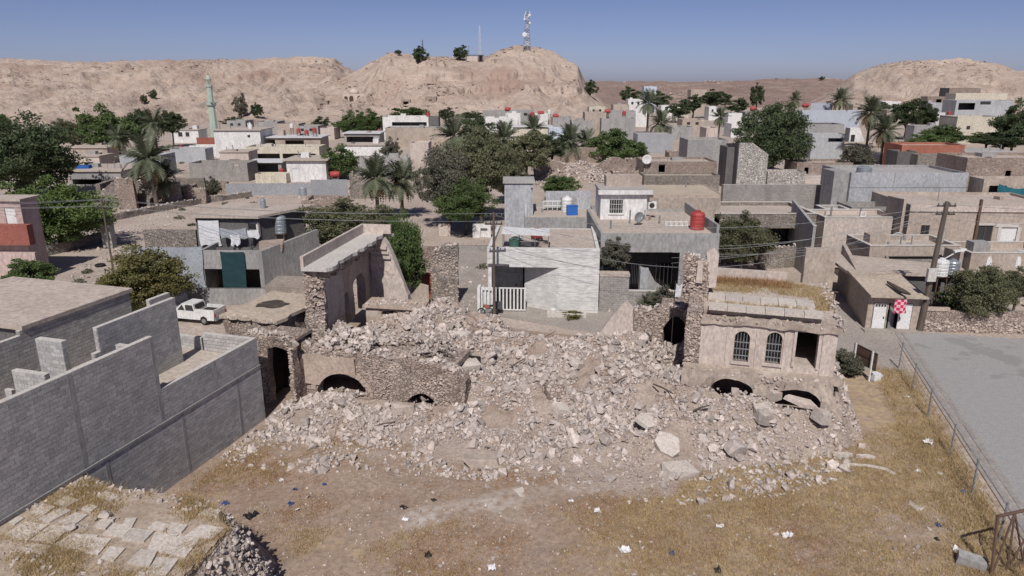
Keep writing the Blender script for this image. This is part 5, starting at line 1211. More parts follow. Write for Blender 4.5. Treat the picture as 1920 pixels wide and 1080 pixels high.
def cloth(label, px0, px1, pt, pb, d, m, sag=.15, seed=0, name='cloth', cat='cloth', group=None, wob=.08):
    n, k = 9, 9; V_ = MB(); z1_, z0_ = zat(pt, d), zat(pb, d); xa_, xb_ = xat(px0, d, (z0_ + z1_) / 2), xat(px1, d, (z0_ + z1_) / 2); pts = []
    for side_ in (0, 1):
        for j in range(k):
            for i in range(n):
                s, t = i / (n - 1), j / (k - 1)
                pts.append((xa_ + (xb_ - xa_) * s + wob * math.sin(t * 5 + seed) * t, d - .04 + .03 * side_ + wob * math.sin(s * 9 + seed * 2) * (.4 + t), z1_ - (z1_ - z0_) * t - sag * math.sin(s * math.pi) * (1 - t) - (.1 * math.sin(s * 13 + seed) * t)))
    fs = []
    for j in range(k - 1):
        for i in range(n - 1):
            a_ = j * n + i; fs.append((a_, a_ + n, a_ + n + 1, a_ + 1)); a_ += n * k; fs.append((a_, a_ + 1, a_ + n + 1, a_ + n))
    return tag(MB().add(pts, fs).build(name, m, smooth=True), label, cat, group)
cloth('dark teal cloth hanging down the front of the shaded house', 417, 462, 472, 553, DS - .25, 'cloth_teal', .05, 1)
cloth('white sheet hung over the left part of the dark upper room', 374, 412, 413, 460, DS + 3.8, 'cloth_white', .05, 2)
cloth('pale grey laundry sheet hung on the terrace of the shaded house', 413, 462, 427, 447, DS + 3, 'cloth_grey', .2, 3)
cloth('white laundry hanging below the small window of the upper room', 461, 486, 431, 447, DS + 3.2, 'cloth_white', .1, 4)
cloth('small white towel hanging beside the laundry on the terrace', 433, 450, 440, 460, DS + 2.6, 'cloth_white', .1, 5)
cloth('dark trousers hanging on the terrace of the shaded house', 466, 474, 445, 462, DS + 2.6, 'cloth_dark', .05, 6)
cloth('long grey fabric screen fastened left of the shaded house', 247, 300, 462, 520, DS + 1.2, 'cloth_grey', .1, 7, wob=.15)
cloth('wide sagging grey fabric screen between tree and shaded house', 298, 383, 462, 541, DS - .1, 'cloth_grey', .1, 8, wob=.2)
tag(link('sack_bundle', MB().obox((0, 0, .45), (2.1, 1.2, .9), (0, .05, .2)).rough(.2, 1.0, 71).mesh('sack_bundle', 'cloth_sack'), None, (xat(509, DS + 2.2, zt1), DS + 2.2, zt1 - .5)), 'large pinkish brown sack bundle on the terrace corner', 'bundle')
bw2 = house('pale grey low boundary wall before the shaded house', 350, 502, 541, DS - 3.2, .3, 'render_grey', 'coping', name='boundary_wall', cat='wall', par=.03)
house('short dark stone wall behind the grey fabric screen', 268, 366, 432, 72, .5, 'masonry_grey', 'coping', name='stone_wall', cat='wall', par=.03)

# --- pickup
pk = thing('pickup_truck', 'white double cab pickup parked behind the block house', 'pickup', P(366, 601, 0), R(-14))
body = MB().prism([(-2.6, .45), (-1.95, .42), (-1.9, .65), (-1.6, .8), (-1.25, .65), (-1.2, .42), (1.2, .42), (1.25, .65), (1.55, .8), (1.85, .65), (1.9, .42), (2.55, .45), (2.6, 1.05), (.75, 1.08), (-1.35, 1.1), (-2.5, .98)], -.85, .85)
body.build('body', 'car_white', pk)
cabin = MB().prism([(-1.35, 1.1), (.72, 1.1), (.55, 1.72), (-.55, 1.74)], -.74, .74); cb = cabin.build('cab', 'car_white', pk)
for s in (-1, 1):
    for (a_, b_, c_, d_) in ((-1.02, -.3, -.95, -.52), (-.22, .58, -.22, .46)):
        MB().prism([(a_, 1.15), (b_, 1.15), (d_, 1.64), (c_ + .42 if c_ == -.95 else c_, 1.64)], s * .755 - .01, s * .755 + .01).build('side_window', 'glass', cb)
MB().hexa([(-1.31, -.62, 1.17), (-1.31, .62, 1.17), (-1.27, .62, 1.17), (-1.27, -.62, 1.17), (-.62, -.58, 1.69), (-.62, .58, 1.69), (-.58, .58, 1.69), (-.58, -.58, 1.69)]).build('windscreen', 'glass', cb)
MB().hexa([(.70, -.6, 1.2), (.74, -.6, 1.2), (.74, .6, 1.2), (.70, .6, 1.2), (.57, -.56, 1.64), (.61, -.56, 1.64), (.61, .56, 1.64), (.57, .56, 1.64)]).build('rear_window', 'glass', cb)
bd_ = MB().box(.85, 2.5, -.7, .7, 1.085, 1.1).build('cargo_bed', 'shade_void', pk)  # near-black sheet paints the shade inside the bed
for a_ in ((.8, 2.6, -.85, -.72), (.8, 2.6, .72, .85), (2.48, 2.6, -.72, .72)): MB().box(*a_, 1.06, 1.36).build('bed_side', 'car_white', pk)
for x_ in (-1.58, 1.55):
    for s in (-1, 1):
        wv = MB().lathe([(.2, -.11), (.34, -.11), (.36, -.07), (.36, .07), (.34, .11), (.2, .11)], 18).build('wheel', 'tyre', pk, (x_, s * .76, .36), (math.pi / 2, 0, 0)); MB().lathe([(.02, -.118), (.2, -.118), (.2, .118), (.02, .118)], 12).build('rim', 'metal_grey', wv)
for s in (-1, 1): MB().box(-2.56, -2.5, s * .62 - .16, s * .62 + .16, .72, .9).build('headlight', 'glass', pk); MB().box(2.6, 2.63, s * .74 - .08, s * .74 + .08, .75, 1.02).build('tail_light', 'red_tank', pk)
MB().box(-2.7, -2.6, -.8, .8, .42, .62).build('bumper', 'metal_grey', pk); MB().box(2.6, 2.72, -.8, .8, .42, .58).build('bumper', 'metal_grey', pk)

# --- pink house at the left edge
DPk = 72
pkh = house('pink rendered house with maroon balcony band cut by the left edge', -150, 40, 372, DPk, 2.6, 'pink_wall', 'roof_beige', ov=.25, ops=[('metal_white', 14, 34, 388, 420)], rot=R(-2))
MB().box(-.2, pkh['w'] + .9, -.9, -.02, zat(455, DPk), zat(418, DPk)).build('balcony', 'maroon', pkh)
MB().box(0, pkh['w'] + .9, -.5, -.05, 0, zat(470, DPk)).build('ground_floor', 'pink_wall', pkh)
gw = house('low grey stone garden wall below the pink house', -40, 92, 528, 64, .4, 'masonry_grey', 'coping', name='garden_wall', cat='wall', par=.03)

# --- low stone walls of the dirt lot on the left
def stone_line(label, pts, h, t=.6, m='masonry_grey', seed=0):
    pts = [P(x, y, 0) for x, y in pts]; root = thing('stone_wall', label, 'wall', pts[0])
    for k, (a_, b_) in enumerate(zip(pts[:-1], pts[1:])):
        L = (b_ - a_).length; an_ = math.atan2(b_.y - a_.y, b_.x - a_.x)
        tp_ = lambda x: h + .2 * float(fbm(x * .8, k, 0, 3, seed)); w = colwall(L, t, tp_, (), .6, .5, -.1); w.rough(.1, .8, seed)
        w.build('wall', m, root, a_ - pts[0], (0, 0, an_))
        c_ = crest_stones('wall_crest', root, L, tp_, 0, t, int(L * 5), seed + k, size=(.2, .5)); c_.location = a_ - pts[0]; c_.rotation_euler = (0, 0, an_)
    return root
stone_line('low rough stone wall from the bright green tree to the thin pole', [(80, 482), (140, 468), (203, 452)], 1.2, seed=3)
stone_line('long low stone wall running across the far side of the dirt lot', [(205, 415), (300, 397), (390, 380), (473, 369)], .9, seed=5)
house('small grey concrete stub beside the thin pole on the dirt lot', 185, 203, 411, 86, 1, 'render_grey', 'coping', name='wall_stub', cat='wall', par=.05)
ty = P(188, 499, 0); tag(MB().tube([(ty.x + .42 * math.cos(t), ty.y + .42 * math.sin(t), .13) for t in np.linspace(0, 2 * math.pi, 19)], .14, 8).build('tyre', 'tyre'), 'old black tyre lying on the dirt lot', 'tyre')

# ================================================================== shop and courtyard houses on the right
DSh = 56.0
shp = thing('corner_shop', 'small corner shop with white doors and flat tan earth roof', 'shop', P(1621, 617, 0), R(-6))
Wsp = P(1722, 617, 0).x - P(1621, 617, 0).x - .3
zsp = 3.0
zd = zat(566, DSh)
colwall(Wsp, .3, 3.0, [(.45, 1.55, -1, 2.35, 0), (1.65, 3.55, -1, 2.35, 0)]).build('front_wall', 'plaster_tan', shp)
d1 = MB().box(.5, 1.5, -.03, .03, .02, 2.3).build('door', 'metal_white', shp); MB().box(1.3, 1.4, -.08, -.03, 1.0, 1.15).build('handle', 'metal_dark', d1)
for k in range(4): MB().box(.58 + k * .23, .74 + k * .23, -.05, -.031, 2.02, 2.2).build('vent', 'metal_dark', d1)
d2 = MB().box(2.5, 3.5, -.03, .03, .02, 2.3).build('door', 'metal_white', shp); MB().box(2.6, 2.68, -.08, -.03, 1.0, 1.15).build('handle', 'metal_dark', d2)
MB().obox((2.15, .35, 1.17), (.85, .05, 2.3), (0, 0, .7)).build('door', 'render_grey', shp)
w = turn(colwall(12.5, .35, lambda x: 3.0 + .12 * x, (), .6, .6, 0)); w.rough(.03, .6, 73); shift(w, .35, .3); w.build('left_wall', 'plaster_tan', shp).rotation_euler = (0, 0, R(-8))
MB().box(Wsp - .3, Wsp, .3, 5.5, 0, 3.0).build('right_wall', 'plaster_tan', shp)
MB().hexa([(-.15, -.7, 2.95), (Wsp + .15, -.7, 2.95), (Wsp + .4, 5.2, 3.25), (-.15, 5.2, 3.55), (-.15, -.7, 3.1), (Wsp + .15, -.7, 3.1), (Wsp + .4, 5.2, 3.4), (-.15, 5.2, 3.75)]).rough(.03, 1, 74).build('roof', 'roof_mud', shp)
MB().slab([(-.1, 5.25), (Wsp + 6.5, 5.0), (Wsp + 6.5, 8.6), (.0, 12.6)], 3.35, 3.6).build('rear_roof', 'roof_beige', shp)
MB().box(-.3, Wsp + .2, -.9, -.05, -.05, .14).build('step', 'lane', shp)
MB().box(Wsp + .2, Wsp + 6.4, 5.6, 5.9, 0, 3.3).build('rear_wall', 'render_dark_and_shade', shp)
cl = cloth('red and white checked cloth hanging over the shop door', 1676, 1700, 561, 587, DSh - 1.0, 'cloth_red', .05, 9)
bq = MB().tube([P(1665, 527, 3.6), P(1690, 545, 3.5), P(1705, 552, 3.5)], [.12, .2, .1], 6).rough(.08, 2, 3); tag(bq.build('cloth_roll', 'wood'), 'dark twisted branch lying on the shop roof', 'branch')
# roadside stone wall and terrace
rsw = thing('roadside_wall', 'long pale stone retaining wall along the far side of the road', 'wall', P(1728, 621, 0), R(-5))
w = colwall(26, .6, lambda x: 1.75 + .1 * float(vnoise(x, 2)), (), .5, .45, -.1); w.rough(.07, .8, 75); w.build('wall', 'masonry', rsw)
stone_face('wall_stones', rsw, 9, .9, .05, 0, 160, 76, (), (.2, .5)); MB().box(.1, 1.9, -.08, .2, 1.8, 2.1).build('ledge', 'plaster_pink', rsw)
tnk = tank('white water tank on the roof ledge behind the wooden pole', 1762, 527, 60, .6, 1.5, 'white_tank', z=3.6); tnk2 = tank('dark grey water tank beside the white one behind the pole', 1783, 525, 60.5, .6, 1.3, 'grey_tank', z=3.6)
# tan house with white door
DT = 79
th = house('long tan plastered house with two windows and a white door', 1708, 1990, 384, DT, 10, 'plaster_tan', 'roof_beige', par=.3, rot=R(-3), ops=[('win', 1725, 1741, 422, 447), ('win', 1828, 1855, 421, 455), ('metal_white', 1868, 1897, 425, 470)])
for (a_, b_, pt, pb) in ((1824, 1860, 417, 421), (1862, 1903, 417, 424)): part_px(th, DT, a_, b_, pt, pb, -.08, -.002, 'lintel', 'coping')
part_px(th, DT, 1862, 1868, 424, 470, -.06, -.002, 'door_frame', 'coping'); part_px(th, DT, 1897, 1903, 424, 470, -.06, -.002, 'door_frame', 'coping')
part_px(th, DT, 1706, 1985, 384, 396, -.14, -.002, 'cornice', 'plaster_pale'); MB().box(xat(1826, DT, 5) - th.location.x, xat(1826, DT, 5) - th.location.x + .25, -.3, -.05, 0, 7.3).build('drain_pipe', 'metal_rust', th)
sdw = thing('side_wall', 'dark shaded side wall at the left end of the tan house', 'wall', (xat(1690, 74, 6), 74, 0)); MB().hexa([(0, 0, 0), (.3, 0, 0), (1.3, 5.2, 0), (1.0, 5.2, 0), (0, 0, 8.0), (.3, 0, 8.0), (1.3, 5.2, 7.6), (1.0, 5.2, 7.6)]).build('wall', 'plaster_tan', sdw); MB().box(-.03, .33, -.03, .3, 8.0, 8.08).build('cap', 'coping', sdw)
house('beige courtyard wall with stained plaster in front of the big grey hall', 1547, 1690, 408, 76, 5, 'plaster_pale', 'roof_beige', par=.5, ops=[], name='courtyard_house', cat='house', cop='coping')
house('low tan courtyard house with grey lower wall behind the shop', 1632, 1800, 461, 67, 5, 'plaster_tan', 'roof_beige', par=.5, cop='coping', name='courtyard_house')
cgx = house('grey block infill panel of the courtyard wall behind the pole', 1662, 1792, 481, 66.7, .2, 'block_wall', 'coping', name='wall_panel', cat='wall', par=.02)
nh = house('tan terrace wall with white arched niches at the right edge', 1822, 1990, 475, 66, 5, 'plaster_tan', 'roof_beige', par=.6, cop='coping', ops=[], name='terrace_house')
for px in (1857, 1912):
    x_ = xat(px, 66, 4) - nh.location.x; z_ = zat(502, 66)
    MB().prism([(x_ - .25, z_), (x_ + .25, z_), (x_ + .25, z_ + .75), (x_ + .1, z_ + 1.1), (x_ - .1, z_ + 1.1), (x_ - .25, z_ + .75)], -.04, -.002).build('niche', 'white_wall', nh)
dw = thing('side_wall', 'dark shaded wall end beside the arched niches', 'wall', (xat(1797, 62, 4), 62, 0)); MB().hexa([(0, 0, 0), (.3, 0, 0), (1.4, 4.2, 0), (1.1, 4.2, 0), (0, 0, 5.2), (.3, 0, 5.2), (1.4, 4.2, 4.7), (1.1, 4.2, 4.7)]).build('wall', 'plaster_tan', dw); MB().box(-.03, .33, -.03, .3, 5.2, 5.28).build('cap', 'coping', dw)
dish('grey satellite dish on the courtyard wall left of the tan house', 1683, 448, 72, .75, R(-20), post=1.2)
house('tan wall fragment beside the rusty gate right of the ruin', 1512, 1570, 466, 64, .5, 'plaster_tan', 'coping', name='wall_fragment', cat='wall', par=.03)
rg = thing('rusty_gate', 'rusty sheet metal gate with iron bars beside the arched window house', 'gate', (xat(1523, 57.5, 2), 57.5, 0)); MB().box(0, 1.9, 0, .05, 0, 2.6).build('sheet', 'plaster_tan', rg)
for k in range(4): MB().box(.1 + k * .55, .18 + k * .55, -.06, -.002, 0, 2.9).build('bar', 'metal_rust', rg)
MB().obox((1.0, -.1, 2.95), (2.1, .08, .1), (0, .1, 0)).build('bar', 'metal_rust', rg)
house('long low grey shed with open dark front behind the tamarisk', 1340, 1532, 401, 78, 8, 'masonry_grey', 'roof_beige', par=.4, ops=[('open', 1432, 1524, 428, 462)], name='shed', cat='shed', cop='coping')
sl_ = thing('side_wall', 'slanting grey concrete wall end beside the open shed', 'wall', (xat(1524, 72, 5), 72, 0)); MB().hexa([(0, 0, 0), (.3, 0, 0), (1.0, 8, 0), (.7, 8, 0), (0, 0, 5.6), (.3, 0, 5.6), (1.0, 8, 7.0), (.7, 8, 7.0)]).build('wall', 'render_grey', sl_); MB().box(-.03, .33, -.03, .3, 5.6, 5.68).build('cap', 'coping', sl_)
stone_line('rough stone wall behind the roof of the arched window house', [(1425, 505), (1500, 500)], 2.4, seed=9)
house('long grey block wall below the stone faced building', 1357, 1573, 347, 98, 1, 'block_wall', 'coping', name='block_wall', cat='wall', par=.05)
bgw = house('big pale grey rendered hall with blank wall and flat roof', 1597, 1817, 324, 92, 9, 'render_blue', 'roof_grey', par=.35, name='hall', cat='hall', side='render_grey')
MB().box(-2.0, -.02, .5, 4, 0, bgw['h'] + .1).build('side_wing', 'render_grey', bgw); MB().box(bgw['w'] * .37, bgw['w'] * .37 + .1, -.03, -.002, 0, bgw['h']).build('joint', 'render_grey', bgw); MB().box(.02, bgw['w'], -.035, -.002, bgw['h'] - 1.9, bgw['h'] - 1.8).build('joint', 'render_grey', bgw)
tank('squat grey water tank on the left corner of the big grey hall', 1620, 322, 94, .95, .95, 'grey_tank')
house('low grey block yard walls in front of the big grey hall', 1597, 1700, 388, 84, 4, 'block_wall', 'roof_grey', par=.9, name='yard_wall', cat='wall')
house('narrow grey yard wall with white ledge left of the big hall', 1549, 1595, 393, 83, 3, 'render_grey', 'coping', par=.3, name='yard_wall', cat='wall', cop='coping')
bxx = thing('window_frame', 'small white frame standing on the courtyard wall', 'frame', (xat(1618, 76.2, 6), 76.12, zat(408, 76) + .07)); MB().box(-.3, -.2, 0, .08, 0, .6).box(.2, .3, 0, .08, 0, .6).box(-.2, .2, 0, .08, .5, .6).box(-.2, .2, 0, .08, 0, .1).build('frame', 'metal_white', bxx)
rb = house('ruined stone house with square dark window at the right edge', 1815, 1990, 296, 108, 8, 'masonry', 'roof_beige', par=.4, ops=[('open', 1885, 1896, 320, 331)], name='stone_house')
house('tan rubble house holding the teal tarpaulin at the right edge', 1846, 1990, 336, 90, 3, 'plaster_tan', 'roof_beige', par=.4, ops=[('open', 1852, 1885, 348, 384)], name='stone_house')
cloth('teal tarpaulin slung across the opening at the right edge', 1872, 1945, 345, 374, 89.6, 'tarp_teal', .6, 10, 'tarpaulin', 'tarpaulin', wob=.3)
tag(MB().tube([P(1838, 392, 0) + Vector((0, -12, 0)), P(1838, 392, 0) + Vector((.6, -12, 9))], .09, 6).build('post', 'metal_grey'), 'slim grey post beside the big grey hall', 'post')

# ================================================================== the town behind
def town(label, px0, px1, pt, pb, m, depth=8, **k):
    return house(label, px0, px1, pt, dat(pb), depth, m, k.pop('roof', 'roof_beige'), **k)
# --- left part
town('white cube house with beige roof slab below the minaret', 400, 487, 243, 296, 'white_wall', 10, ov=.4, ops=[('dark', 464, 469, 253, 258)])
cp = town('pale canopy house with slender posts right of the white cube house', 488, 600, 257, 294, 'plaster_tan', 9, roof='sheet_white', ov=.5, ops=[('open', 494, 516, 262, 275), ('open', 535, 570, 263, 275)], name='canopy_house')
town('long cream balcony band house in front of the canopy house', 460, 598, 275, 306, 'cream_wall', 7, roof='roof_grey', par=.5, ops=[('open', 472, 525, 288, 301), ('open', 530, 592, 288, 300)])
town('small white house with two windows left of the minaret', 320, 371, 243, 268, 'white_wall', 7, ov=.25, ops=[('win', 334, 342, 248, 256), ('win', 348, 355, 248, 256)])
town('dark red garden wall right of the small white house', 368, 402, 258, 278, 'maroon', .6, name='garden_wall', cat='wall', par=.1)
town('pale blue grey yard wall below the small white house', 318, 384, 279, 305, 'render_blue', 5, par=.9, name='yard_wall', cat='wall')
town('white wall strip below the white cube house', 355, 412, 273, 294, 'white_wall', 4, name='yard_wall', cat='wall')
town('low beige house beside the big dark tree', 124, 200, 276, 308, 'plaster_tan', 9, ov=.3, ops=[('dark', 160, 168, 290, 300)])
town('long low beige house with dark openings below the palm', 118, 185, 292, 322, 'plaster_pale', 6, ov=.2, ops=[('open', 130, 150, 304, 316), ('open', 158, 176, 304, 316)])
town('grey rendered house behind the leaning palm', 223, 300, 291, 330, 'render_blue', 7, par=.6)
town('flat grey roof house carrying the blue tarpaulin', 128, 225, 320, 348, 'render_grey', 12, ov=.3, ops=[('open', 136, 190, 336, 346)])
tp_ = P(152, 331, zat(320, dat(348))); tag(MB().obox((0, 0, .3), (3.4, 1.6, .6), (0, 0, .1)).rough(.25, .8, 5).build('tarpaulin', 'tarp_blue', None, (xat(153, dat(348) + 4, 3), dat(348) + 4, zat(320, dat(348)) + .02)), 'bright blue tarpaulin heap on a flat grey roof', 'tarpaulin')
town('grey brown block wall house with ragged top in the left middle', 353, 463, 306, 340, 'block_wall', 6, par=1.0, ops=[('open', 437, 447, 300, 312)])
town('pale plaster house with open side behind the block wall house', 411, 465, 284, 322, 'plaster_pale', 6, ov=.2, ops=[('open', 430, 450, 299, 312)])
shd = town('open shed with white sheet roof on thin posts', 464, 527, 303, 332, 'render_grey', 6, roof='sheet_white', ov=.4, ops=[('open', 470, 522, 307, 326)], name='shed', cat='shed')
town('small white cube house with overhanging beige roof by the metal fence', 536, 610, 299, 341, 'white_wall', 8, ov=.6, ops=[('metal_white', 548, 560, 316, 340)])
town('low cream wall with rubble left of the small white cube house', 478, 536, 326, 344, 'cream_wall', 3, name='yard_wall', cat='wall')
# corrugated fences
def sheet_fence(label, px0, px1, pt, pb, m='sheet_grey'):
    d = dat(pb); z = zat(pt, d); x0, x1 = xat(px0, d, z), xat(px1, d, z); root = thing('sheet_fence', label, 'fence', (x0, d, 0)); n = max(2, int((x1 - x0) / 1.1))
    for k in range(n):
        mb = MB(); w_ = (x1 - x0) / n
        for j in range(4): mb.box(w_ * j / 4, w_ * (j + .5) / 4, -.04, .0, 0, z); mb.box(w_ * (j + .5) / 4, w_ * (j + 1) / 4 - (.01 if j == 3 else 0), .0, .04, 0, z - .003)
        mb.build('panel', m, root, (w_ * k, random.uniform(-.02, .02), random.uniform(-.12, 0)))
sheet_fence('long low grey corrugated sheet fence in the left middle', 422, 582, 343, 366); sheet_fence('tall grey corrugated sheet fence beside the green bush', 582, 651, 336, 381)
tank('grey barrel tank standing on the low sheet fence yard', 569, 361, dat(364) - 1, .8, 1.6, 'grey_tank', z=0)
# broken stone houses left
for k, (a_, b_, pt, pb, lab) in enumerate([(174, 214, 341, 388, 'sloping broken stone gable beside the dirt lot'), (214, 247, 336, 392, 'dark shaded stone wall left of the leaning palm'), (248, 334, 341, 386, 'grey brown stone house ruin behind the leaning palm'), (325, 383, 352, 382, 'low ragged stone wall right of the small palm'), (655, 700, 330, 372, 'pale broken stone wall behind the date palm pair'), (563, 640, 374, 394, 'low ragged stone wall in front of the tall sheet fence'), (1442, 1500, 338, 353, 'short ragged stone wall right of the stone faced building'), (1822, 1885, 343, 362, 'low ragged stone wall below the ruined stone house'), (1716, 1765, 314, 333, 'ragged stone wall under the brick red parapet house'), (1256, 1300, 284, 301, 'small ragged stone wall left of the dark grey blank house'), (1588, 1645, 316, 331, 'ragged stone wall behind the big grey hall'), (1150, 1200, 322, 338, 'ragged stone wall at the right end of the pink ruin')]):
    d = dat(pb); z = zat(pt, d); x0, x1 = xat(a_, d, z), xat(b_, d, z); L = x1 - x0
    root = thing('stone_ruin', lab, 'ruin', (x0, d, 0)); tf = (lambda x, L=L, z=z: z * (.45 + .55 * x / L)) if k == 0 else (lambda x, z=z, k=k: z + .5 * float(fbm(x * .5, k, 0, 3, 5)))
    m_ = 'masonry' if k % 2 else 'masonry_grey'; w = colwall(L, .7, tf, [(L * .35, L * .6, -.1, z * .4, z * .15)] if k == 2 else (), .8, .8, -.1); w.rough(.2, .4, k); w.build('front_wall', m_, root)
    dp_ = 9 if k < 5 else 4.5; w = turn(colwall(dp_, .7, lambda x: z * .9, (), 1, 1, -.1)); shift(w, .7, .7); w.rough(.2, .4, k + 9); w.build('side_wall', m_, root); w2_ = colwall(L, .7, z * .85, (), 1, 1, -.1); shift(w2_, 0, dp_ + .7); w2_.rough(.2, .4, k + 19); w2_.build('rear_wall', m_, root)
    crest_stones('wall_crest', root, L, tf, 0, .7, 30, k + 300, size=(.2, .6))

# --- minaret
dm = dat(264); mb_ = Vector((xat(404, dm, 0), dm, 0)); hm = zat(137, dm)
mn = thing('minaret', 'slender pale green minaret with two balconies', 'minaret', mb_)
s_ = hm / 23.0
MB().lathe([(1.5 * s_, 0), (1.45 * s_, 4 * s_), (1.15 * s_, 11.8 * s_)], 8).build('lower_shaft', 'minaret_green', mn)
b1 = MB().lathe([(1.1 * s_, 11.7 * s_), (1.7 * s_, 12.3 * s_), (1.75 * s_, 13.1 * s_), (1.6 * s_, 13.1 * s_), (1.55 * s_, 12.4 * s_), (.9 * s_, 12.4 * s_)], 12).build('balcony', 'minaret_green', mn)
for k in range(4): a_ = k * math.pi / 2 + .4; MB().lathe([(.12, 0), (.42, .35), (.44, .4)], 8, (math.cos(a_) * 2.1 * s_, math.sin(a_) * 2.1 * s_, 13.0 * s_)).build('loudspeaker', 'metal_white', b1)
MB().lathe([(1.05 * s_, 12.4 * s_), (.95 * s_, 18.2 * s_)], 8).build('upper_shaft', 'minaret_green', mn)
MB().lathe([(.9 * s_, 18.1 * s_), (1.2 * s_, 18.5 * s_), (1.2 * s_, 19.0 * s_), (.8 * s_, 19.0 * s_)], 10).build('balcony', 'minaret_green', mn)
for k in range(6): a_ = k * math.pi / 3; MB().tube([(math.cos(a_) * .7 * s_, math.sin(a_) * .7 * s_, 19 * s_), (math.cos(a_) * .65 * s_, math.sin(a_) * .65 * s_, 20.9 * s_)], .1 * s_, 5).build('column', 'minaret_green', mn)
MB().lathe([(.85 * s_, 20.8 * s_), (.9 * s_, 21.0 * s_), (.7 * s_, 21.7 * s_), (.2 * s_, 22.4 * s_)], 10).build('cap', 'minaret_green', mn); MB().lathe([(.25 * s_, 22.3 * s_), (.3 * s_, 22.6 * s_), (.05 * s_, 23.4 * s_)], 8).build('finial', 'minaret_gold', mn)

# --- centre
town('wide grey brown rendered house left of the middle trees', 722, 848, 240, 276, 'plaster_tan', 8, roof='roof_grey', par=.6, side='render_grey')
town('white fronted upper storey with long shaded recess behind the wide grey house', 717, 803, 219, 262, 'white_wall', 10, par=.5, ops=[('open', 735, 800, 229, 236)])
town('dark grey stair block right of the white fronted upper storey', 803, 822, 219, 262, 'render_dark_and_shade', 6)
town('grey verandah house with white slab roof and shaded front', 645, 711, 249, 285, 'render_grey', 8, roof='sheet_white', ov=.5, ops=[('open', 650, 700, 256, 270)])
town('long white low wall house below the grey verandah house', 640, 727, 271, 303, 'white_wall', 7, ov=.3)
town('grey lower house under the long white wall house', 660, 765, 297, 334, 'render_grey', 6, par=.5)
town('pinkish beige plaster block with pale upper panel', 768, 803, 268, 330, 'plaster_pale', 6, par=.4)
town('small white parked boat shaped roof between grey walls', 722, 768, 309, 326, 'sheet_white', 4, ov=.3, name='shed', cat='shed', ops=[('open', 728, 762, 315, 326)])
town('ruined pink stone house behind the tall palm', 803, 850, 262, 300, 'plaster_pink', 6, ops=[('open', 815, 822, 276, 290)])
town('long white blank wall house right of the middle palm', 908, 972, 221, 262, 'white_wall', 10, par=.5)
town('white raised corner room of the long white house', 948, 976, 213, 258, 'white_wall', 5, par=.4)
town('white slab roof house with shaded front below the red tanks', 962, 1034, 237, 268, 'cream_wall', 8, roof='sheet_white', ov=.5)
town('pale blue plastered house behind the feathery palms', 1030, 1061, 241, 282, 'blue_wall', 7, par=.4)
town('grey brown rendered house right of the pale blue house', 1072, 1112, 226, 266, 'render_grey', 8, par=.5)
town('taller tan grey rendered house with blank wall', 1097, 1137, 211, 264, 'plaster_tan', 8, par=.5)
town('wide grey rendered house below the orange panel', 1128, 1192, 222, 266, 'render_grey', 8, par=.5)
town('bright orange wall panel on the wide grey house', 1145, 1164, 222, 258, 'orange_wall', .5, name='wall_panel', cat='wall', z0=zat(236, dat(258)), par=.05)
town('blue grey sheet metal shed beside the green tree', 1196, 1262, 252, 287, 'sheet_grey', 8, roof='roof_grey', par=.1, name='shed', cat='shed')
dS = dat(332); z_ = zat(298, dS); sr = thing('stone_ruin', 'long pink broken stone house with collapsed front in the middle', 'ruin', (xat(1000, dS, z_), dS, 0)); L = xat(1207, dS, z_) - xat(1000, dS, z_)
tf = lambda x: z_ + .5 * float(fbm(x * .35, 2, 0, 3, 6)) - 2.6 * math.exp(-((x - L * .45) / 4) ** 2)
w = colwall(L, .8, tf, (), .8, .8, -.1); w.rough(.3, .4, 5); w.build('front_wall', 'masonry', sr); crest_stones('wall_crest', sr, L, tf, 0, .8, 90, 310, size=(.3, .7))
w = colwall(L, .8, lambda x: z_ + 1.2 + .5 * float(fbm(x * .3, 7, 0, 3, 6)), (), 1, 1, -.1); shift(w, 0, 11); w.rough(.3, .4, 7); w.build('rear_wall', 'masonry', sr)
MB().box(.5, L - .5, .8, 11, z_ - 2.2, z_ - 1.9).rough(.3, .3, 3).build('broken_roof', 'roof_mud', sr)
q_ = np.random.default_rng(90); n_ = 500; pts_ = np.stack([np.clip(L * .45 + q_.normal(0, L * .2, n_), .5, L - .5), -q_.random(n_) * 9, q_.random(n_) * 0], 1); pts_[:, 2] = np.clip((3.4 + pts_[:, 1] * .33) * np.exp(-((pts_[:, 0] - L * .42) / (L * .24)) ** 2), .1, 5)
tag(link('fallen_stones', rocks_mesh('fallen_stones', pts_, q_.uniform(.2, .8, n_), M('rock_attr'), None, 91), sr), kind='stuff')
fx_, fy_ = np.meshgrid(np.linspace(0, L, 60), np.linspace(-11, .3, 30)); fz_ = (3.4 + fy_ * .33) * np.exp(-((fx_ - L * .42) / (L * .24)) ** 2) * sstep(-11, -8, fy_) + .7 * fbm(fx_ * .3, fy_ * .3, 0, 4, 95) - .3
link('fallen_earth', grid_mesh('fallen_earth', fx_, fy_, fz_, M('heap'), False), sr)
town('ruined tan stone house with square window right of the pink stone ruin', 1208, 1345, 303, 345, 'masonry', 9, ops=[('open', 1235, 1247, 306, 324)], name='stone_house')
town('low stone terrace wall below the ruined tan stone house', 1208, 1350, 329, 362, 'masonry_grey', 5, roof='roof_mud', par=.4, name='terrace', cat='terrace')
town('orange tan earth roof yard behind the porch house', 1225, 1358, 366, 388, 'plaster_tan', 12, roof='roof_mud', par=.1, name='yard_house')
cloth('crumpled white plastic sheet on the yard behind the porch house', 1310, 1356, 377, 396, 88, 'cloth_white', .3, 12, 'plastic_sheet', 'sheet', wob=.4)
dish('round white satellite dish on the pink stone ruin', 1213, 299, dat(345) - .6, .95, R(-5), 'metal_white', post=1.2)
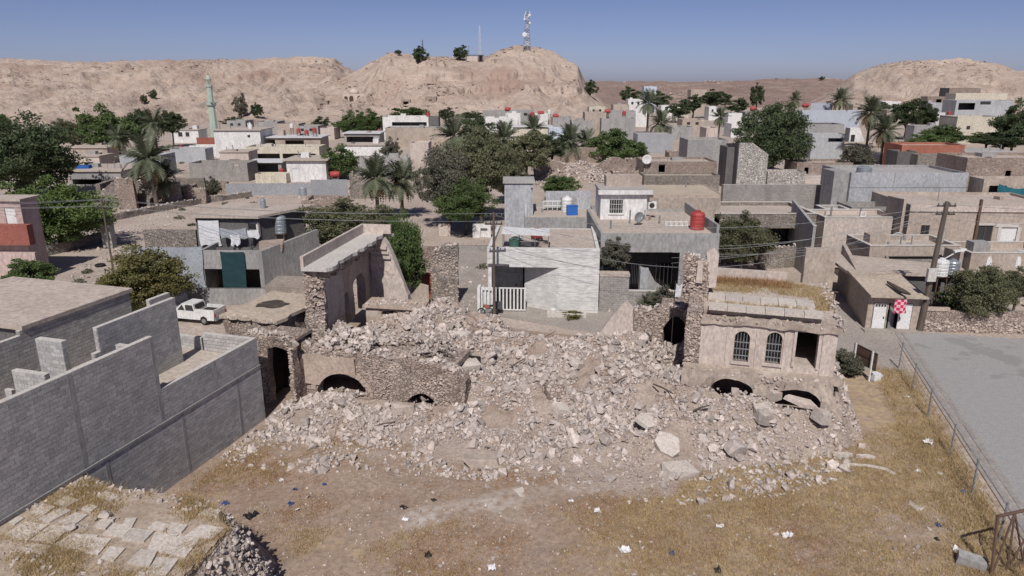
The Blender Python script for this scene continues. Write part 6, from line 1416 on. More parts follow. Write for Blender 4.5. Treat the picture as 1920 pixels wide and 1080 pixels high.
# --- right
town('dark grey blank wall house left of the stone faced building', 1290, 1366, 262, 326, 'render_grey', 8, par=.5)
dX = dat(356); zx = zat(268, dX)
sf = thing('stone_faced_house', 'tall whitish stone faced gable building with dark left side', 'house', (xat(1387, dX, zx), dX, 0), R(-3)); L = xat(1442, dX, zx) - xat(1387, dX, zx)
z2 = zat(289, dX); MB().prism([(0, 0), (L, 0), (L, z2), (L * .45, zx), (0, zx)], 0, .5).build('front_wall', 'masonry_white', sf)
MB().hexa([(-.02, .5, 0), (.4, .5, 0), (.1, 8.5, 0), (-.4, 8.5, 0), (-.02, .5, zx), (.4, .5, zx), (.1, 8.5, zx - .8), (-.4, 8.5, zx - .8)]).build('left_wall', 'render_dark_and_shade', sf)  # shade of the left side painted with dark render
MB().box(L - .4, L, .5, 8, 0, z2).build('right_wall', 'masonry_white', sf); MB().box(0, L, 8, 8.5, 0, z2).build('back_wall', 'masonry_white', sf); MB().box(.4, L - .4, .5, 8, z2 - .8, z2 - .5).build('roof', 'roof_beige', sf)
town('low whitish stone wall stepping down right of the stone faced building', 1440, 1512, 322, 354, 'masonry_white', 4, par=.3, name='stone_wall', cat='wall')
town('narrow dark block standing in for the shaded left side of the stone faced building', 1364, 1384, 276, 352, 'render_dark_and_shade', 5)  # added block, dark colour paints the shaded side of the gable building
sheet_fence('very wide pale blue corrugated sheet hall front', 1493, 1614, 206, 243, 'sheet_blue'); bsx = sheet_fence('taller pale blue corrugated sheet panel behind the wide one', 1521, 1562, 193, 240, 'sheet_blue')
town('grey block house with white ledge below the blue sheet hall', 1511, 1584, 233, 290, 'render_grey', 8, par=.5, side='render_dark_and_shade')  # sides use a darker copy of the render as painted shade
town('smooth light grey front block of the grey house by the palms', 1524, 1585, 251, 298, 'render_blue', 4, ops=[('open', 1553, 1584, 259, 266)])
stw = thing('white_stair', 'white outside staircase block with dark opening beside the palms', 'staircase', (xat(1591, dat(290), 3), dat(290), 0)); zz1 = zat(240, dat(290)); MB().prism([(0, 0), (5.2, 0), (4.2, zz1 * .55), (2.6, zz1), (0, zz1)], 0, 3).build('body', 'white_wall', stw); MB().box(.4, 1.5, -.06, -.002, zz1 * .35, zz1 * .75).build('opening', 'glass', stw)  # opening is a dark panel that paints its shade on the wall
town('tan flat roofed house behind the right palms', 1590, 1690, 273, 300, 'plaster_tan', 12, roof='roof_mud', ov=.2)
town('white low wall below the right palm pair', 1605, 1680, 286, 303, 'white_wall', 2, name='yard_wall', cat='wall')
town('long brick red parapet house in the right middle', 1692, 1810, 272, 318, 'brick_red', 8, roof='roof_beige', par=.5)
town('brown gable left of the brick red parapet, painted dark as shade', 1684, 1720, 284, 322, 'render_dark_and_shade', 5)  # shade of the left-facing side put into the dark render
town('grey stone house under the brick red parapet', 1722, 1812, 290, 330, 'masonry_grey', 3, par=.5, name='stone_house')
town('long flat grey roof house right of the brick red parapet', 1810, 1905, 284, 318, 'plaster_tan', 8, roof='roof_grey', ov=.2)
town('ruined tan house below the tall palm trunks', 1495, 1600, 305, 335, 'masonry', 7, ops=[('open', 1508, 1516, 314, 326)], name='stone_house')
town('white ledge wall above the long block wall', 1498, 1576, 332, 352, 'plaster_pale', 3, cop='coping', par=.3, name='yard_wall', cat='wall')
town('white square upper room with grey base on the right', 1731, 1773, 211, 262, 'white_wall', 7, par=.4, roof='roof_grey')
town('grey base house with white terrace edge under the white upper room', 1715, 1785, 236, 270, 'render_grey', 5, cop='coping', par=.4)
town('large cream house with small window at the right', 1796, 1880, 219, 270, 'cream_wall', 10, par=.4, ops=[('dark', 1812, 1819, 236, 243)], cop='coping')
town('light blue grey house with dark porch behind the cream house', 1794, 1902, 188, 250, 'render_blue', 9, par=.5, ops=[('open', 1797, 1828, 193, 206), ('dark', 1838, 1858, 190, 196)])
town('cream upper house on the slope at the right', 1793, 1890, 175, 236, 'cream_wall', 8, par=.4)
town('brown block house high on the right slope', 1781, 1840, 165, 232, 'masonry', 8, par=.4, side='render_dark_and_shade')
town('low brown ruin on the right slope beside the cream upper house', 1740, 1792, 181, 232, 'masonry', 6, ops=[('open', 1755, 1765, 186, 194)], name='stone_ruin')
town('pale grey sheet roof house behind the white upper room', 1745, 1780, 193, 240, 'render_blue', 6, par=.3)
town('tan shed with thin flat roof left of the dark hedge', 1664, 1686, 206, 240, 'plaster_tan', 5, ov=.3, name='shed', cat='shed')
# --- far strip of small houses
far = [(905, 950, 208, 238, 'render_grey'), (955, 1000, 207, 242, 'render_grey'), (1003, 1030, 214, 244, 'white_wall'), (1036, 1072, 220, 250, 'render_grey'), (1140, 1192, 208, 240, 'render_grey'), (1192, 1214, 212, 238, 'white_wall'),
       (1150, 1180, 196, 226, 'plaster_tan'), (1208, 1232, 162, 212, 'blue_wall'), (1240, 1275, 198, 224, 'white_wall'), (1268, 1292, 205, 228, 'cream_wall'), (1296, 1326, 168, 212, 'plaster_tan'), (1330, 1352, 200, 226, 'white_wall'), (1366, 1392, 212, 240, 'white_wall'), (1398, 1440, 210, 240, 'render_grey'),
       (1280, 1320, 224, 250, 'plaster_tan'), (1260, 1300, 238, 262, 'render_grey'), (1325, 1346, 240, 262, 'plaster_pale'), (1372, 1396, 232, 258, 'white_wall'), (1655, 1690, 190, 225, 'white_wall'), (1600, 1640, 196, 226, 'plaster_tan'), (1700, 1738, 196, 226, 'plaster_tan'),
       (480, 520, 228, 252, 'render_grey'), (520, 560, 232, 254, 'plaster_tan'), (556, 596, 236, 256, 'render_grey'), (600, 626, 240, 262, 'plaster_pale'), (425, 460, 226, 250, 'render_grey'), (848, 905, 224, 250, 'plaster_tan'), (700, 730, 226, 250, 'render_grey'), (1440, 1492, 214, 242, 'plaster_tan'), (1178, 1206, 186, 220, 'white_wall'), (655, 700, 236, 258, 'plaster_tan'), (1105, 1135, 200, 232, 'cream_wall'), (1562, 1600, 190, 222, 'plaster_tan')]
far.sort(); seen_ = {}; ORD = ('leftmost', 'second', 'third', 'fourth', 'fifth', 'sixth', 'seventh', 'eighth', 'ninth', 'tenth', 'eleventh', 'twelfth')
for k, (a_, b_, pt, pb, m_) in enumerate(far):
    nm = {'white_wall': 'white', 'render_grey': 'grey', 'plaster_tan': 'tan', 'cream_wall': 'cream', 'blue_wall': 'pale blue', 'plaster_pale': 'beige'}[m_]
    op_ = [('dark', a_ + (b_ - a_) * .2, a_ + (b_ - a_) * .35, pt + 5, pt + 10), ('dark', a_ + (b_ - a_) * .6, a_ + (b_ - a_) * .75, pt + 5, pt + 10)] if k % 3 == 0 else ()
    seen_[nm] = seen_.get(nm, -1) + 1; od = ORD[seen_[nm]] + ('' if seen_[nm] == 0 else ' from left')
    town(f'small far {nm} house below the hills, {od} of its colour', a_, b_, pt, pb, m_, 9, ops=op_, group=f'far {nm} houses below the hills', par=.5)
# red and white roof tanks
tanks = [(952, 209, 242, 'red_tank', 1, 'bright red tank on the highest grey roof below the middle hill'), (998, 218, 244, 'red_tank', 0, 'red tank on the white house below the middle hill'), (1042, 221, 250, 'red_tank', 1, 'dull red tank on a grey roof right of the white house'), (1139, 213, 264, 'red_tank', 1, 'long red tank beside the taller tan house'), (1170, 216, 262, 'red_tank', 0, 'round red tank above the orange panel'), (1014, 217, 244, 'red_tank', 1, 'thin red tank on the white parapet'),
         (711, 250, 278, 'red_tank', 0, 'red tank at the corner of the grey verandah house'), (803, 219, 262, 'red_tank', 0, 'small red tank on the white fronted upper storey'), (575, 252, 293, 'red_tank', 0, 'left red tank above the canopy house'), (590, 248, 294, 'red_tank', 0, 'right red tank above the canopy house'), (560, 249, 292, 'red_tank', 0, 'third red tank above the canopy house'), (468, 238, 254, 'white_tank', 0, 'white tank left of the canopy house'), (547, 240, 262, 'white_tank', 0, 'white tank near the roofs behind the canopy house'),
         (529, 327, 340, 'red_tank', 0, 'red tank standing beside the white sheet shed'), (629, 334, 370, 'red_tank', 1, 'red tank lying behind the tall sheet fence'), (340, 282, 300, 'red_tank', 0, 'dark red tank before the small white house'), (1779, 217, 262, 'red_tank', 0, 'red tank right of the white upper room'), (1826, 208, 245, 'red_tank', 0, 'red tank on the light blue house terrace'), (1510, 202, 240, 'red_tank', 1, 'long red tank on the roof above the blue sheet hall'), (1712, 196, 226, 'red_tank', 0, 'red tank far off above the dark hedge'), (1745, 196, 236, 'red_tank', 0, 'red tank on the pale sheet roof house'), (470, 243, 296, 'white_tank', 0, 'white tank on the white cube house roof'),
         (1030, 214, 246, 'white_tank', 0, 'white tank on a far white roof'), (1412, 208, 240, 'red_tank', 1, 'red tank on the far grey roof behind the big dense tree')]
for (px, py, pb, m_, ly, lab) in tanks:
    d = dat(pb) + 2.5; sc = d / 200
    tank(lab, px, py, d, .62 * max(.9, sc * .85), (1.9 if ly else 1.35) * max(.9, sc * .85), m_, bool(ly))

# ================================================================== on the hills
def surf(px, names, y0=380, y1=700):
    pass
def hill_z(px, d, py): return zat(py, d)
dpg = bpy.context.evaluated_depsgraph_get()
def ground_at(px, py):
    """where the ray through a picture point meets the hills"""
    dy = (py - 540) / F; dv = Vector(((px - 960) / F, CP - dy * SP, -SP - dy * CP)).normalized()
    best = None
    for n in ('hill_left', 'hill_middle', 'hill_right', 'plateau_far', 'ground'):
        o = bpy.data.objects[n]; hit, loc, _, _ = o.ray_cast(Vector((0, 0, H)), dv)
        if hit and (best is None or loc.length < best.length): best = loc.copy()
    return best if best is not None else P(px, max(py, 165), 0)
bpy.context.view_layer.update()
def lattice(label, px, pyb, pyt, w0, dishes=0, n=9, m='metal_grey', cat='mast'):
    b = ground_at(px, pyb + 4); d = b.y; h = zat(pyt, d) - b.z
    root = thing('lattice_mast', label, cat, b + Vector((0, 0, -.3)))
    wz = lambda t: w0 * (1 - .72 * t)
    for sx in (-1, 1):
        for sy in (-1, 1):
            MB().tube([(sx * wz(t) / 2, sy * wz(t) / 2, h * t) for t in (0, .5, 1)], w0 * .045, 5).build('leg', m, root)
    for k in range(n):
        t0, t1 = k / n, (k + 1) / n; mb = MB()
        for (ax_, ay_), (bx_, by_) in (((-1, -1), (1, -1)), ((1, -1), (1, 1)), ((1, 1), (-1, 1)), ((-1, 1), (-1, -1))):
            a0 = (ax_ * wz(t0) / 2, ay_ * wz(t0) / 2, h * t0); b1_ = (bx_ * wz(t1) / 2, by_ * wz(t1) / 2, h * t1); a1 = (ax_ * wz(t1) / 2, ay_ * wz(t1) / 2, h * t1); b0 = (bx_ * wz(t0) / 2, by_ * wz(t0) / 2, h * t0)
            mb.tube([a0, b1_], w0 * .028, 4).tube([b0, a1], w0 * .028, 4).tube([a1, b1_], w0 * .028, 4)
        mb.build('brace_panel', 'metal_white' if (k % 2 and dishes) else m, root)
    MB().tube([(0, 0, h), (0, 0, h * 1.05)], w0 * .03, 4).build('rod', m, root)
    for k in range(dishes):
        z_ = h * (.42 if k == 0 else .62 + .1 * k); r = 1.5 if k == 0 else .7; x_ = (-1 if k % 2 == 0 else 1) * w0 * .35
        mb = MB().lathe([(.05, 0), (r * .7, .1), (r, .4), (r, .7), (.05, .75)], 14); mb.v = [(x, -z2_, y) for x, y, z2_ in mb.v]; mb.build('dish', 'metal_white', root, (x_, -w0 * .3, z_))
    for k in range(6 if dishes else 0):
        a_ = k * math.pi / 3; MB().box(-.2, .2, -.12, .12, 0, 2.2).build('antenna', 'metal_white', root, (math.cos(a_) * w0 * .35, math.sin(a_) * w0 * .35, h * (.86 if k % 2 else .93)))
lattice('tall lattice telecom mast with dishes on the summit of the middle hill', 988, 90, 22, 5.0, 4, 9)
lattice('slim pale lattice mast beside the small hilltop building', 900, 108, 48, 1.9, 0, 10, 'metal_white'); lattice('thin dark mast behind the left hilltop tree', 793, 106, 74, 1.4, 0, 6, 'metal_dark'); lattice('short thin mast left of the small hilltop building', 879, 110, 84, 1.0, 0, 5, 'metal_grey')
b = ground_at(890, 113); hb = thing('hilltop_hut', 'small flat roofed open hut on the crest of the middle hill', 'hut', b + Vector((-6, 0, -.5))); MB().box(0, 8, 0, 4, 0, 3).build('wall', 'plaster_pale', hb); MB().box(-.5, 12, -.5, 5, 3.6, 4.0).build('roof', 'render_dark_and_shade', hb)
for x_ in (.2, 8.6, 11): MB().box(x_, x_ + .5, -.3, .2, 0, 3.6).build('post', 'render_dark_and_shade', hb)
MB().box(8.3, 11.6, 3, 3.5, 0, 3.58).build('dark_wall', 'render_dark_and_shade', hb)
b = ground_at(665, 190); shn = thing('domed_shrine', 'small pale domed shrine with dark arches on the slope of the middle hill', 'shrine', b + Vector((-7, 0, -.6)), 0)
w = colwall(13, .6, 5.0, [(.8, 3.0, -1, 3.6, 1.1), (3.9, 6.4, -1, 3.8, 1.2), (8.6, 11.6, -1, 3.8, 1.3)], None, None, 0); w.build('front_wall', 'dome_white', shn); MB().box(0, 13, 3, 6, 0, 4.9).build('body', 'dome_white', shn); MB().box(0, 13, .6, 3, 4.4, 4.95).build('roof', 'dome_white', shn)
MB().lathe([(3.0, 0), (2.9, 1.0), (2.2, 2.2), (1.0, 2.9), (.05, 3.1)], 16, (6.4, 3.2, 4.95)).build('dome', 'dome_white', shn, smooth=True)
b = ground_at(760, 197); cv = thing('rock_shelter', 'dark square cave opening with stone frame low on the middle hill', 'shelter', b + Vector((-2, -1, -1))); MB().box(0, 1, 0, 3, 0, 4).box(4, 5, 0, 3, 0, 4).box(1, 4, 0, 3, 3, 4).build('frame', 'masonry', cv); MB().box(1, 4, 1.5, 3, 0, 3).build('opening', 'shade_void', cv)  # near-black block paints the dark inside the stone frame
for (px, py, lab) in ((808, 192, 'small square stone hut low on the middle hill'), (605, 200, 'tiny stone hut with dark doorway on the left slope')):
    b = ground_at(px, py); h_ = thing('stone_hut', lab, 'hut', b + Vector((-3, -1, -1))); colwall(6, .6, 4.2, [(2, 3.6, -1, 2.6, 0)]).build('front_wall', 'masonry', h_); MB().box(0, 6, .6, 5, 0, 4.15).build('body', 'masonry', h_)

# ================================================================== vegetation
def crown_mesh(name, material, seed, n_cl=46, per=120, leaf=.16, shape='round', rx=1.0, rz=.8, low=-.92):
    """leaf clusters scattered in an uneven volume of about unit radius; leaf size is relative to the radius"""
    r = np.random.default_rng(seed); C = []
    while len(C) < n_cl:
        p = r.normal(size=3); p /= np.linalg.norm(p); q = p * 1.25 + seed
        rad = .86 + .62 * float(fbm(q[0], q[1], q[2], 2, seed)); rr = rad * (.35 + .65 * r.random() ** .55)
        p = p * rr
        if p[2] > low * (.9 + .3 * r.random()): C.append(p)
    C = np.array(C); out = []; nor = []
    for c in C:
        k = int(per * r.uniform(.6, 1.4)); s = r.uniform(.11, .23)
        q = r.normal(0, 1, (k, 3)); q /= np.linalg.norm(q, axis=1)[:, None] + 1e-9; q *= (r.random((k, 1)) ** .5) * s * np.array([1.15, 1.15, .8]); out.append(q + c)
    pts = np.concatenate(out) * np.array([rx, rx, rz]); n = len(pts)
    a = r.normal(size=(n, 3)); a /= np.linalg.norm(a, axis=1)[:, None]; b = np.cross(a, r.normal(size=(n, 3))); b /= np.linalg.norm(b, axis=1)[:, None] + 1e-9
    L = leaf * r.uniform(.6, 1.3, (n, 1)); W = L * r.uniform(.4, .7, (n, 1))
    V = np.stack([pts - a * L * .5, pts + b * W * .5, pts + a * L * .5, pts - b * W * .5], 1).reshape(-1, 3)
    T = np.arange(n * 4).reshape(-1, 4)
    return np_mesh(name, V, T, M(material), None, 4)
CROWNS = {}
def get_crown(kind, m, seed, detail):
    k = (kind, m, seed % 3, detail)
    if k not in CROWNS:
        cl, per, lf = {2: (230, 125, .058), 1: (150, 85, .088), 0: (80, 60, .14)}[detail]
        CROWNS[k] = crown_mesh('crown', m, 100 + seed % 3 * 7 + hash(kind) % 5 if False else 100 + (seed % 3) * 7 + len(kind), cl, per, lf, kind)
    return CROWNS[k]
def tree(label, px, pc, wpx, hpx, pb, m='leaf_green', kind='round', detail=1, zb=0.0, name='tree', cat='tree', group=None, d=None, seed=None):
    """px, pc: picture centre of the crown; wpx, hpx: crown size in picture; pb: picture row of the foot"""
    d = d or dat(pb, zb); zc = zat(pc, d); x = xat(px, d, zc); k = (d * CP + (H - zc) * SP) / F
    rw, rh = wpx * k / 2 * 1.2, hpx * k / 2 * 1.2
    seed = random.randint(0, 99) if seed is None else seed
    root = thing(name, label, cat, (x, d, zb), 0, group)
    mb = MB(); hgt = max(zc - zb, .3); r0 = max(.06, rw * .06)
    mb.tube([(0, 0, -.1), (rw * .05, 0, hgt * .5), (0, rw * .05, hgt)], [r0, r0 * .8, r0 * .5], 7)
    for j in range(6):
        a_ = j * 1.05 + seed; mb.tube([(0, 0, hgt * (.45 + .07 * j)), (math.cos(a_) * rw * .35, math.sin(a_) * rw * .35, hgt + rh * .05 * j), (math.cos(a_) * rw * .65, math.sin(a_) * rw * .65, hgt + rh * .3)], [r0 * .55, r0 * .35, r0 * .12], 5)
    mb.build('trunk', 'bark', root)
    c = link('crown', get_crown(kind, m, seed, detail), root, (0, 0, zc - zb), (0, 0, seed * 1.3), (rw, rw * .9, rh * 1.22)); return root
TR_ = [
 ('huge dark green tree at the left edge', 40, 292, 190, 125, 372, 'leaf_dark', 2), ('bright green feathery tree below the huge dark tree', 103, 402, 158, 112, 470, 'leaf_bright', 2),
 ('mid green rounded tree behind the left palms', 196, 243, 88, 72, 300, 'leaf_green', 1), ('dusty olive bush between the left trees', 132, 252, 58, 46, 290, 'leaf_olive', 1), ('dark tree left of the far left palm', 255, 240, 56, 56, 286, 'leaf_dark', 1), ('dark tree right of the far left palm', 320, 232, 48, 40, 275, 'leaf_dark', 1), ('dark tree crown at the left margin below the ridge', 2, 230, 34, 30, 300, 'leaf_green', 1),
 ('dense green bush right of the small white cube house', 638, 305, 74, 54, 336, 'leaf_green', 1),
 ('left green bush of the hedge below the shrine', 660, 234, 56, 40, 258, 'leaf_green', 1), ('right green bush of the hedge below the shrine', 695, 230, 52, 40, 258, 'leaf_green', 1), ('flat green treetop behind the white fronted upper storey', 770, 212, 64, 22, 246, 'leaf_green', 0), ('dusty shrub beside the long white wall house', 733, 283, 34, 40, 312, 'leaf_dusty', 1),
 ('large olive tree at the left of the middle grove', 840, 345, 110, 120, 430, 'leaf_dusty', 2), ('tall olive tree in the middle of the grove', 900, 310, 120, 110, 418, 'leaf_olive', 2), ('bright green bush at the foot of the middle grove', 872, 380, 100, 72, 440, 'leaf_green', 2), ('dark olive tree right of the grove', 985, 288, 90, 66, 340, 'leaf_olive', 1), ('brown olive tree behind the stair tower', 950, 328, 70, 74, 380, 'leaf_olive', 1), ('grey green tree behind the tall palm', 893, 245, 60, 52, 300, 'leaf_dark', 1), ('dark tree filling the left of the pink stone ruin', 1035, 275, 56, 42, 330, 'leaf_dark', 1),
 ('rounded deep green tree above the pink stone ruin', 1150, 276, 96, 56, 318, 'leaf_green', 1), ('smaller green tree right of the rounded deep green tree', 1192, 284, 50, 34, 316, 'leaf_green', 1),
 ('big dense willow like tree beside the stone faced building', 1450, 262, 132, 112, 330, 'leaf_dark', 2), ('spiky green bush before the palm trunks', 1612, 302, 62, 50, 332, 'leaf_dusty', 1), ('dark hedge tree left of the white upper room', 1702, 214, 64, 46, 262, 'leaf_dark', 1), ('second dark hedge tree beside the sheet roof house', 1735, 218, 46, 36, 262, 'leaf_dark', 1), ('green bush below the white upper room', 1770, 255, 76, 34, 276, 'leaf_green', 1), ('green creeper bush left of the cream house foot', 1740, 262, 60, 22, 279, 'leaf_green', 1), ('dark bushy tree at the right margin', 1905, 232, 66, 70, 290, 'leaf_dark', 1), ('low green hedge below the right margin tree', 1880, 264, 90, 26, 290, 'leaf_dark', 1), ('leafy bush at the foot of the cream house', 1850, 262, 60, 22, 284, 'leaf_green', 1),
 ('far dark tree left of the twin palms', 1180, 180, 46, 26, 216, 'leaf_dark', 0), ('far dark tree at the town edge below the plateau', 1236, 188, 40, 26, 220, 'leaf_dark', 0), ('far green tree behind the right town strip', 1340, 186, 60, 30, 222, 'leaf_dark', 0), ('second far green tree behind the right town strip', 1300, 195, 46, 26, 224, 'leaf_dark', 0), ('third far green tree behind the right town strip', 1272, 206, 44, 26, 230, 'leaf_dark', 0), ('tall far dark tree near the right town strip', 1420, 180, 28, 40, 226, 'leaf_dark', 0), ('far dark tree beside the big dense tree', 1385, 200, 46, 24, 232, 'leaf_dark', 0), ('far dark bush above the blue sheet hall', 1660, 205, 46, 22, 234, 'leaf_dark', 0), ('dark far treetop behind the long white wall house', 880, 218, 46, 16, 240, 'leaf_dark', 0), ('dark far treetop above the pale wall left of the mast', 835, 214, 30, 20, 238, 'leaf_dark', 0),
 ('far low bush right of the shrine', 602, 232, 36, 20, 250, 'leaf_dark', 0),('far low bush left of the red tanks', 440, 228, 44, 14, 246, 'leaf_dark', 0),
 ('yellow olive tree in front of the grey fabric screens', 268, 527, 158, 108, 592, 'leaf_yellow', 2), ('small vivid green shrub left of the yellow olive tree', 58, 516, 80, 56, 560, 'leaf_green', 1),
 ('wide olive green tree behind the standing ruin wing', 640, 424, 160, 82, 500, 'leaf_olive', 2), ('dark green climbing tree right of the standing ruin wing', 752, 482, 92, 140, 570, 'leaf_green', 2), ('dense olive shrub at the top of the climbing tree', 715, 425, 90, 70, 500, 'leaf_olive', 2),
 ('leafy grey green tree beside the white house wall', 1151, 480, 58, 58, 572, 'leaf_dusty', 1), ('dense grey green tamarisk behind the arched window house', 1392, 450, 96, 86, 515, 'leaf_olive', 2), ('green palm like shrub behind the stair tower', 1048, 348, 70, 34, 376, 'leaf_green', 1),
 ('green bush overhanging the roadside stone wall', 1826, 550, 108, 98, 612, 'leaf_olive', 2), ('second bush on the roadside wall at the right edge', 1908, 536, 76, 56, 600, 'leaf_olive', 2), ('low green bush left of the overhanging bush', 1786, 560, 40, 34, 605, 'leaf_green', 1),
 ('blue green shrub before the boundary wall of the porch house', 1242, 566, 66, 50, 592, 'leaf_dusty', 1), ('green weeds bush beside the notice board', 1590, 684, 62, 44, 703, 'leaf_dusty', 1), ('small green plant in the planter by the white house', 1075, 590, 44, 10, 594, 'leaf_yellow', 0), ('low dusty shrub below the dirt lot palm', 400, 352, 26, 34, 374, 'leaf_dusty', 1), ('small thorn bush before the roadside lane', 1570, 672, 20, 18, 690, 'leaf_dusty', 0),
]
for (lab, px, pc, w_, h_, pb, m_, det) in TR_:
    tree(lab, px, pc, w_, h_, pb, m_, 'round', det)
# trees standing on the hills
for (px, py, w_, h_, lab, m_) in ((786, 103, 30, 26, 'round dark tree on the left crest of the middle hill', 'leaf_dark'), (862, 100, 28, 24, 'dark tree left of the hilltop hut', 'leaf_dark'), (746, 98, 14, 8, 'tiny bush on the left shoulder of the middle hill', 'leaf_dark'), (288, 177, 16, 14, 'small green tree on the bare left slope', 'leaf_dark'), (269, 186, 14, 16, 'small brown tree on the bare left slope', 'leaf_olive'), (450, 200, 26, 40, 'thin bare brownish tree right of the minaret', 'leaf_dusty'), (482, 207, 24, 24, 'dark shrub right of the thin brownish tree', 'leaf_dark'), (1107, 166, 26, 26, 'dark tree at the right foot of the middle hill', 'leaf_dark'), (1541, 147, 10, 6, 'tiny lone bush on the plateau skyline', 'leaf_dark')):
    b = ground_at(px, py + h_ / 2 + 1); tree(lab, px, py, w_, h_, 0, m_, 'round', 0, zb=b.z - .3, d=b.y)

# palms
def frond_mesh(name, m, droop, seed, n=15):
    r = random.Random(seed); mb = MB(); pts = []
    for i in range(n + 1):
        t = i / n; pts.append(Vector((t * (1 - .12 * droop * t), 0, .32 * t - droop * t * t)))
    for i in range(n):
        p, q = pts[i], pts[i + 1]; wd = .012 * (1 - i / n) + .003
        mb.add([p + Vector((0, -wd, 0)), q + Vector((0, -wd, 0)), q + Vector((0, wd, 0)), p + Vector((0, wd, 0))], [(0, 1, 2, 3)])
        if i > 1:
            t = i / n; ln = .30 * math.sin(math.pi * min(1, .18 + t * .85)) + .03
            for s in (-1, 1):
                e = p + Vector((ln * .75, s * ln * .75, -ln * (.15 + .5 * droop) + r.uniform(-.03, .05)))
                mb.add([p, p.lerp(q, .95), e], [(0, 1, 2)])
    return mb.mesh(name, m)
FR_G = [frond_mesh('frond', 'frond_green', d_, k) for k, d_ in enumerate((.25, .5, .8))]; FR_D = frond_mesh('frond', 'frond_dry', 1.25, 9)
def palm(label, px, pc, rpx, pb, zb=0.0, n=30, dates=False, dry=7, lean=0.0, stem=True):
    d = dat(pb, zb); zc = zat(pc, d); x = xat(px, d, zc); k = (d * CP + (H - zc) * SP) / F; r = rpx * k; xb = x - lean * k
    root = thing('palm_tree', label, 'palm', (xb, d, zb), 0, 'date palms')
    hh = zc - zb; tr = max(.16, r * .075)
    MB().tube([(0, 0, -.2), ((x - xb) * .3, 0, hh * .4), ((x - xb) * .7, 0, hh * .75), (x - xb, 0, hh + r * .06)], [tr * 1.25, tr, tr * .95, tr * 1.15], 8).build('trunk', 'palm_trunk', root)
    for i in range(int(n * 1.4)):
        el = (1.25, .85, .45, .05)[i % 4] + random.uniform(-.12, .12); a_ = i * 2.39996 + random.uniform(-.2, .2); s = r * random.uniform(.88, 1.12) * 1.12
        link('frond', FR_G[0 if el > 1 else (1 if el > .4 else 2)], root, (x - xb, 0, hh), (0, -el + .25, a_), (s, s, s))
    for i in range(dry + 3):
        s = r * random.uniform(.6, .85); link('frond', FR_D, root, (x - xb, 0, hh - .1), (0, random.uniform(.1, .5), i * 6.283 / (dry + 3) + random.uniform(-.3, .3)), (s, s, s))
    if dates:
        for i in range(5):
            a_ = i * 1.26 + 2.6; MB().lathe([(.05, 0), (.28, -.35), (.34, -.8), (.2, -1.2), (.03, -1.3)], 8).rough(.06, 3, i).build('date_cluster', 'dates', root, (x - xb + math.cos(a_) * r * .26, math.sin(a_) * r * .26, hh - .1), None)
    return root
palm('big leaning date palm rising from the stone ruin on the left', 277, 300, 52, 392, n=34, dry=10, lean=-6)
palm('short bushy palm right of the big leaning palm', 306, 338, 38, 386, n=24, dry=10)
palm('far left date palm between two dark trees', 288, 232, 30, 292, n=28, dry=8)
palm('tan shaggy palm left of the big leaning palm', 221, 258, 27, 318, n=26, dry=14)
palm('left palm of the pair with orange dates', 705, 335, 46, 412, n=34, dates=True, dry=12)
palm('right palm of the pair with orange dates', 752, 340, 42, 408, n=32, dates=True, dry=12)
palm('tall palm over the left of the middle grove', 852, 258, 44, 345, n=30, dry=16)
palm('feathery palm above the middle grove', 945, 262, 36, 330, n=30, dry=3); palm('spiky palm before the white slab roof house', 1001, 243, 28, 300, n=28, dry=3); palm('wide feathery palm before the pale blue house', 1068, 266, 34, 318, n=30, dry=2); palm('feathery palm touching the pale blue house', 1100, 268, 28, 316, n=26, dry=2)
palm('tall far palm above the right far houses', 1216, 194, 27, 252, n=26, dry=6); palm('drooping palm below the tall far palm', 1240, 232, 27, 275, n=26, dry=10); palm('far palm with tan skirt near the dark grey wall', 1350, 220, 20, 290, n=24, dry=10); palm('slim palm left of the blue sheet hall', 1491, 188, 17, 246, n=22, dry=4)
palm('palm rising before the blue sheet hall', 1576, 187, 23, 242, n=26, dry=8); palm('left tall palm of the right hand pair', 1633, 213, 32, 304, n=30, dry=14); palm('right palm of the right hand pair', 1659, 246, 32, 308, n=30, dry=14); palm('squat palm beside the big dense tree', 1455, 215, 22, 262, n=22, dry=4)
palm('young palm before the boundary wall of the porch house', 1212, 572, 24, 594, n=16, dry=2); palm('palm crown behind the grey verandah hedge', 270, 222, 20, 280, n=20, dry=3)

# ================================================================== dry grass and litter in the yard
def grass(name, label, n, seed, zone, zf, hgt, m, wid=.022, parent=None, tuft=.12):
    r = np.random.default_rng(seed); P_ = []
    while sum(len(p) for p in P_) < n:
        c = zone(r, 6000); P_.append(c)
    p = np.concatenate(P_)[:n]; k = 5
    p = np.repeat(p, k, axis=0) + r.normal(0, tuft, (len(p) * k, 2)); z = zf(p[:, 0], p[:, 1]); h = hgt * r.uniform(.4, 1.3, len(p)); a = r.uniform(0, 6.283, len(p)); b = r.normal(0, .55, (len(p), 2)) * h[:, None]
    dx, dy = np.cos(a) * wid, np.sin(a) * wid
    V = np.stack([np.stack([p[:, 0] - dx, p[:, 1] - dy, z - .02], 1), np.stack([p[:, 0] + dx, p[:, 1] + dy, z - .02], 1), np.stack([p[:, 0] + b[:, 0], p[:, 1] + b[:, 1], z + h], 1)], 1).reshape(-1, 3)
    o = link(name, np_mesh(name, V, np.arange(len(V)).reshape(-1, 3), M(m)), parent); return tag(o, label if parent is None else None, 'grass' if parent is None else None, kind='stuff')
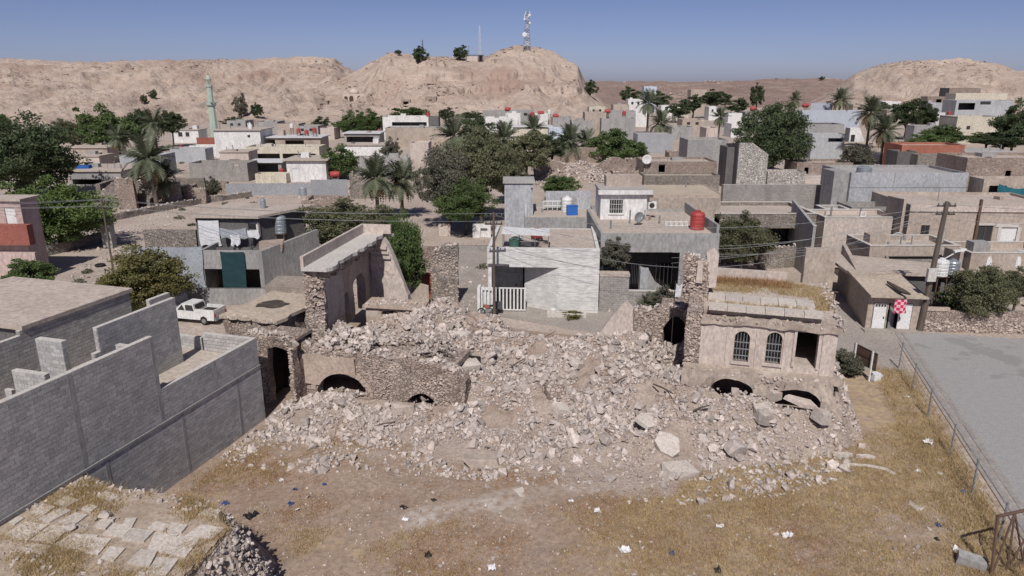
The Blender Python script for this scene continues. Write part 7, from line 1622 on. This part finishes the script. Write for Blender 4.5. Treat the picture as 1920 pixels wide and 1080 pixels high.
def yard_zone(r, n):
    v = r.uniform(-17, 25.2, n); u = r.uniform(-19, 9, n); x = v * GV.x + u * GU.x; y = 40 + v * GV.y + u * GU.y
    uf = np.interp(v, *FOOT); dens = fbm(x * .22, y * .22, 0, 4, 201) + .55 * fbm(x * .9, y * .9, 0, 3, 203)
    bias = np.interp(v, [-16, -8, 2, 8, 14, 25], [-.05, -.4, -.22, .12, .38, .62]); bias = np.where((v < -11.5) & (u > -12), .35, bias)
    k = (u < uf + 1.0) & (dens + bias > r.uniform(-.25, .45, n)) & (path_d(x, y) > .9)
    k &= ~((v < -13.9)); return np.stack([x[k], y[k]], 1)
yz = lambda x, y: np.asarray(yard_z(x, y))
grass('dry_grass', 'golden dry grass spread over the yard before the ruin', 38000, 301, yard_zone, yz, .14, 'straw', .013)
def yard_zone2(r, n):
    v = r.uniform(-13.5, 20, n); u = r.uniform(-18, 4, n); x = v * GV.x + u * GU.x; y = 40 + v * GV.y + u * GU.y; uf = np.interp(v, *FOOT)
    dens = fbm(x * .3, y * .3, 0, 4, 221) + .4 * fbm(x * 1.1, y * 1.1, 0, 3, 223); k = (u < uf + 1.6) & (dens > r.uniform(.0, .5, n)) & (path_d(x, y) > .8); return np.stack([x[k], y[k]], 1)
grass('red_weeds', 'low reddish brown weeds between the grass and the rubble', 12000, 302, yard_zone2, yz, .09, 'straw_red', .014)
def roof_zone(r, n):
    x = r.uniform(-22, -9, n); y = r.uniform(19.5, 30.5, n); k = inside(x, y, outline) & (fbm(x * .55, y * .55, 0, 3, 241) + .3 * fbm(x * 2, y * 2, 0, 2, 243) > r.uniform(-.2, .3, n)); return np.stack([x[k], y[k]], 1)
grass('roof_weeds', None, 5200, 303, roof_zone, lambda x, y: np.full(x.shape, ZR + .07), .16, 'straw', .012, FR)
def ah_zone(r, n):
    a_ = r.uniform(.1, 7.6, n); b_ = r.uniform(2.2, 8.4, n); k = ((b_ > 5.2) | (b_ < 3.7) & (b_ > 2.5) | (a_ > 6.6)) & (fbm(a_ * .8, b_ * .8, 0, 3, 251) > r.uniform(-.55, .2, n)); return np.stack([a_[k], b_[k]], 1)
grass('roof_weeds', None, 2000, 304, ah_zone, lambda x, y: np.full(x.shape, 6.64), .20, 'straw', .02, AH)
def ah_zone2(r, n):
    a_ = r.uniform(.6, 5.4, n); b_ = r.uniform(6.9, 8.3, n); return np.stack([a_, b_], 1)
grass('roof_weeds', None, 500, 305, ah_zone2, lambda x, y: np.full(x.shape, 6.64), .38, 'straw_red', .02, AH)
def fence_zone(r, n):
    v = r.uniform(22.6, 25.5, n); u = r.uniform(-14, 15, n); return np.stack([v * GV.x + u * GU.x, 40 + v * GV.y + u * GU.y], 1)
grass('fence_grass', 'tall dry grass along the wire fence beside the road', 3500, 306, fence_zone, yz, .28, 'straw', .014)
# scattered small stones on the yard
r_ = np.random.default_rng(401); n_ = 10000; sv = r_.uniform(-14, 24, n_); su = r_.uniform(-18, 6, n_); sx = sv * GV.x + su * GU.x; sy = 40 + sv * GV.y + su * GU.y
k_ = (su < np.interp(sv, *FOOT) + .6) & (fbm(sx * .35, sy * .35, 0, 3, 403) > -.35); ss = np.clip(r_.lognormal(-2.8, .55, n_), .03, .35)
sp = np.stack([sx, sy, yard_z(sx, sy) + ss * .15], 1)[k_]
tag(link('scattered_stones', rocks_mesh('scattered_stones', sp, ss[k_], M('rock_attr'), None, 404)), 'small pale stones scattered over the open yard', 'stones', kind='stuff')
def rag(label, px, py, s, m, seed, name='litter', cat='litter', group=None, z=None):
    p = P(px, py, .12); mb = MB(); n = 6
    r = random.Random(seed); pts = []; fs = []
    for j in range(n):
        for i in range(n): pts.append(((i / (n - 1) - .5) * s * .68 * (1 + r.uniform(-.15, .15)), (j / (n - 1) - .5) * s * .55 * (1 + r.uniform(-.2, .2)), abs(r.gauss(0, .13)) * s + .01))
    for j in range(n - 1):
        for i in range(n - 1): a_ = j * n + i; fs.append((a_, a_ + 1, a_ + n + 1, a_ + n))
    z_ = float(yard_z(np.array(p.x), np.array(p.y))) if z is None else z
    v, u = toRF(p.x, p.y); z_ = max(z_, float(heap_z(np.array(v), np.array(u))))
    return tag(mb.add(pts, fs).build(name, m, None, (p.x, p.y, z_), (0, 0, r.uniform(0, 6))), label, cat, group)
for k, (px, py, s, m_, lab) in enumerate([
    (922, 1065, .55, 'bag_white', 'white plastic bag lying at the bottom middle of the yard'), (1350, 988, .5, 'bag_white', 'white crumpled paper in the golden grass'), (1475, 1004, .6, 'bag_white', 'white folded sheet of paper right of the crumpled paper'), (1792, 1030, .5, 'bag_white', 'white plastic scrap near the concrete block'), (1740, 832, .9, 'bag_white', 'white sack lying by the wire fence'), (1720, 885, .4, 'bag_white', 'small white scrap above the cracked slab'), (1762, 890, .4, 'bag_white', 'white scrap near the third fence post'), (1808, 924, .5, 'bag_blue', 'blue grey bag at the foot of a fence post'), (1757, 1012, .35, 'bag_black', 'black bag in the right of the yard'), (1760, 986, .4, 'bag_blue', 'faded blue bag above the black bag'),
    (423, 944, .5, 'bag_blue', 'blue bag near the corner of the slab roof'), (545, 944, .45, 'bag_blue', 'blue bag on bare ground left of the path'), (553, 918, .35, 'bag_blue', 'small blue bag near the foot of the heap'), (608, 908, .35, 'bag_blue', 'second small blue bag near the foot of the heap'), (757, 952, .5, 'bag_black', 'black rag on the bare ground left of the middle'), (803, 1044, .45, 'bag_black', 'black rag near the bottom of the yard'), (813, 938, .4, 'bag_black', 'black scrap left of the lone flat slab'), (470, 968, .8, 'bag_black', 'dark flattened strip beside the slab roof'), (430, 975, .5, 'bag_white', 'pale plastic beside the slab roof'), (1120, 960, .5, 'bag_white', 'white scrap pile in the middle of the yard'), (760, 976, .4, 'bag_white', 'small white scrap below the black rag'), (1260, 1040, .4, 'bag_blue', 'pale blue scrap in the golden grass'), (1172, 1035, .7, 'bag_white', 'pale scrap heap in the golden grass'), (1345, 1070, .5, 'bag_black', 'dark scrap at the bottom edge of the yard'), (1205, 647, .6, 'bag_blue', 'light blue rag on the crest of the heap'), (1650, 705, .7, 'bag_white', 'white rubbish below the notice board'), (1700, 745, .5, 'bag_white', 'white scrap at the fence near the lane'), (1070, 940, .4, 'bag_white', 'white scrap right of the lone flat slab'), (528, 902, .4, 'bag_white', 'white scrap beside the block wall foot'), (1562, 900, .45, 'bag_white', 'white scrap in the grass right of the heap'),
]): rag(lab, px, py, s, m_, k)
bxp = P(1640, 712, .1); tag(MB().box(-.3, .3, -.25, .25, 0, .5).rough(.03, 2, 8).build('carton', 'cloth_white', None, bxp, (0, 0, .3)), 'white carton box standing below the notice board', 'box')

# stones and debris on the ground between the houses
r_ = np.random.default_rng(501); n_ = 15000; sy = 60 + 130 * r_.random(n_) ** 1.3; sx = r_.uniform(-.62, .75, n_) * (sy * CP + 6); ss = np.clip(r_.lognormal(-1.5, .55, n_), .08, .7)
k_ = fbm(sx * .12, sy * .12, 0, 3, 503) > -.05
tag(link('town_debris', rocks_mesh('town_debris', np.stack([sx, sy, ss * .1], 1)[k_], ss[k_], M('rock_attr'), None, 504)), 'stones and debris strewn over the dirt lots between the houses', 'stones', kind='stuff')

# tanks and dishes rest on the roofs: lower each to the surface below it, or give it a stand
roots_ = [o for o in col.objects if o.parent is None and o.get('category') in ('water tank', 'satellite dish')]
for o in roots_:
    for c in o.children: c.hide_viewport = True
bpy.context.view_layer.update(); dg_ = bpy.context.evaluated_depsgraph_get()
for o in roots_:
    hit, loc, nrm, idx, ob, mtx = scene.ray_cast(dg_, o.location + Vector((0, 0, 1.6)), Vector((0, 0, -1)))
    if not hit: continue
    gap = o.location.z - loc.z
    if gap < .35: o.location.z = loc.z + .005
    elif o['category'] == 'satellite dish': MB().tube([(0, .05, -gap - .02), (0, .05, .02)], .04, 6).build('mast', 'metal_grey', o)
    else:
        for sx in (-.4, .4):
            for sy in (-.4, .4): MB().box(sx - .05, sx + .05, sy - .05, sy + .05, -gap - .02, -.06).build('stand_leg', 'metal_rust', o)
        MB().box(-.55, .55, -.55, .55, -.06, 0).build('stand_top', 'metal_rust', o)
for o in roots_:
    for c in o.children: c.hide_viewport = False

# low scrub on the lots between the houses
r_ = np.random.default_rng(701); V_ = []
for k in range(170):
    y_ = 62 + 150 * r_.random() ** 1.2; x_ = r_.uniform(-.62, .7) * (y_ * CP + 6); s_ = r_.uniform(.25, .7); n_ = 90
    p_ = r_.normal(0, 1, (n_, 3)); p_ /= np.linalg.norm(p_, axis=1)[:, None]; p_ *= (r_.random((n_, 1)) ** .5) * s_ * np.array([1.2, 1.2, .8]); p_[:, 2] = np.abs(p_[:, 2]); p_ += np.array([x_, y_, 0])
    a_ = r_.normal(size=(n_, 3)) * .11; b_ = r_.normal(size=(n_, 3)) * .06; V_.append(np.stack([p_ - a_, p_ + b_, p_ + a_, p_ - b_], 1).reshape(-1, 3))
V_ = np.concatenate(V_); tag(link('scrub', np_mesh('scrub', V_, np.arange(len(V_)).reshape(-1, 4), M('leaf_dusty'), None, 4)), 'low dusty scrub scattered over the lots between the houses', 'scrub', kind='stuff')
